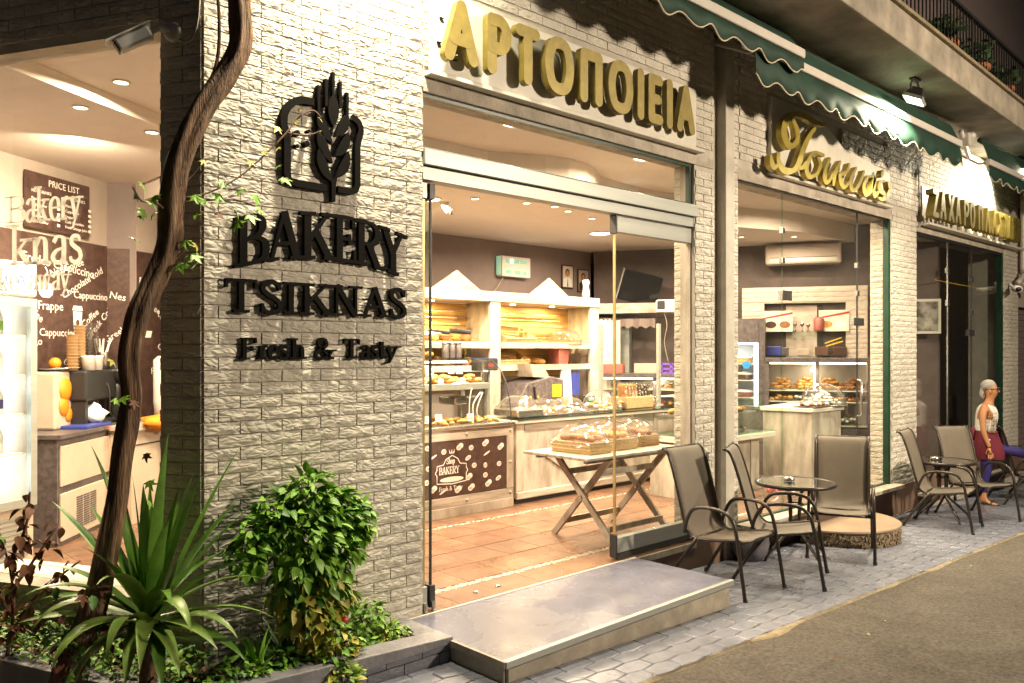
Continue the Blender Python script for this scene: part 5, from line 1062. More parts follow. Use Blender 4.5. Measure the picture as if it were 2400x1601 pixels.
# brick surround with pictures
bw = brick_wall("brick_niche", "cream brick surround framing a mirrored niche on the brown wall", "wall niche", WR(0, .16, 0), RW, [(2.25, 3.94, 2.33, 2.56), (2.25, 2.56, 1.2, 2.33), (3.66, 3.94, 1.2, 2.33)], m='brick_in', thick=.14, bl=.45)
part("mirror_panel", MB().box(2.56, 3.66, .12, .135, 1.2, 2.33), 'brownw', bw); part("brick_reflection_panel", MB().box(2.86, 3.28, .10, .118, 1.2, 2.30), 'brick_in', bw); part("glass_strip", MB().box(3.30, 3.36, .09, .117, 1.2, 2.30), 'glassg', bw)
part("glass_shelf", MB().box(2.56, 3.66, -.05, .115, 1.905, 1.918), 'glassg', bw); part("glass_shelf", MB().box(2.56, 3.66, -.05, .115, 1.56, 1.572), 'glassg', bw)
for i, (u, la) in enumerate(((2.75, "pastry poster with two dark desserts, left on the niche shelf"), (3.50, "pastry poster with cake and whipped cream, right on the niche shelf"))):
    t = thing("poster", la, "poster", WR(u, .19, 1.92), RW, "dessert posters in the niche"); part("board", MB().box(-.20, .20, .0, .01, 0, .30), 'panel', t); part("red_band", MB().prism([(-.2, .20), (-.2, .18), (.2, .25), (.2, .28)], -.002, -.0005, 'y'), 'red', t)
    for k in (-1, 1): part("dessert_print", MB().prism([(k * .095 + .075 * cos(a), .10 + .05 * sin(a)) for a in [2*pi*j/14 for j in range(14)]][::-1], -.002, -.0005, 'y'), ('choc', 'bread2', 'bread', 'sugar')[i * 2 + (k > 0)], t)
single("glassware", "cluster of silver sundae glasses between the two posters", "glasses", MB().lathe([(.02, 0), (.005, .02), (.005, .05), (.03, .1), (.032, .12)], 12, (-.1, 0, 0)).lathe([(.02, 0), (.005, .02), (.005, .06), (.03, .1), (.032, .12)], 12, (0, 0, 0)).lathe([(.02, 0), (.005, .02), (.005, .05), (.03, .09), (.032, .1)], 12, (.08, 0, 0)), 'steel', WR(3.08, .2, 1.92), RW, smooth=True)
single("pink_jar", "pink plastic jar between the posters on the niche shelf", "jar", MB().lathe([(.06, 0), (.07, .02), (.07, .17), (.05, .2), (0, .2)], 16), 'pink', WR(3.30, .2, 1.92), RW, smooth=True)
for u, m_, sx, la, nm in ((2.70, 'blue', .1, "blue box low on the niche shelf, left end", "box"), (2.85, 'marble', .05, "dark canister beside the blue box in the niche", "canister"), (3.10, 'beigew', .08, "grey box in the middle of the niche's low shelf", "box"), (3.34, 'twig', .09, "brown folded bag leaning in the niche", "bag"), (3.58, 'choc', .09, "dark bag at the right end of the niche's low shelf", "bag")):
    single(nm, la, nm, MB().box(-sx, sx, -.04, .04, 0, rnd.uniform(.07, .16)), m_, WR(u, .2, 1.573), RW, bevel=.01)
single("yellow_tongs", "yellow handled tools hanging in the niche", "tongs", MB().obox((-.12, 0, -.03), (.1, 0, .05), .015, .015).obox((-.1, 0, -.07), (.12, 0, .0), .015, .015), 'yellow', WR(3.5, .17, 1.78), RW)
t = thing("air_conditioner", "white wall air conditioner on the brown wall above the brick niche", "air conditioner", WR(3.1, .25, 2.88), RW); part("case", MB().box(-.52, .50, 0, .24, 0, .28), 'beigew', t, bevel=.03); part("louvre", MB().box(-.46, .44, -.006, .0, .03, .085), 'panel', t); part("gap", MB().box(-.46, .44, -.004, .001, .09, .096), 'dark', t)  # white case coloured beige, painting in its dimness behind the pane's reflection
# cookie case
t = thing("cookie_case", "dark-framed lit case of heaped cookies in front of the brick niche", "display case", WR(2.62, 1.0, 0), RW); case(t, 1.28, .62, 1.55, .5, 2)
part("shelf", MB().box(.02, 1.26, .06, .48, .955, .967), 'panel', t); part("side_tube", MB().box(.6, .66, .03, .06, 1.12, 1.46), 'bulb', t)
lamp("case_light", WR(3.2, .9, 1.44), 9, (1, .85, .6), .05, 1.0, WR(3.2, .7, .3))
for k, (u, m_, la) in enumerate(((2.82, 'bread', "golden butter cookie heaped at the left of the cookie case"), (3.12, 'bread', "golden butter cookie heaped left of centre in the cookie case"), (3.42, 'bread', "pale butter cookie heaped right of centre in the cookie case"), (3.70, 'bread2', "dark brown cookie heaped at the right of the cookie case"))):
    sp = []
    for lv, n_ in ((0, 14), (1, 10), (2, 7), (3, 4)):
        for q in range(n_): a_ = rnd.uniform(0, 6.28); rr = (.18 - lv * .042) * sqrt(rnd.random()); sp.append(WR(u + rr * cos(a_), .80 + rr * .6 * sin(a_), 1.155 + lv * .036))
    pile(la, "cookie", "cookies heaped in the lit case", 'bun', m_, sp, .042)
for k, (u, m_, la) in enumerate(((2.85, 'bread2', "flat brown biscuit on the lower shelf of the cookie case, left tray"), (3.25, 'bread', "ring biscuit on the lower shelf of the cookie case, middle tray"), (3.6, 'sugar', "white almond biscuit on the lower shelf of the cookie case, right tray"))):
    wpile(la, "biscuit", "biscuits on the lower shelf of the cookie case", 'bun', m_, u - .16, u + .16, .6, .9, .70, 6, 3, .03, .04)
for k, (u, m_, la) in enumerate(((2.80, 'bread', "golden ring biscuit on the middle shelf of the cookie case, left"), (3.12, 'sugar', "pale sugared biscuit on the middle shelf of the cookie case, centre"), (3.45, 'bread', "golden biscuit on the middle shelf of the cookie case, right"), (3.72, 'bread2', "dark biscuit at the right end of the middle shelf in the cookie case"))):
    wpile(la, "biscuit", "biscuits on the middle shelf of the cookie case", 'bun', m_, u - .14, u + .14, .68, .92, .99, 5, 3, .038, .05)
# white counter with sugar cookie dome
t = thing("white_counter", "whitewashed angled counter behind the middle window, holding the domed white cookies", "counter", (9.35, .62, 0), R(8))
part("body", MB().prism([(0, .0), (.72, -.12), (1.16, .10), (1.16, .6), (.0, .6)], .05, .90), 'wood', t); part("countertop", MB().prism([(-.03, -.03), (.73, -.16), (1.2, .08), (1.2, .63), (-.03, .63)], .902, .95), 'panel', t, bevel=.006)
part("base_moulding", MB().prism([(-.02, -.02), (.72, -.14), (1.18, .10), (1.18, .6), (-.02, .6)], .0, .049), 'woodh', t)
t = thing("covered_platter", "clear dome over a heap of white sugar-dusted cookies", "cookie dome", (9.98, .78, .951)); part("platter", MB().lathe([(0, 0), (.27, 0), (.29, .02), (.27, .022), (0, .012)], 28), 'steel', t, True); part("dome", MB().lathe([(.27, .02), (.26, .12), (.20, .22), (.10, .27), (0, .28)], 28), 'clear', t, True)
sp = []
for lv, n_ in ((0, 30), (1, 24), (2, 16), (3, 9), (4, 4)):
    for q in range(n_): a_ = rnd.uniform(0, 6.28); rr = (.22 - lv * .05) * sqrt(rnd.random()); sp.append((9.98 + rr * cos(a_), .78 + rr * sin(a_), .985 + lv * .035))
pile("white sugar-dusted cookie under the clear dome", "cookie", "white cookies under the dome", 'bun', 'sugar', sp, .032)
t = thing("cookie_platter", "dark platter of brown cookies beside the white cookie dome", "platter", (9.55, .72, .951)); part("platter", MB().box(-.2, .2, -.14, .14, 0, .014), 'choc', t, bevel=.004)
pile("brown cookie on the dark platter beside the white dome", "cookie", "cookies on the dark platter", 'bun', ('bread2', 'sugar'), grid(9.4, 9.7, .62, .82, .99, 5, 3, .2), .035)
t = thing("glass_bowl", "clear bowl of red blooms low in the middle window, left one", "ornament", (8.0, .35, .03)); part("bowl", MB().lathe([(.09, 0), (.12, .05), (.12, .15), (.09, .2)], 20), 'clear', t, True)
for k in range(4): part("red_flower", MB().ball((.06 * cos(k * 1.6), .06 * sin(k * 1.6), .10 + .02 * k), .035), 'red', t, True)
t = thing("glass_bowl", "second clear bowl with a red flower, right of the first", "ornament", (8.45, .42, .03)); part("bowl", MB().lathe([(.09, 0), (.12, .06), (.12, .17), (.09, .22)], 20), 'clear', t, True); part("red_flower", MB().ball((0, 0, .14), .06), 'red', t, True)
single("dark_shelf_unit", "dark low shelf unit between the two whitewashed counters", "shelf unit", MB().box(-.3, .3, 0, .3, 0, .42).box(-.3, .3, 0, .3, .43, .9), 'marble', WR(2.3, 1.2, 0), RW)
# ================================================================== FAR WINDOW ROOM
t = thing("framed_picture", "pale-framed black and white picture on the brown wall behind the far window", "picture", (12.19, .0, 0)); t.location = WR(4.66, .004, 2.1); t.rotation_euler = (0, 0, RW); part("frame", MB().box(-.28, .22, -.025, 0, -.22, .26), 'panel', t, bevel=.004); part("photo", MB().box(-.245, .185, -.030, -.026, -.185, .225), mat("black_and_white_photo", (.4, .37, .32), .4, var2=(.03, .03, .03), vs=7), t)
t = thing("cord", "thin yellow cord strung inside the dark far window", "cord", (0, 0, 0)); part("strand", MB().tube([(11.95, .14, 2.62), (12.84, .12, 2.60), (14.2, .12, 2.60)], .006, 5), 'yellow', t)
t = thing("purple_chair", "violet chair inside the dark far room", "chair", (11.6, .7, -.0)); part("back", MB().box(-.2, .2, .2, .24, .45, .95), 'violet', t, bevel=.02); part("seat", MB().box(-.2, .2, -.2, .22, .42, .449), 'violet', t, bevel=.01)
for x in (-.18, .18):
    for y in (-.18, .2): part("leg", MB().tube([(x, y, 0), (x, y, .42)], .014, 8), 'iron', t)
t = thing("inner_table", "small white table with yellow bowl inside the dark far room", "table", (12.4, .8, 0)); part("tabletop", MB().box(-.35, .35, -.3, .3, .70, .73), 'panel', t, bevel=.006); part("leg", MB().tube([(0, 0, 0), (0, 0, .7)], .03, 10), 'iron', t)
single("yellow_bowl", "yellow bowl on the inner white table", "bowl", MB().lathe([(.06, 0), (.12, .08), (.13, .09), (.11, .08), (0, .01)], 20), 'yellow', (12.4, .75, .731), smooth=True)
t = thing("shelving", "dark display shelving with pastries at the back of the far room", "shelving", (12.9, 2.9, 0)); 
for z in (.5, .9, 1.3): part("shelf", MB().box(-.9, .5, -.3, .28, z, z + .02), 'panel', t)
for x in (-.9, .48): part("side", MB().box(x - .02, x, -.3, .28, 0, 1.7), 'marble', t)
part("shelf_light", MB().box(-.85, .4, .2, .22, 1.25, 1.27), 'bulb', t)
pile("pastry on the shelving in the dark far room", "pastry", "pastries in the far room", 'bun', ('bread', 'choc'), grid(12.1, 13.3, 2.7, 3.0, .95, 9, 1, .2) + grid(12.1, 13.3, 2.7, 3.0, 1.35, 9, 1, .2), .05)
for i, (x, y, z, la) in enumerate(((14.55, -.12, 2.62, "left one of the pair of white cameras on the last pillar"), (14.95, -.18, 2.66, "right one of the pair of white cameras on the last pillar"))):
    t = thing("security_camera", la, "camera", (x, y, z), 0, "white cameras on the last pillar"); part("body", MB().tube([(0, 0, 0), (-.28 if i == 0 else .05, -.12, -.03)], .055, 12), 'wplastic', t, True); part("mount", MB().tube([(0, 0, 0), (.05, .12, .1)], .025, 8), 'wplastic', t, True); part("lens", MB().ball((-.29 if i == 0 else .055, -.125, -.03), .04), 'dark', t, True)
t = thing("cable_pipe", "cream drain pipe bending at the end of the gold capitals", "pipe", (14.95, -.09, 0)); part("pipe", MB().tube([(.1, 0, 4.25), (.1, 0, 3.0), (.05, -.02, 2.86), (-.25, -.02, 2.72)], .04, 10, 3), 'bar', t, True); part("bracket", MB().box(.04, .16, .02, .09, 3.4, 3.45), 'bar', t)
t = thing("cable", "thin cream cable hanging down the left end of the third sign", "cable", (10.93, -.02, 0)); part("wire", MB().tube([(0, 0, 3.95), (.02, -.01, 3.5), (.06, -.02, 3.3), (-.02, -.01, 3.22)], .008, 6, 4), 'cable', t, True)
t = thing("rolling_shutter", "dark rolling shutter of the neighbouring shop beyond the last pillar", "shutter", (15.12, .1, 0))
for k in range(30): part("slat", MB().box(0, 6, 0, .02, -.5 + k * .095, -.5 + k * .095 + .088), 'taupe', t)
part("header", MB().box(0, 6, -.1, .1, 2.36, 2.9), 'beigew', t)
# ================================================================== COFFEE CORNER (left window)
t = thing("menu_mural", "dark brown wall print covered with white coffee names and cups", "wall print", (*MWP(0, .004), 0), MWA)
mu = part("print_panel", MB().box(-1.6, .302, -.004, .0, .9, 2.70), 'print', t)
for s, x, z, sz, an in (("Freddo Cappuccino", -.80, 2.45, .115, -.10), ("Nes Coffee", -.46, 2.32, .10, .35), ("Chocolate cold", -.30, 2.13, .10, .50), ("Cappuccino", -.17, 2.15, .10, -.0), ("Frappe", -.62, 2.02, .115, 0), ("Coffee", -.80, 2.05, .10, -.6), ("Filter Coffee", -.23, 1.72, .10, .62), ("Chocolate cold", -.30, 1.50, .10, 0), ("Cappuccino", -.60, 1.78, .10, 0), ("Greek Coffee", .04, 1.74, .10, .75), ("Coffee", -.95, 2.3, .10, .2), ("Espresso", -.9, 1.6, .1, .3)):
    text(s, sz, 'white', mu, (x, -.006, z), (R(90), -an, 0), "coffee_name")
mb = MB(); mb.prism([(-.16, 1.80), (-.07, 1.80), (-.055, 2.02), (-.175, 2.02)], -.0065, -.0045, 'y'); mb.prism([(-.185, 2.03), (-.045, 2.03), (-.06, 2.075), (-.17, 2.075)], -.0065, -.0045, 'y'); part("printed_cup", mb, 'white', mu); part("printed_bean", MB().prism([(-.115 + .025 * cos(a), 1.91 + .035 * sin(a)) for a in [2*pi*k/10 for k in range(10)]][::-1], -.0078, -.0068, 'y'), 'print', mu)
mb = MB(); mb.prism([(-.62, 2.26), (-.60, 2.16), (-.56, 2.13), (-.48, 2.13), (-.44, 2.16), (-.42, 2.26)], -.0065, -.0045, 'y'); stroke(mb, cpath([(-.52, 2.28), (-.54, 2.32), (-.50, 2.36), (-.53, 2.41)]), lambda d, t: .014, -.0065, -.0045); part("printed_cup", mb, 'white', mu)
t = thing("menu_mural", "right half of the brown coffee print, behind the vine trunk", "wall print", (2.90, 4.60, 0), atan2(.55, 1.0))
mu = part("print_panel", MB().box(.005, 1.1, -.006, -.002, .9, 2.66), 'print', t)
for s, x, z, sz, an in (("Freddo Cappuccino", .03, 2.32, .115, -.08), ("Coffee", .08, 2.15, .10, -.5), ("Filter Coffee", .35, 1.95, .10, .5), ("Frappe", .30, 2.0, .10, 0), ("Chocolate", .3, 1.65, .1, 0), ("Freddo", .2, 1.4, .1, 0)): text(s, sz, 'white', mu, (x, -.008, z), (R(90), -an, 0), "coffee_name")
mb = MB(); mb.prism([(.10, 1.85), (.12, 1.78), (.20, 1.78), (.22, 1.85)], -.0085, -.0065, 'y'); part("printed_cup", mb, 'white', mu)
pr = MB().prism([(.0, 0), (.48, 0), (.48, -.004), (0, -.004)], .9, 2.68)
t = thing("menu_mural", "shaded side of the pier wrapped in the brown coffee print", "wall print", (*MWP(.312, .0), 0), atan2(4.60 - MWP(.31)[1], 2.90 - MWP(.31)[0])); mu = part("print_panel", MB().box(.0, .22, -.008, -.003, .9, 2.68), 'print', t); text("Nes", .10, 'white', mu, (.02, -.010, 2.18), (R(90), .2, 0), "coffee_name"); text("Greek", .09, 'white', mu, (.0, -.010, 1.72), (R(90), -.6, 0), "coffee_name")
t = thing("price_board", "dark brown price list board with white heading on the beige wall", "board", (*MWP(0, .03), 0), MWA)
bd = part("board", MB().box(-.80, -.005, -.02, 0, 2.74, 3.24), 'print', t); text("PRICE LIST", .085, 'white', bd, (-.54, -.023, 3.14), name="heading")
for c, x in enumerate((-.74, -.33)):
    text(("HOT DRINKS", "COLD DRINKS")[c], .04, 'white', bd, (x, -.023, 3.06), name="column_title")
    for k, s in enumerate((("Espresso", "Cappuccino", "Greek", "Nes Coffee", "Filter Coffee"), ("Freddo", "Cappuccino", "Frappe", "Cold Chocolate", "Fresh Orange Juice"))[c]): text(s, .038, 'white', bd, (x, -.023, 2.99 - k * .05), name="menu_line"); part("price", MB().box(x + .31, x + .345, -.023, -.0205, 2.99 - k * .05, 3.015 - k * .05), 'white', bd)
t = thing("air_conditioner", "white air conditioner on the wall at the left edge", "air conditioner", (1.02, 2.95, 2.62), R(28)); part("case", MB().box(-.75, .22, 0, .25, 0, .36), 'wplastic', t, bevel=.04); part("louvre", MB().box(-.7, .18, -.006, .0, .03, .10), 'panel', t); part("outlet", MB().box(-.1, .02, -.008, -.001, .11, .13), 'alu', t)
t = thing("drinks_fridge", "glaring white glass-door drinks fridge with lit header at the left edge", "fridge", (1.63, 3.02, 0), R(30))
part("cabinet", MB().box(-.72, .0, .02, .6, .0, .45), 'appl', t); part("back", MB().box(-.70, -.02, .55, .6, .45, 2.05), 'wplastic', t); part("side", MB().box(-.03, .0, .02, .549, .45, 2.05), 'appl', t); part("side", MB().box(-.72, -.69, .02, .549, .45, 2.05), 'appl', t); part("top_box", MB().box(-.72, .02, .0, .6, 2.052, 2.32), 'wplastic', t, bevel=.02); part("lit_header", MB().box(-.70, -.0, -.006, -.001, 2.075, 2.30), mat("lit_fridge_header", (.95, .97, 1), emit=2.5, var=0), t)
part("lit_back", MB().box(-.68, -.04, .50, .52, .5, 2.0), mat("lit_fridge_interior", (.9, .97, 1), emit=9, var=0), t)
for z in (.85, 1.15, 1.45, 1.75): part("shelf", MB().box(-.68, -.04, .05, .48, z, z + .012), 'wplastic', t)
mb = MB(); mb.box(-.72, -.665, -.02, .015, .46, 2.04); mb.box(-.055, .0, -.02, .015, .46, 2.04); mb.box(-.664, -.056, -.02, .015, .46, .52); mb.box(-.664, -.056, -.02, .015, 1.98, 2.04)
part("door_frame", mb, 'alu', t); part("door_glass", MB().box(-.665, -.055, -.004, .0, .52, 1.98), 'glass2', t)
for k in range(9): part("vent_slat", MB().box(-.66, -.06, .008, .018, .08 + k * .036, .10 + k * .036), 'alu', t)
stroke_mb = MB()
for q in ([(-.50, 2.20), (-.46, 2.13), (-.42, 2.20)], [(-.38, 2.14), (-.34, 2.20), (-.30, 2.14), (-.32, 2.18)], [(-.26, 2.21), (-.25, 2.14), (-.21, 2.15)], [(-.16, 2.14), (-.13, 2.21), (-.10, 2.14)]): stroke(stroke_mb, cpath(q), lambda d, t: .012, -.0085, -.0065)
part("handwriting", stroke_mb, 'blue', t)
for k, (x, z, m_) in enumerate([(-.15 - .12 * i, z + .013, m__) for z, m__ in ((1.76, 'leaf'), (1.46, 'wplastic'), (1.16, 'blue'), (.86, 'wplastic')) for i in range(4)]):
    pass
fr = R(30)
for i, (x, z, m_) in enumerate([(-.14 - .13 * (i % 4), (1.762, 1.462, 1.162, .862)[i // 4], ('leaf', 'wplastic', 'navy', 'wplastic')[i // 4]) for i in range(16)]):
    px, py = 1.63 + x * cos(fr) - .2 * sin(fr), 3.02 + x * sin(fr) + .2 * cos(fr)
    o = thing("bottle", "small drinks bottle on the %s shelf of the white fridge" % ("top", "second", "third", "lowest")[i // 4], "bottle", (px, py, z), 0, "bottles in the white drinks fridge"); part("body", MB().lathe([(.028, 0), (.03, .01), (.03, .13), (.012, .18), (.012, .2), (0, .2)], 12), 'clear' if i % 2 else 'wplastic', o, True); part("bottle_label", MB().lathe([(.0306, .04), (.0306, .11)], 12), m_, o)
t = thing("undercounter_fridge", "dark marbled worktop fridge with cream doors, red pilot light and vents", "counter", (1.91, 3.46, 0), R(50))
part("carcass", MB().box(.0, 1.08, .02, .75, .0, .90).box(1.08, 1.62, .3, .75, .0, .90), 'marble', t); part("worktop", MB().box(-.02, 1.62, -.02, .78, .901, .94), 'marble', t, bevel=.004); part("upper_door", MB().box(.03, 1.05, .0, .018, .50, .84), 'appl', t, bevel=.006); part("lower_door", MB().box(.03, 1.05, .0, .018, .04, .44), 'appl', t, bevel=.006)
for c in range(3):
    for k in range(14): part("vent_slat", MB().box(.30 + c * .13, .41 + c * .13, -.006, .0, .10 + k * .02, .112 + k * .02), 'dark' if 0 else 'marble', t)
part("pilot_lamp", MB().box(.88, .91, -.025, -.021, .905, .93), mat("red_pilot_lamp", (1, .05, .02), emit=3, var=0), t)
t = thing("counter", "cream counter with orange cloth behind the vine trunk", "counter", (2.55, 3.9, 0), R(35)); part("body", MB().box(.15, 1.6, .02, .6, 0, .88), 'appl', t); part("worktop", MB().box(.12, 1.62, -.02, .62, .881, .93), 'wood', t, bevel=.004); part("drawer_line", MB().box(.15, 1.6, .012, .0195, .74, .75), 'dark', t)
def WC(x, y, z=.941): a_ = R(50); return (1.91 + x * cos(a_) - y * sin(a_), 3.46 + x * sin(a_) + y * cos(a_), z)
single("blue_tray", "dark blue tray on the marbled worktop", "tray", MB().box(-.25, .25, -.12, .12, 0, .03), 'blue', WC(.75, .12), R(50), bevel=.006)
t = thing("drink_mixer", "black drink mixer with tall column and domed head on the worktop", "mixer", WC(1.36, .06), R(50)); part("base", MB().box(-.10, .14, -.12, .12, 0, .05), 'dark', t, bevel=.02); part("column", MB().tube([(-.04, .04, .04), (-.02, .04, .3), (0, .02, .46)], [.05, .04, .05], 12), 'dark', t, True); part("head", MB().lathe([(.06, .38), (.12, .46), (.13, .52), (.10, .58), (0, .61)], 20), 'dark', t, True); part("chrome_band", MB().lathe([(.132, .495), (.134, .51), (.131, .52)], 20), 'steel', t, True); part("cable", MB().tube([(-.1, 0, .05), (-.25, 0, .1), (-.28, 0, .35), (-.3, .1, .45)], .008, 6, 4), 'dark', t, True)
t = thing("coffee_machine", "black espresso machine under the stacked paper cups", "coffee machine", WC(1.02, .20), R(50)); part("body", MB().box(-.36, .30, -.12, .08, .24, .52), 'dark', t, bevel=.02); part("feet", MB().box(-.34, -.28, -.1, .07, 0, .239), 'dark', t); part("drip_tray", MB().box(-.27, .26, -.1, .07, .0, .03), 'steel', t); part("back", MB().box(-.27, .28, .04, .07, .03, .239), 'steel', t)
for i, (x, h, m_, la) in enumerate(((-.34, .34, 'cup', "short stack of kraft paper cups, leftmost on the coffee machine"), (-.18, .44, 'cup', "tallest stack of kraft paper cups on the coffee machine"), (-.02, .46, 'clear', "left tall stack of clear plastic cups"), (.12, .46, 'clear', "right tall stack of clear plastic cups"))):
    t = thing("cup_stack", la, "cup stack", WC(1.00 + x * .9, .22, 1.462), 0, "cup stacks on the coffee machine"); n_ = int(h / .03)
    for k in range(n_): part("cup", MB().lathe([(.042, k * .03), (.052, k * .03 + .026), (.056, k * .03 + .0275), (.055, k * .03 + .0295), (.048, k * .03 + .0295)], 14), m_, t, True)
for i, x in enumerate((-.24, -.08)): single("cup_stack", "short stack of white cups in front of the kraft ones, " + ("left", "right")[i], "cup stack", MB().lathe([(.055, 0), (.062, .12), (.07, .13), (.06, .135), (0, .135)], 16), 'wplastic', WC(1.02 + x, .12, 1.462), smooth=True)
t = thing("utensil_jug", "steel jug holding white straws and stirrers", "jug", WC(1.22, .18, 1.462)); part("jug", MB().lathe([(.05, 0), (.052, .16), (.048, .17)], 16), 'steel', t, True)
for k in range(9): part("straw", MB().tube([(rnd.uniform(-.03, .03), rnd.uniform(-.03, .03), .05), (rnd.uniform(-.08, .1), rnd.uniform(-.05, .05), .30)], .006, 5), 'wplastic', t)
t = thing("juicer", "orange juice machine with oranges behind its window", "juicer", WC(.58, .33), R(50)); part("case", MB().box(-.18, .18, -.1, .2, .0, .515), 'appl', t, bevel=.02)
for x, z, r_ in ((0, .35, .11), (-.03, .2, .09), (.06, .12, .07)): part("fruit_window", MB().ball((x, -.1, z), r_, 1, .3, 1), 'orange', t, True)
t = thing("fruit_plate", "plate with an orange on top of the juicer", "plate", WC(.60, .33, 1.46)); part("plate", MB().lathe([(0, 0), (.12, .01), (.15, .03), (.12, .018), (0, .008)], 20), 'steel', t, True); single("orange", "single orange on the plate beside the paper cups", "orange", MB().ball((0, 0, .06), .055), 'orange', WC(.60, .33, 1.468), smooth=True)
single("orange_cloth", "crumpled orange cloth on the cream counter", "cloth", MB().ball((0, 0, 0), .14, 1.5, 1, .6, 10, 6, .25), 'orangec', (2.98, 4.10, .95), smooth=True)
single("small_cup", "beige paper cup beside the drink mixer", "cup", MB().lathe([(.032, 0), (.045, .11), (.047, .115), (.04, .11)], 14), 'cup', WC(1.5, .18), smooth=True)
single("white_urn", "tall cream urn with utensils behind the vine trunk", "urn", MB().lathe([(.20, 0), (.22, .2), (.22, .62), (.18, .66), (0, .67)], 20), 'wplastic', (3.18, 4.25, .931), smooth=True)
single("plastic_bag", "crumpled pale plastic bag hanging at the espresso machine's left", "bag", MB().ball((0, 0, 0), .09, 1.4, .6, 1, 9, 6, .3), 'paper', WC(.85, .1, 1.06), smooth=True)
single("white_slab", "white marble slab lying just inside the left window", "slab", MB().box(-1.75, -.30, .12, .46, .30, .335), 'panel', (1.692, 0, 0), LWA)
part("slab_support", MB().box(-1.75, -.30, .13, .30, -.1, .298), 'appl', bpy.data.objects["white_slab"])
lamp("coffee_corner_glow", (1.9, 2.9, 3.25), 62, WARM, .3, None, (2.2, 4.2, 1.6), 170)  # fill light for the corner, no fitting of its own
# ================================================================== CHAIRS AND TABLES OUTSIDE
def chair_parts(t):
    prof = [(-.265, .425), (-.24, .437), (-.10, .415), (.06, .395), (.15, .40), (.205, .45), (.235, .53), (.275, .68), (.325, .86), (.372, 1.0), (.405, 1.05), (.44, 1.065)]
    P = [Vector((0, a, b)) for a, b in prof]; P = catmull(P, 3)
    vs = []; 
    for k, p in enumerate(P):
        sag = .018 * sin(pi * min(1, k / len(P) * 1.02))
        for i in range(7): u = -1 + i / 3; vs.append((u * .232, p.y + (sag * (1 - u * u) if k > 12 else 0), p.z - (.014 * (1 - u * u) if k <= 12 else 0)))
    fs = [(k*7+i, k*7+i+1, (k+1)*7+i+1, (k+1)*7+i) for k in range(len(P) - 1) for i in range(6)]
    o = part("sling", MB().add(vs, fs), 'sling', t, True); m_ = o.modifiers.new("s", 'SOLIDIFY'); m_.thickness = .005
    for s in (-1, 1):
        part("side_rail", MB().tube([(s * .242, a, b) for a, b in prof], .013, 8, 3), 'frame', t, True)
        # one bent tube: front leg, arm, down to the rear leg
        part("leg_arm", MB().tube([(s * .285, -.335, 0), (s * .28, -.285, .30), (s * .275, -.245, .52), (s * .275, -.20, .605), (s * .275, -.12, .645), (s * .275, .03, .65), (s * .275, .13, .62), (s * .27, .19, .52), (s * .26, .215, .43)], .0145, 8, 4), 'frame', t, True)
        part("leg", MB().tube([(s * .262, .10, .40), (s * .27, .27, .17), (s * .275, .37, .0)], .0145, 8, 3), 'frame', t, True)
        part("foot_cap", MB().tube([(s * .275, .366, .03), (s * .275, .374, .0)], .018, 8), 'dark', t); part("foot_cap", MB().tube([(s * .285, -.332, .03), (s * .285, -.336, .0)], .018, 8), 'dark', t)
    part("front_rail", MB().tube([(-.275, -.255, .41), (.275, -.255, .41)], .012, 8), 'frame', t, True); part("rear_rail", MB().tube([(-.262, .16, .39), (.262, .16, .39)], .012, 8), 'frame', t, True); part("top_rail", MB().tube([(-.24, .44, 1.062), (.24, .44, 1.062)], .010, 8), 'frame', t, True)
grp = "brown sling garden chairs on the pavement"
def gz(x, y): return (x, y, G(x) + .006)
ch = thing("garden_chair", "brown sling chair nearest the camera, beside the platform step", "chair", gz(5.63, -.56), 0, grp); chair_parts(ch)
clone(ch, gz(6.24, -.70), R(24), "brown sling chair seen side-on left of the round table, second from the step")
clone(ch, gz(7.52, -.60), R(-66), "brown sling chair facing the camera, its legs in front of the round stone step")
clone(ch, gz(9.85, -.70), R(8), "brown sling chair seen side-on right of the round stone step")
clone(ch, gz(10.88, -.72), R(-28), "brown sling chair facing the street in front of the standing woman")
clone(ch, gz(12.75, -.72), R(38), "brown sling chair cut by the right edge, its back toward the woman")
clone(ch, gz(13.3, -1.15), R(-50), "farthest brown sling chair at the right edge, behind the table there")
tb = thing("cafe_table", "round glass-topped cafe table between the nearest chairs, ashtray on it", "table", gz(6.98, -.42), .4, "round glass cafe tables")
part("glass_top", MB().lathe([(0, .690), (.335, .690), (.335, .697), (0, .697)], 40), 'tabletop', tb)
part("rim", MB().lathe([(.335, .672), (.352, .672), (.355, .685), (.352, .703), (.336, .703), (.335, .672)], 40), 'frame', tb, True)
for k in range(4):
    a_ = pi / 4 + k * pi / 2; c_, s_ = cos(a_), sin(a_)
    part("leg", MB().tube([(c_ * .20, s_ * .20, .685), (c_ * .075, s_ * .075, .60), (c_ * .06, s_ * .06, .30), (c_ * .14, s_ * .14, .20), (c_ * .30, s_ * .30, .06), (c_ * .33, s_ * .33, .0)], .014, 8, 4), 'frame', tb, True)
part("brace_ring", MB().tube([(.07 * cos(a), .07 * sin(a), .50) for a in [2*pi*i/12 for i in range(13)]], .008, 6), 'frame', tb, True)
clone(tb, gz(10.38, -.50), .1, "round glass-topped cafe table in front of the standing woman")
clone(tb, gz(13.35, -.62), .3, "round cafe table cut by the right edge of the view")
for i, (x, y, z) in enumerate(((6.98, -.36, G(6.98) + .71), (10.36, -.42, G(10.36) + .71))):
    single("ashtray", ("small round steel ashtray on the nearest cafe table", "small round steel ashtray on the cafe table before the woman")[i], "ashtray", MB().lathe([(.048, 0), (.05, .004), (.05, .03), (.044, .032), (.042, .008), (0, .006)], 20), 'steel', (x, y, z), smooth=True, group="ashtrays")
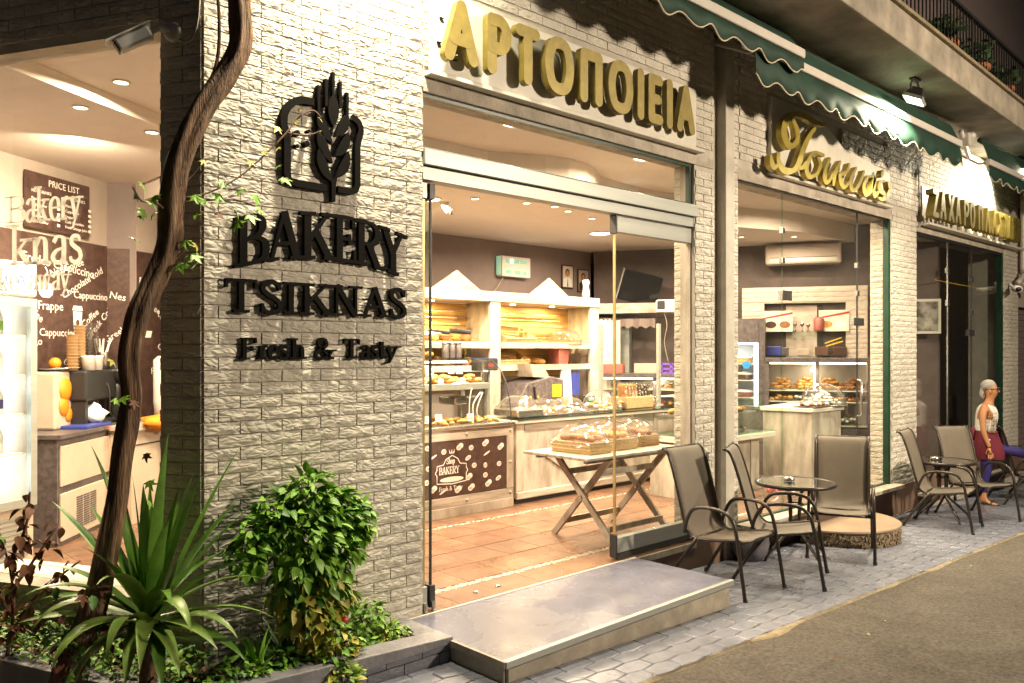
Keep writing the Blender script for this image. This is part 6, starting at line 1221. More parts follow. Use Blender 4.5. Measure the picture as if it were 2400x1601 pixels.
# round stone step and pot
t = thing("stone_step", "half-round step with tan top and stone-chip side below the middle window", "step", (8.35, -.10, G(8.35)))
part("side", MB().lathe([(.655, -.03), (.66, .155)], 48, a0=pi, a1=2 * pi), 'stone', t, True)
mb = MB()
r3 = random.Random(5)
for i in range(260):
    a_ = pi + pi * (i + r3.random()) / 260; z = r3.uniform(.01, .145); mb.ball((.66 * cos(a_), .66 * sin(a_), z), r3.uniform(.010, .020), 1, 1, 1, 5, 4, .2)
part("stone_chips", mb, 'stone', t, kind="stuff")
part("top_slab", MB().lathe([(0, .155), (.675, .155), (.68, .165), (.675, .178), (0, .178)], 48, a0=pi, a1=2 * pi), 'slabtop', t)
t = thing("grey_pot", "round grey glazed pot behind the first two chairs", "pot", (6.62, -.17, G(6.62) + .003)); part("bowl", MB().lathe([(.10, 0), (.155, .06), (.175, .15), (.165, .24), (.172, .26), (.15, .26), (.14, .2), (0, .2)], 28), mat("grey_glazed_pot", (.16, .15, .17), .3, var=.25, vs=8), t, True); part("soil", MB().lathe([(0, .205), (.138, .203)], 20), 'soil', t)
# ================================================================== PLANTER
t = thing("planter_wall", "low grey-blue painted brick planter wrapping the corner under the plants", "planter")
tz = lambda x: .02 + .05 * (2.93 - x)
def pw(name, P, zb, zt0, zt1, m): # quad prism with sloping top between two ends (P: 4 pts, first two at end 0)
    return MB().add([(P[0][0], P[0][1], zb), (P[1][0], P[1][1], zb), (P[2][0], P[2][1], zb), (P[3][0], P[3][1], zb), (P[0][0], P[0][1], zt0), (P[1][0], P[1][1], zt0), (P[2][0], P[2][1], zt1), (P[3][0], P[3][1], zt1)], [(0,1,5,4),(1,2,6,5),(2,3,7,6),(3,0,4,7),(4,5,6,7)])
part("core", pw("c", [(2.915, -.34), (2.915, -.455), (1.43, -.455), (1.49, -.34)], -.3, -.018 , -.018 + .074, 'greybrick'), 'greybrick', t)
part("end_core", MB().box(2.79, 2.915, -.339, -.0, -.3, -.019), 'greybrick', t)
dirv = Vector((-.474, .880)); c0 = Vector((1.40, -.47))
A = [(1.49, -.345), (1.43, -.455), tuple(c0 + dirv * 3.2 + Vector((.02, .01))), tuple(c0 + dirv * 3.2 + Vector((.13, .05)))]
part("core", pw("c", A, -.3, .05, .21, 'greybrick'), 'greybrick', t)
bm_ = BM.setdefault('greybrick', [brick_mesh('greybrick', i) for i in range(6)])
for r_ in range(5):
    for k in range(8):
        x0 = 1.43 + k * .236 - (.118 if r_ % 2 else 0); z = -.255 + r_ * CH; a_, b_ = max(1.43, x0), min(x0 + .230, 2.912)
        if b_ - a_ < .03: continue
        if z + .02 > tz((a_ + b_) / 2) - .05: continue
        o = part("brick", bm_[k % 6], None, t); o.location = (a_, -.458, z); o.scale = (b_ - a_, 1, 1)
for r_ in range(4):
    for k in range(2):
        o = part("brick", bm_[k % 6], None, t); o.location = (2.918, -.452 + k * .215, -.255 + r_ * CH); o.scale = (.21, 1, 1); o.rotation_euler = (0, 0, R(90))
part("cap", pw("k", [(2.94, -.33), (2.94, -.475), (1.40, -.475), (1.475, -.33)], -.02, .018, .018 + .077, 'x'), 'greycap', t, bevel=.006).data
part("cap", MB().box(2.79, 2.94, -.329, .0, -.018, .016), 'greycap', t, bevel=.006)
part("cap", pw("k", [(1.475, -.33), (1.40, -.475), tuple(c0 + dirv * 3.2), tuple(c0 + dirv * 3.2 + Vector((.135, .07)))], .03, .097, .26, 'x'), 'greycap', t, bevel=.006)
soil = MB(); sp_ = [(2.80, -.34), (2.80, 0), (1.69, 0), tuple(Vector((1.692, 0)) + dirv * 3.2), tuple(c0 + dirv * 3.2 + Vector((.1, .05))), (1.45, -.36)]
struct("planter_soil", MB().add([(x, y, z) for (x, y), z in zip(sp_, (-.02, -.02, .03, .16, .16, .03))], [(0, 1, 2, 5), (5, 2, 3, 4)]), 'soil')
# ================================================================== PLANTS
def leaf_mesh(m, L=1, W=.5, fold=.12, curl=.25, seed=0):
    mb = MB(); vs = []; n = 5
    for i in range(n + 1):
        s = i / n; w_ = W / 2 * (sin(pi * min(1, s ** .8)) ** .9) + .003; z = -curl * s * s
        vs += [(-w_, s * L, z + fold * w_ * 2), (0, s * L, z), (w_, s * L, z + fold * w_ * 2)]
    fs = []
    for i in range(n): fs += [(3*i, 3*i+1, 3*i+4, 3*i+3), (3*i+1, 3*i+2, 3*i+5, 3*i+4)]
    return mesh(mb.add(vs, fs), m, True, "leaf")
def basis(p, d, roll=0):
    d = Vector(d).normalized(); q = d.to_track_quat('Y', 'Z'); return Matrix.Translation(p) @ q.to_matrix().to_4x4() @ Matrix.Rotation(roll, 4, 'Y')
# yucca
YC = Vector((1.355, -.21, .40))
t = thing("yucca", "large spiky yucca with long sword leaves in the corner planter", "yucca", tuple(YC))
part("stem", MB().tube([(-.01, .0, -.42), (.0, .01, -.2), (0, 0, .05)], [.04, .035, .03], 10), 'bark', t, True)
right = Vector((.73, -.683, 0)); fwd = Vector((.683, .73, 0)); upv = Vector((0, 0, 1))
def blade(az, el, L, W, droop, m, twist=0, z0=0):
    h = Vector((cos(az), sin(az), 0)); P = []; d = h * cos(el) + upv * sin(el); p = Vector((0, 0, z0)) + h * .015; n = 12; e = el
    mb = MB(); vs = []
    for i in range(n + 1):
        s = i / n; d = h * cos(e) + upv * sin(e); side = d.cross(upv); side = side.normalized() if side.length > .05 else h.cross(upv).normalized()
        nn = side.cross(d); side = side * cos(twist * s) + nn * sin(twist * s); nn = side.cross(d)
        w_ = W * (.55 + .9 * s if s < .35 else .865 * (1 - ((s - .35) / .65) ** 1.7) + .005) / 2 * 1.15
        vs += [p - side * w_ + nn * w_ * .35, p, p + side * w_ + nn * w_ * .35]; p = p + d * L / n; e -= droop / n * (s * 2)
    fs = []
    for i in range(n): fs += [(3*i, 3*i+1, 3*i+4, 3*i+3), (3*i+1, 3*i+2, 3*i+5, 3*i+4)]
    part("leaf", mb.add(vs, fs), m, t, True)
ra = lambda sx, sy: atan2((right * sx + fwd * sy).y, (right * sx + fwd * sy).x)
# screen-facing fan: (right component, toward/away component, elevation deg, length, width, droop)
for sx, sy, el, L, W, dr, m_ in ((-.75, -.2, 76, .66, .05, .15, 0), (-.4, -.3, 82, .60, .045, .1, 0), (.28, -.2, 82, .70, .05, .1, 0), (.8, .1, 66, .74, .055, .1, 0), (1, -.2, 50, .68, .055, .25, 0), (-1, .1, 52, .62, .05, .25, 0), (-1, .3, 62, .5, .045, .3, 0), (.5, .5, 72, .55, .045, .1, 0), (-.2, .5, 80, .52, .045, .1, 0), (.1, -.6, 84, .5, .05, .1, 0),
    (-1, -.2, 30, .50, .05, 1.6, 1), (-1, -.4, 12, .52, .05, .5, 1), (-1, .2, 22, .58, .045, .9, 0), (1, .2, 32, .55, .05, 1.1, 1), (1, .0, 14, .58, .05, .9, 1), (1, -.3, 22, .5, .05, 1.6, 1), (.9, -.6, 8, .50, .05, .9, 1), (.8, -.8, 30, .5, .055, 2.0, 1), (1, .4, 6, .5, .045, .6, 0),
    (-.8, -.7, 34, .55, .055, 2.2, 1), (-.5, -1, 25, .52, .055, 2.1, 1), (0.05, -1, 30, .50, .06, 2.3, 1), (.35, -1, 12, .46, .055, 1.6, 1), (.7, -.9, 5, .5, .05, 1.2, 1), (-.9, -.5, -5, .5, .05, .9, 0), (-.6, .8, 30, .5, .045, .9, 0), (.6, .8, 35, .5, .045, .9, 0), (-.3, -.8, 58, .5, .05, .6, 0), (.5, -.7, 60, .52, .05, .5, 0), (.0, .9, 60, .5, .045, .4, 0), (-.7, .5, 68, .55, .045, .2, 0), (.9, .6, 58, .58, .045, .3, 0), (.55, .1, 76, .55, .045, .1, 0), (-.15, -.1, 86, .55, .045, .05, 0), (.2, .3, 78, .5, .045, .1, 0),
    (-.3, -1, 10, .48, .06, 1.8, 1), (.2, -1, 0, .46, .06, 1.6, 1), (-.9, -.3, 0, .5, .055, 1.3, 1), (.6, -1, -8, .45, .055, 1.3, 0), (-.6, -.9, -10, .45, .055, 1.2, 0), (1, -.1, -6, .5, .05, 1.0, 0), (-1, 0, -4, .48, .05, .9, 0), (.4, -.6, 42, .5, .055, 1.5, 0), (-.5, -.5, 44, .52, .055, 1.4, 0), (.0, -.8, 48, .5, .055, 1.3, 1), (.9, -.2, 44, .56, .05, .9, 0), (-.9, -.1, 42, .52, .05, 1.0, 0)):
    blade(ra(sx, sy) , R(el), L * (1.24 if el >= 60 else 1.0 if el < 35 else 1.12), W * 1.42, dr, 'yucca2' if m_ else 'yucca', rnd.uniform(-.5, .5), rnd.uniform(-.03, .04))
# a broad leaf sweeping to the right
blade(ra(1, -.25), R(-4), .52, .075, .0 - .5, 'yucca', .9, -.06)
# small spiky plants
for i, (x, y, z, s_, la) in enumerate(((1.86, -.26, .03, .30, "small bright spiky plant between the yucca and the basil bush"), (2.10, -.10, .0, .42, "dark upright spiky plant behind the basil bush"))):
    t = thing("spiky_plant", la, "plant", (x, y, z))
    for k in range(16): blade(rnd.uniform(0, 6.28), R(rnd.uniform(40, 85)), s_ * rnd.uniform(.6, 1), .026, rnd.uniform(.1, .9), 'yucca' if i else 'leaf')
# basil bush
t = thing("basil_bush", "bright green leafy bush, yellowing below, in front of the brick wall", "bush", (2.16, -.22, -.03))
LM = {k: [leaf_mesh(k, 1, .62, .15, .35), leaf_mesh(k, 1, .5, .3, .15)] for k in ('leaf', 'leafd', 'leafy', 'vleaf', 'leafb')}
clumps = [((.02, 0, .90), .13, 95), ((-.16, .02, .80), .13, 100), ((.16, .0, .80), .13, 100), ((.27, -.02, .74), .11, 70), ((-.27, 0, .72), .10, 50), ((-.33, -.02, .66), .09, 35), ((0, -.03, .72), .17, 150), ((.18, -.02, .62), .12, 75), ((-.05, -.02, .55), .14, 90), ((.08, -.04, .45), .13, 85), ((-.02, -.05, .32), .12, 75), ((.04, -.06, .20), .12, 60), ((.16, -.02, .34), .09, 40), ((-.12, -.0, .40), .09, 45)]
leaves = []
for (cx, cy_, cz), rr, n_ in clumps:
    for _ in range(int(n_ * 2.1)):
        v = Vector((rnd.gauss(0, 1), rnd.gauss(0, 1), rnd.gauss(0, 1))).normalized() * rr * rnd.uniform(.55, 1.05); v.y *= .8
        p = Vector((cx, cy_, cz)) + v; d = Vector((v.x, v.y - .03, v.z * .4 - .055 * (1.2 if cz < .6 else .4))) + Vector((rnd.gauss(0, .05), rnd.gauss(0, .05), rnd.gauss(0, .04)))
        f_ = max(0, min(1, (.52 - p.z) / .35)); kind = 'leafy' if rnd.random() < f_ * .95 else ('leafd' if rnd.random() < .22 else 'leaf')
        if kind == 'leaf' and p.z < .45 and rnd.random() < .5: kind = 'vleaf'
        leaves.append((p, d, kind, rnd.uniform(.056, .088) * (1.1 if kind == 'leafy' else 1)))
leaves.sort(key=lambda q: -(q[0].dot(Vector((-.4, -1, .5)))))
def scatter(t, leaves, nind, nm="foliage"):
    rest = {}
    for i, (p, d, kind, s_) in enumerate(leaves):
        me = LM[kind][i % 2]; mt = basis(p, d, rnd.uniform(-.7, .7)) @ Matrix.Scale(s_, 4)
        if i < nind: o = part("leaf", me, None, t); o.matrix_local = mt
        else: rest.setdefault(kind, MB()).add([mt @ v.co for v in me.vertices], [tuple(p_.vertices) for p_ in me.polygons])
    for k, mb in rest.items(): part(nm, mb, k[1:] if k[0] == 'g' else k, t, True, kind="stuff")
scatter(t, leaves, 290)
for k in range(7): part("stem", MB().tube([(rnd.uniform(-.03, .03), 0, 0), (rnd.uniform(-.06, .06), 0, .35), (rnd.uniform(-.2, .2), rnd.uniform(-.04, .04), .72)], .008, 6, 3), 'twig', t, True)
for p in ((.10, -.12, .40), (.16, -.10, .24)): part("red_pepper", MB().ball(p, .02, 1.3, 1, 1), 'red', t, True)
# low plants in the bed
def bedplant(lab, x, y, z, rx, ry, h, n, kinds, size, nm="low_plant", cat="plant", ind=60):
    t = thing(nm, lab, cat, (x, y, z)); L = []
    for _ in range(n):
        a_ = rnd.uniform(0, 6.28); r_ = sqrt(rnd.random()); p = Vector((rx * r_ * cos(a_), ry * r_ * sin(a_), h * (1 - r_ * r_ * .7) * rnd.uniform(.25, 1)))
        L.append((p, Vector((cos(a_) * .6 + rnd.gauss(0, .4), sin(a_) * .6 - .2 + rnd.gauss(0, .4), rnd.uniform(-.3, .6))), rnd.choice(kinds), size * rnd.uniform(.7, 1.3)))
    L.sort(key=lambda q: -(q[0].dot(Vector((-.4, -1, .5))))); scatter(t, L, ind)
    for k in range(4): part("stem", MB().tube([(0, 0, -.02), (rnd.uniform(-rx, rx) * .6, rnd.uniform(-ry, ry) * .6, h * .7)], .004, 5), 'twig', t)
    return t
bedplant("fresh green seedling clump right of the basil bush, by the wall", 2.62, -.10, -.02, .14, .09, .24, 190, ('leaf', 'leaf', 'vleaf'), .05)
bedplant("bright yellow-green ground plant near the planter's end", 2.72, -.20, -.02, .12, .08, .09, 150, ('vleaf', 'leafy', 'leaf'), .035)
bedplant("small green clump at the front edge below the seedlings", 2.45, -.28, -.02, .13, .06, .08, 110, ('leaf', 'leafd'), .045)
bedplant("yellow-green trailing sprig hanging over the planter's front edge", 2.22, -.47, -.06, .08, .05, .12, 70, ('vleaf', 'leafy', 'leaf'), .055, "trailing_sprig", "sprig")
bedplant("leafy clump spilling over the planter edge below the basil bush", 2.25, -.36, .0, .15, .09, .22, 170, ('leaf', 'vleaf', 'leafy'), .05)
bedplant("dark green ground plant between the small spiky plant and the bush", 1.98, -.30, .02, .18, .09, .12, 150, ('leafd', 'leafd', 'leaf'), .05)
bedplant("light green clump in the bed right of the yucca's foot", 1.72, -.33, .04, .17, .09, .12, 160, ('leaf', 'vleaf', 'leafd'), .045)
t = thing("ground_cover", "dense green creeping ground cover filling the left of the planter", "ground cover", (0, 0, 0)); t["kind"] = "stuff"; L = []
for _ in range(4200):
    s_ = rnd.uniform(-.1, 2.2); q = rnd.uniform(.06, .45); p = Vector((1.692, 0)) + dirv * s_ - Vector((.880, .474)) * q
    L.append((Vector((p.x, p.y, .05 + .05 * s_ + rnd.uniform(.0, .10) + .09 * max(0, noise.noise(Vector((p.x * 5, p.y * 5, 0))) + .3))), Vector((rnd.gauss(0, 1), rnd.gauss(-.3, 1), rnd.uniform(-.2, .6))), rnd.choice(('leafd', 'leafd', 'leaf', 'vleaf', 'leafb')), rnd.uniform(.018, .045)))
for _ in range(900):
    x = rnd.uniform(1.5, 2.78); L.append((Vector((x, rnd.uniform(-.33, -.02), -.015 + .04 * (2.8 - x) + rnd.uniform(0, .03))), Vector((rnd.gauss(0, 1), rnd.gauss(-.3, 1), rnd.uniform(-.2, .5))), rnd.choice(('leafd', 'leaf', 'leafb')), rnd.uniform(.015, .03)))
scatter(t, L, 0, "leaves")
for c in t.children: c["kind"] = "stuff"
# dry shrub at the left edge
t = thing("dry_shrub", "withered shrub with curled brown leaves at the left edge", "shrub", (.93, .50, .14)); L = []
for k, (P) in enumerate((((0, 0, 0), (.03, 0, .25), (.0, 0, .5), (-.1, .02, .85)), ((0, 0, .3), (.10, -.03, .45), (.22, -.02, .62)), ((.02, 0, .2), (-.1, 0, .45), (-.2, 0, .6)), ((0, 0, .1), (.15, -.02, .3), (.33, 0, .42)), ((.0, 0, .45), (.08, 0, .62), (.1, 0, .8)))):
    part("branch", MB().tube(P, [.009, .007, .005, .003][:len(P)], 6, 4), 'twig', t, True)
    for j in range(28):
        i0 = rnd.randrange(len(P) - 1); s_ = rnd.random(); p = Vector(P[i0]).lerp(Vector(P[i0 + 1]), s_) + Vector((rnd.gauss(0, .025), rnd.gauss(0, .02), rnd.gauss(0, .02))); L.append((p, Vector((rnd.gauss(0, 1), rnd.gauss(0, 1), -.8)), 'leafb' if (k != 0 or j % 3) else 'leafd', rnd.uniform(.045, .085)))
scatter(t, L, 140)
# vine
def grape_mesh(m, seed):
    r_ = random.Random(seed); pts = []
    lob = [(-150, .45), (-115, .85), (-88, .55), (-60, 1.0), (-32, .60), (0, 1.15), (32, .60), (60, 1.0), (88, .55), (115, .85), (150, .45)]
    vs = [(0, 0, 0)]
    for a_, q in lob:
        a_ = R(a_); q *= r_.uniform(.88, 1.1); vs.append((sin(a_) * q * .5, cos(a_) * q * .5 + .2, -.12 * q * q + r_.uniform(-.05, .05)))
        vs.append((sin(a_ + .16) * q * .42, cos(a_ + .16) * q * .42 + .2, -.10 * q * q))
    fs = [(0, i, i + 1) for i in range(1, len(vs) - 1)]
    return mesh(MB().add(vs, fs), m, True, "leaf")
for k in ('vleaf', 'leafy', 'leafb', 'leaf'): LM['g' + k] = [grape_mesh(k, 1), grape_mesh(k, 2)]
t = thing("grape_vine", "old twisted vine trunk climbing past the corner with sparse grape leaves", "vine", (0, 0, 0))
vp = [(1.06, .02, .10), (1.09, -.08, .30), (1.14, -.19, .55), (1.20, -.22, .90), (1.235, -.22, 1.15), (1.275, -.22, 1.40), (1.262, -.23, 1.60), (1.29, -.23, 1.76), (1.35, -.22, 1.92), (1.44, -.21, 2.12), (1.462, -.2, 2.31), (1.49, -.2, 2.50), (1.545, -.2, 2.66), (1.615, -.2, 2.82), (1.71, -.2, 2.98), (1.79, -.2, 3.14), (1.80, -.2, 3.32), (1.78, -.2, 3.50), (1.76, -.22, 3.8), (1.78, -.25, 4.2)]
vr = [.060, .054, .048, .043, .042, .042, .042, .044, .046, .052, .054, .050, .049, .048, .049, .047, .046, .045, .044, .043]
Pq, rq = catmull([Vector(p) for p in vp], 5, vr)
mb = MB(); n = 22; vs = []; fs = []
for i, p in enumerate(Pq):
    d = (Pq[min(i+1, len(Pq)-1)] - Pq[max(i-1, 0)]).normalized(); u_ = Vector((1, 0, 0)); u_ = (u_ - d * u_.dot(d)).normalized(); v_ = d.cross(u_)
    for j in range(n):
        a_ = 2 * pi * j / n; tw = a_ + i * .045; rr = rq[i] * (1 + .17 * sin(5 * tw) + .10 * sin(9 * tw + 1) + .16 * noise.noise(Vector((cos(a_) * 2, sin(a_) * 2, i * .12))) + .22 * max(0, noise.noise(Vector((cos(a_) * 1.2, sin(a_) * 1.2 + 5, i * .22))) - .15))
        vs.append(p + (u_ * cos(a_) + v_ * sin(a_)) * rr)
for i in range(len(Pq) - 1):
    for j in range(n): fs.append((i*n+j, i*n+(j+1)%n, (i+1)*n+(j+1)%n, (i+1)*n+j))
part("trunk", mb.add(vs, fs), 'bark', t, True)
part("side_shoot", MB().tube([(1.555, -.22, 2.6), (1.60, -.22, 2.85), (1.68, -.2, 3.05), (1.69, -.2, 3.3), (1.655, -.2, 3.6)], [.012, .010, .009, .008, .007], 7, 4), 'bark', t, True)
tw = [[(1.50, -.24, 2.36), (1.62, -.24, 2.40), (1.78, -.22, 2.50), (1.93, -.2, 2.64), (2.06, -.18, 2.78), (2.14, -.17, 2.88), (2.22, -.17, 2.93), (2.27, -.17, 2.90)], [(1.50, -.24, 2.34), (1.60, -.25, 2.36), (1.75, -.25, 2.38), (1.86, -.22, 2.37)], [(1.48, -.24, 2.4), (1.55, -.24, 2.48), (1.60, -.24, 2.56)], [(1.41, -.24, 2.3), (1.36, -.24, 2.33), (1.31, -.25, 2.32), (1.27, -.25, 2.38)], [(1.47, -.24, 2.08), (1.52, -.25, 2.12), (1.56, -.25, 2.14)], [(2.06, -.18, 2.78), (2.18, -.17, 2.79), (2.27, -.17, 2.83)]]
for P in tw: part("shoot", MB().tube(P, .0045, 5, 4), 'twig', t, True)
def vl(p, s_, kind, d=None): L.append((Vector(p), Vector(d or (rnd.gauss(0, .5), -.5, rnd.uniform(-1, -.2))), kind, s_))
L = []
for p, s_, k in (((1.79, -.25, 2.44), .10, 'gvleaf'), ((1.86, -.25, 2.42), .09, 'gleaf'), ((1.82, -.26, 2.32), .10, 'gvleaf'), ((1.74, -.26, 2.34), .10, 'gleaf'), ((1.76, -.26, 2.28), .11, 'gvleaf'), ((1.66, -.26, 2.40), .09, 'gleaf'), ((1.60, -.26, 2.36), .09, 'gvleaf'), ((1.55, -.26, 2.38), .08, 'gleaf'), ((1.56, -.26, 2.30), .08, 'gleaf'), ((1.69, -.25, 2.46), .08, 'gvleaf'), ((1.88, -.22, 2.36), .07, 'gvleaf'), ((1.60, -.25, 2.55), .05, 'gleafy'), ((1.66, -.25, 2.31), .06, 'gleafb'),
    ((2.03, -.19, 2.54), .09, 'gvleaf'), ((2.01, -.2, 2.60), .06, 'gvleaf'), ((1.86, -.2, 2.60), .06, 'gleafy'), ((1.92, -.2, 2.66), .05, 'gleafy'), ((2.02, -.18, 2.80), .08, 'gleafy'), ((2.12, -.17, 2.86), .06, 'gleafy'), ((2.16, -.17, 2.93), .05, 'gleafy'), ((2.26, -.17, 2.90), .04, 'gleafy'), ((2.02, -.18, 2.70), .05, 'gleafy'), ((2.26, -.17, 2.82), .03, 'gleafy'),
    ((1.50, -.27, 2.16), .08, 'gvleaf'), ((1.53, -.27, 2.10), .09, 'gleaf'), ((1.55, -.26, 2.15), .07, 'gleafy'), ((1.50, -.28, 2.06), .09, 'gvleaf'), ((1.56, -.26, 2.06), .07, 'gleaf'), ((1.47, -.27, 2.05), .08, 'gleaf'),
    ((1.30, -.27, 2.40), .07, 'gvleaf'), ((1.27, -.27, 2.34), .06, 'gleaf'), ((1.33, -.27, 2.32), .08, 'gleaf'), ((1.36, -.27, 2.35), .07, 'gvleaf'), ((1.31, -.27, 2.28), .08, 'gleaf'), ((1.36, -.27, 2.27), .06, 'gleaf'), ((1.26, -.27, 2.15), .07, 'gleaf'), ((1.29, -.27, 2.25), .04, 'gleafb'),
    ((1.18, -.27, 1.60), .06, 'gleafy'), ((1.22, -.28, 1.44), .07, 'gvleaf'), ((1.27, -.28, 1.42), .06, 'gleafb'), ((1.18, -.28, 1.43), .05, 'gleaf'), ((1.32, -.28, 1.18), .06, 'gleafb'), ((1.34, -.25, 1.05), .07, 'gvleaf'), ((1.36, -.2, .95), .06, 'gvleaf'), ((1.14, -.28, .62), .07, 'gleafb'), ((1.05, -.3, .60), .08, 'gleafb')):
    vl(p, s_, k)
for i, (p, d, kind, s_) in enumerate(L):
    o = part("leaf", LM[kind][i % 2], None, t); o.matrix_local = basis(p, d, rnd.uniform(-.8, .8)) @ Matrix.Scale(s_, 4)
t = thing("ivy_clump", "dark vine foliage at the foot of the trunk beside the yucca", "foliage", (1.10, -.12, .40)); L2_ = []
for _ in range(120): v = Vector((rnd.gauss(0, .07), rnd.gauss(0, .05), rnd.gauss(0, .09))); L2_.append((v, Vector((rnd.gauss(0, .6), -.6, -.6)), rnd.choice(('leafd', 'gleaf', 'gvleaf', 'leafb')), rnd.uniform(.03, .07)))
scatter(t, L2_, 60)
# corner camera
t = thing("security_camera", "weathered white bullet camera with hood on the shaded brick corner", "camera", (1.50, .13, 3.25)); ax = Vector((-.62, .22, -.42)).normalized()
q = ax.to_track_quat('-Y', 'Z').to_matrix().to_4x4()
part("body", MB(q).box(-.036, .036, -.20, -.02, -.033, .033), 'wplastic', t, bevel=.012); part("hood", MB(q).box(-.044, .044, -.24, -.0, .035, .042), 'wplastic', t, bevel=.003); part("lens", MB(q).box(-.032, .032, -.206, -.201, -.030, .030), 'dark', t, bevel=.01)
part("mount_arm", MB().tube([tuple(ax * .02), (.03, .0, .03), (.075, -.04, .0)], .018, 10), 'bar', t, True); part("mount_plate", MB(Matrix.Translation((.08, -.045, .0)) @ Matrix.Rotation(LWA, 4, 'Z') @ Matrix.Rotation(R(90), 4, 'X')).lathe([(.05, 0), (.05, .012), (.035, .02), (0, .02)], 20), 'bar', t, True); part("cable", MB().tube([(.08, -.05, -.02), (.14, -.09, -.04), (.17, -.13, .08), (.175, -.14, .4)], .006, 6, 4), 'cable', t, True)
# ================================================================== PERSON
def skin(name, V, E, m, parent, sub=2):
    """V: list of (x, y, z, rx, ry); E edges; first vertex is the root"""
    me = bpy.data.meshes.new(name); me.from_pydata([v[:3] for v in V], E, []); me.update(); me.materials.append(M[m])
    o = bpy.data.objects.new(name, me); COL.objects.link(o)
    if parent: o.parent = parent
    bpy.context.view_layer.objects.active = o
    md = o.modifiers.new("skin", 'SKIN'); md.use_smooth_shade = True
    if not me.skin_vertices: me.attributes  # created with the modifier below
    if not me.skin_vertices:
        import bmesh
        bm = bmesh.new(); bm.from_mesh(me); bm.verts.layers.skin.verify(); bm.to_mesh(me); bm.free()
    for i, v in enumerate(V): me.skin_vertices[0].data[i].radius = (v[3], v[4]); me.skin_vertices[0].data[i].use_root = (i == 0)
    s_ = o.modifiers.new("sub", 'SUBSURF'); s_.levels = sub; s_.render_levels = sub
    return o
ps = thing("person", "grey-haired woman in glasses, white sleeveless top and maroon apron, one leg raised", "person", (12.20, -.42, -.424), R(-84))
V = [(-.0, .0, .84, .12, .13), (-.02, 0, 1.00, .105, .12), (.0, 0, 1.16, .115, .135), (.015, 0, 1.28, .10, .14), (.025, 0, 1.365, .050, .062), (.045, 0, 1.425, .044, .046),     # 0-5 torso, neck
     (.060, 0, 1.515, .080, .070), (.055, 0, 1.60, .083, .074), (.04, 0, 1.645, .05, .045), (.118, 0, 1.465, .036, .038),                                 # 6-9 head, chin
     (.0, -.155, 1.30, .052, .052), (-.01, -.20, 1.17, .044, .044), (.0, -.215, 1.02, .036, .036), (.035, -.21, .90, .032, .032), (.075, -.20, .79, .024, .026),   # 10-14 right arm
     (.0, .155, 1.30, .052, .052), (-.04, .20, 1.17, .044, .044), (-.03, .215, 1.02, .036, .036), (.03, .21, .91, .03, .03), (.08, .20, .82, .024, .026),         # 15-19 left arm
     (.01, -.085, .76, .076, .074), (.02, -.09, .47, .056, .058), (-.02, -.09, .28, .052, .052), (-.02, -.09, .08, .033, .033), (.05, -.09, .035, .034, .026), (.15, -.09, .022, .036, .016), (-.05, -.09, .035, .03, .026), # 20-26
     (.06, .085, .76, .076, .074), (.31, .26, .71, .066, .064), (.36, .38, .67, .052, .052), (.43, .56, .60, .033, .033), (.50, .58, .58, .032, .026), (.58, .60, .58, .034, .016)]
E_ = [(0,1),(1,2),(2,3),(3,4),(4,5),(5,6),(6,7),(7,8),(6,9),(3,10),(10,11),(11,12),(12,13),(13,14),(3,15),(15,16),(16,17),(17,18),(18,19),(0,20),(20,21),(21,22),(22,23),(23,24),(24,25),(23,26),(0,27),(27,28),(28,29),(29,30),(30,31),(31,32)]
skin("body", V, E_, 'skin', ps)
def hand(pt, d, side, name):
    mbx = MB(); p = Vector(pt); d = Vector(d).normalized(); w_ = Vector((0, 1, 0)) * side; w_ = (w_ - d * w_.dot(d)).normalized(); f = d.cross(w_)
    VV = [tuple(p) + (.026, .016), tuple(p + d * .045) + (.034, .015), tuple(p + d * .08) + (.036, .014)]; EE = [(0, 1), (1, 2)]
    for k, (off, ln) in enumerate(((-.027, .062), (-.009, .072), (.009, .068), (.026, .052))):
        b_ = len(VV); q = p + d * .085 + f * off
        VV += [tuple(q) + (.009, .009), tuple(q + d * ln * .55 + w_ * -.008) + (.008, .008), tuple(q + d * ln + w_ * -.022) + (.0065, .0065)]; EE += [(2, b_), (b_, b_ + 1), (b_ + 1, b_ + 2)]
    b_ = len(VV); q = p + d * .035 + f * -.032; VV += [tuple(q) + (.011, .011), tuple(q + d * .035 - f * .016) + (.009, .009), tuple(q + d * .06 - f * .012) + (.007, .007)]; EE += [(1, b_), (b_, b_ + 1), (b_ + 1, b_ + 2)]
    skin(name, VV, EE, 'skin', ps, 1)
hand((.075, -.20, .79), (.12, .05, -1), 1, "hand"); hand((.08, .20, .82), (.25, -.05, -1), -1, "hand")
def part_skin(n, V, E, m, sub=2): return skin(n, V, E, m, ps, sub)
part_skin("top", [(-.005, 0, .93, .118, .142), (-.02, 0, 1.02, .116, .135), (.0, 0, 1.15, .130, .150), (.01, 0, 1.25, .118, .150), (.012, 0, 1.315, .088, .13), (-.0, -.115, 1.315, .062, .058), (-.0, .115, 1.315, .062, .058)], [(0,1),(1,2),(2,3),(3,4),(4,5),(4,6)], 'paper')
part_skin("plaid_front", [(.055, -.0, .97, .085, .11), (.08, 0, 1.10, .075, .105), (.085, 0, 1.19, .06, .09)], [(0,1),(1,2)], 'wplaid') if 0 else None
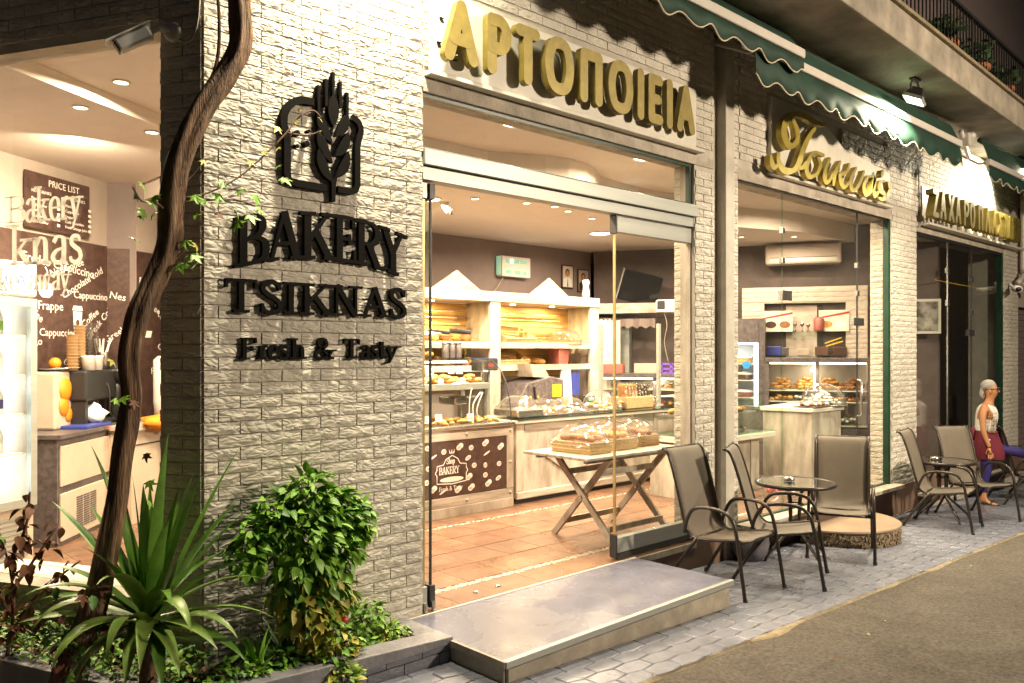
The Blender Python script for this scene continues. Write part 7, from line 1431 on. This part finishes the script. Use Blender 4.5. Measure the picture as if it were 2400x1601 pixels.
part_skin("leggings", [(0, 0, .84, .10, .11), (.01, -.085, .76, .088, .086), (.02, -.09, .47, .068, .069), (-.02, -.09, .28, .060, .060), (-.02, -.09, .15, .044, .044), (.06, .085, .76, .088, .086), (.31, .26, .71, .073, .071), (.36, .38, .67, .060, .060), (.40, .48, .63, .045, .045)], [(0,1),(1,2),(2,3),(3,4),(0,5),(5,6),(6,7),(7,8)], 'navy')
mb = MB(); vs = []; nn_ = 24
for j, (z, rx_, ry_, ox) in enumerate(((1.0, .128, .142, -.005), (.93, .138, .155, .0), (.82, .165, .178, .015), (.70, .18, .185, .03), (.62, .175, .18, .035))):
    for i in range(nn_): a_ = 2 * pi * i / nn_; vs.append((ox + rx_ * cos(a_) * (1 + .03 * sin(a_ * 5 + j)), ry_ * sin(a_) + (.05 * j * .25 if cos(a_) > 0 else 0), z))
fs = [(j*nn_+i, j*nn_+(i+1)%nn_, (j+1)*nn_+(i+1)%nn_, (j+1)*nn_+i) for j in range(4) for i in range(nn_)]
part("apron", mb.add(vs, fs), 'maroon', ps, True)
part("apron_tie", MB().ball((-.15, -.06, .95), .06, .6, .8, 1.6), 'maroon', ps, True)
for s_ in (-1, 1):
    mb = MB()
    for k in range(6): z = .99 + k * .05; mb.tube([(.05, s_ * .142 - s_ * .0, z), (.11, s_ * .11, z), (.128, s_ * .04, z)], .0045, 4, 2)
    part("plaid_line", mb, 'tan' if s_ < 0 else 'choc', ps, kind="stuff")
mb = MB()
for k in range(4): y = -.12 + k * .025; mb.tube([(.08 + .012 * k, y - .01, .96), (.092 + .012 * k, y - .005, 1.1), (.07 + .015 * k, y, 1.24)], .004, 4, 2)
part("plaid_line", mb, 'choc', ps, kind="stuff")
part("apron_label", MB().box(.02, .08, -.186, -.18, .88, .90), 'paper', ps)
# hair, face
part("hair", MB().ball((.022, 0, 1.60), .098, .98, .86, .84, 22, 14, .035), 'hair', ps, True); part("hair_back", MB().ball((-.045, 0, 1.50), .055, .7, .95, 1.6, 16, 12, .07), 'hair', ps, True)
part("nose", MB().ball((.141, 0, 1.527), .014, 1.1, .7, 1.2), 'skin', ps, True); part("lips", MB().ball((.130, 0, 1.478), .011, .6, 1.4, .5), mat("lip_colour", (.35, .08, .05), .5), ps, True)
for s_ in (-1, 1):
    part("eye", MB().ball((.122, s_ * .032, 1.555), .012), 'choc', ps, True); part("ear", MB().ball((.055, s_ * .078, 1.525), .022, .7, .4, 1.2), 'skin', ps, True)
g_ = part("glasses", MB().tube([(.055, -.082, 1.555), (.124, -.06, 1.56)], .004, 5).tube([(.055, .082, 1.555), (.124, .06, 1.56)], .004, 5), 'dark', ps, True)
for s_ in (-1, 1): part("glasses_rim", MB(Matrix.Translation((.140, s_ * .033, 1.553)) @ Matrix.Rotation(R(90), 4, 'Y') @ Matrix.Rotation(s_ * .35, 4, 'X')).tube([(.022 * cos(a), .028 * sin(a), 0) for a in [2*pi*i/14 for i in range(15)]], .004, 5), 'dark', g_, True)
for p_, rz_ in (((.03, -.09, .0), 0), ((.52, .58, .535), .35)):
    so = part("sandal", MB().box(-.11, .14, -.045, .045, 0, .018), 'dark', ps, bevel=.01); so.location = p_; so.rotation_euler = (0, 0, rz_)
    part("strap", MB().tube([(.05, -.044, .01), (.05, 0, .065), (.05, .044, .01)], .010, 6, 4).tube([(-.03, -.044, .01), (-.03, 0, .10), (-.03, .044, .01)], .010, 6, 4), 'dark', so, True)
# pale dog resting, cut by the frame edge
t = thing("dog", "pale tan dog lying on the pavement, cut by the right edge", "dog", (12.22, -1.00, G(12.2) + .004), R(-40))
skin("body", [(.35, 0, .14, .13, .13), (.75, 0, .15, .14, .15), (.12, 0, .13, .08, .08), (.02, 0, .09, .06, .06), (-.09, 0, .06, .032, .032), (.15, -.12, .04, .035, .035), (-.08, -.12, .03, .026, .026), (-.20, -.11, .018, .02, .016), (.15, .12, .04, .035, .035), (-.06, .13, .03, .026, .026), (1.0, -.1, .08, .08, .08), (1.05, .12, .08, .07, .07)], [(0,1),(0,2),(2,3),(3,4),(0,5),(5,6),(6,7),(0,8),(8,9),(1,10),(1,11)], 'tan', t)
for s_ in (-1, 1): part("ear", MB().ball((.06, s_ * .06, .13), .035, .9, .4, 1.1), 'tan', t, True)
part("nose", MB().ball((-.12, 0, .065), .014), 'dark', t, True)

# a few dry leaves and crumbs lying on the pavement and road
t = thing("litter", "scattered dry leaves and crumbs on the pavement and road edge", "litter"); t["kind"] = "stuff"; L = []
for _ in range(70):
    x = rnd.uniform(3.0, 11); y = rnd.uniform(-1.9, -.95) if x < 5.3 else rnd.uniform(-1.8, -.1); L.append((Vector((x, y, G(x) + .014)), Vector((rnd.gauss(0, 1), rnd.gauss(0, 1), .05)), rnd.choice(('leafb', 'leafb', 'leafy')), rnd.uniform(.010, .030)))
scatter(t, L, 0, "dry_leaves")
for c in t.children: c["kind"] = "stuff"
# ================================================================== ASSUMED STREET LAMP (unseen, added to light road and fronts)
t = thing("assumed_street_lamp", "assumed tall street lamp, out of view on the opposite side of the road", "street lamp", (9.5, -9.0, -.3))
part("pole", MB().tube([(0, 0, 0), (0, 0, 4.8), (0, .5, 5.05), (0, 1.2, 5.1)], [.08, .05, .04, .035], 10), 'alu', t, True)
part("lamp_head", MB().box(-.14, .14, .9, 1.5, 5.05, 5.13), 'alu', t, bevel=.02)
part("lamp_lens", MB().box(-.11, .11, .95, 1.45, 5.035, 5.048), 'bulb', t)
lamp("assumed_street_light", (9.5, -7.8, 4.7), 900, (1, .82, .60), .5, .8, (7.2, -2.0, 0), 160)  # beam of the assumed lamp, added for the road and shopfronts
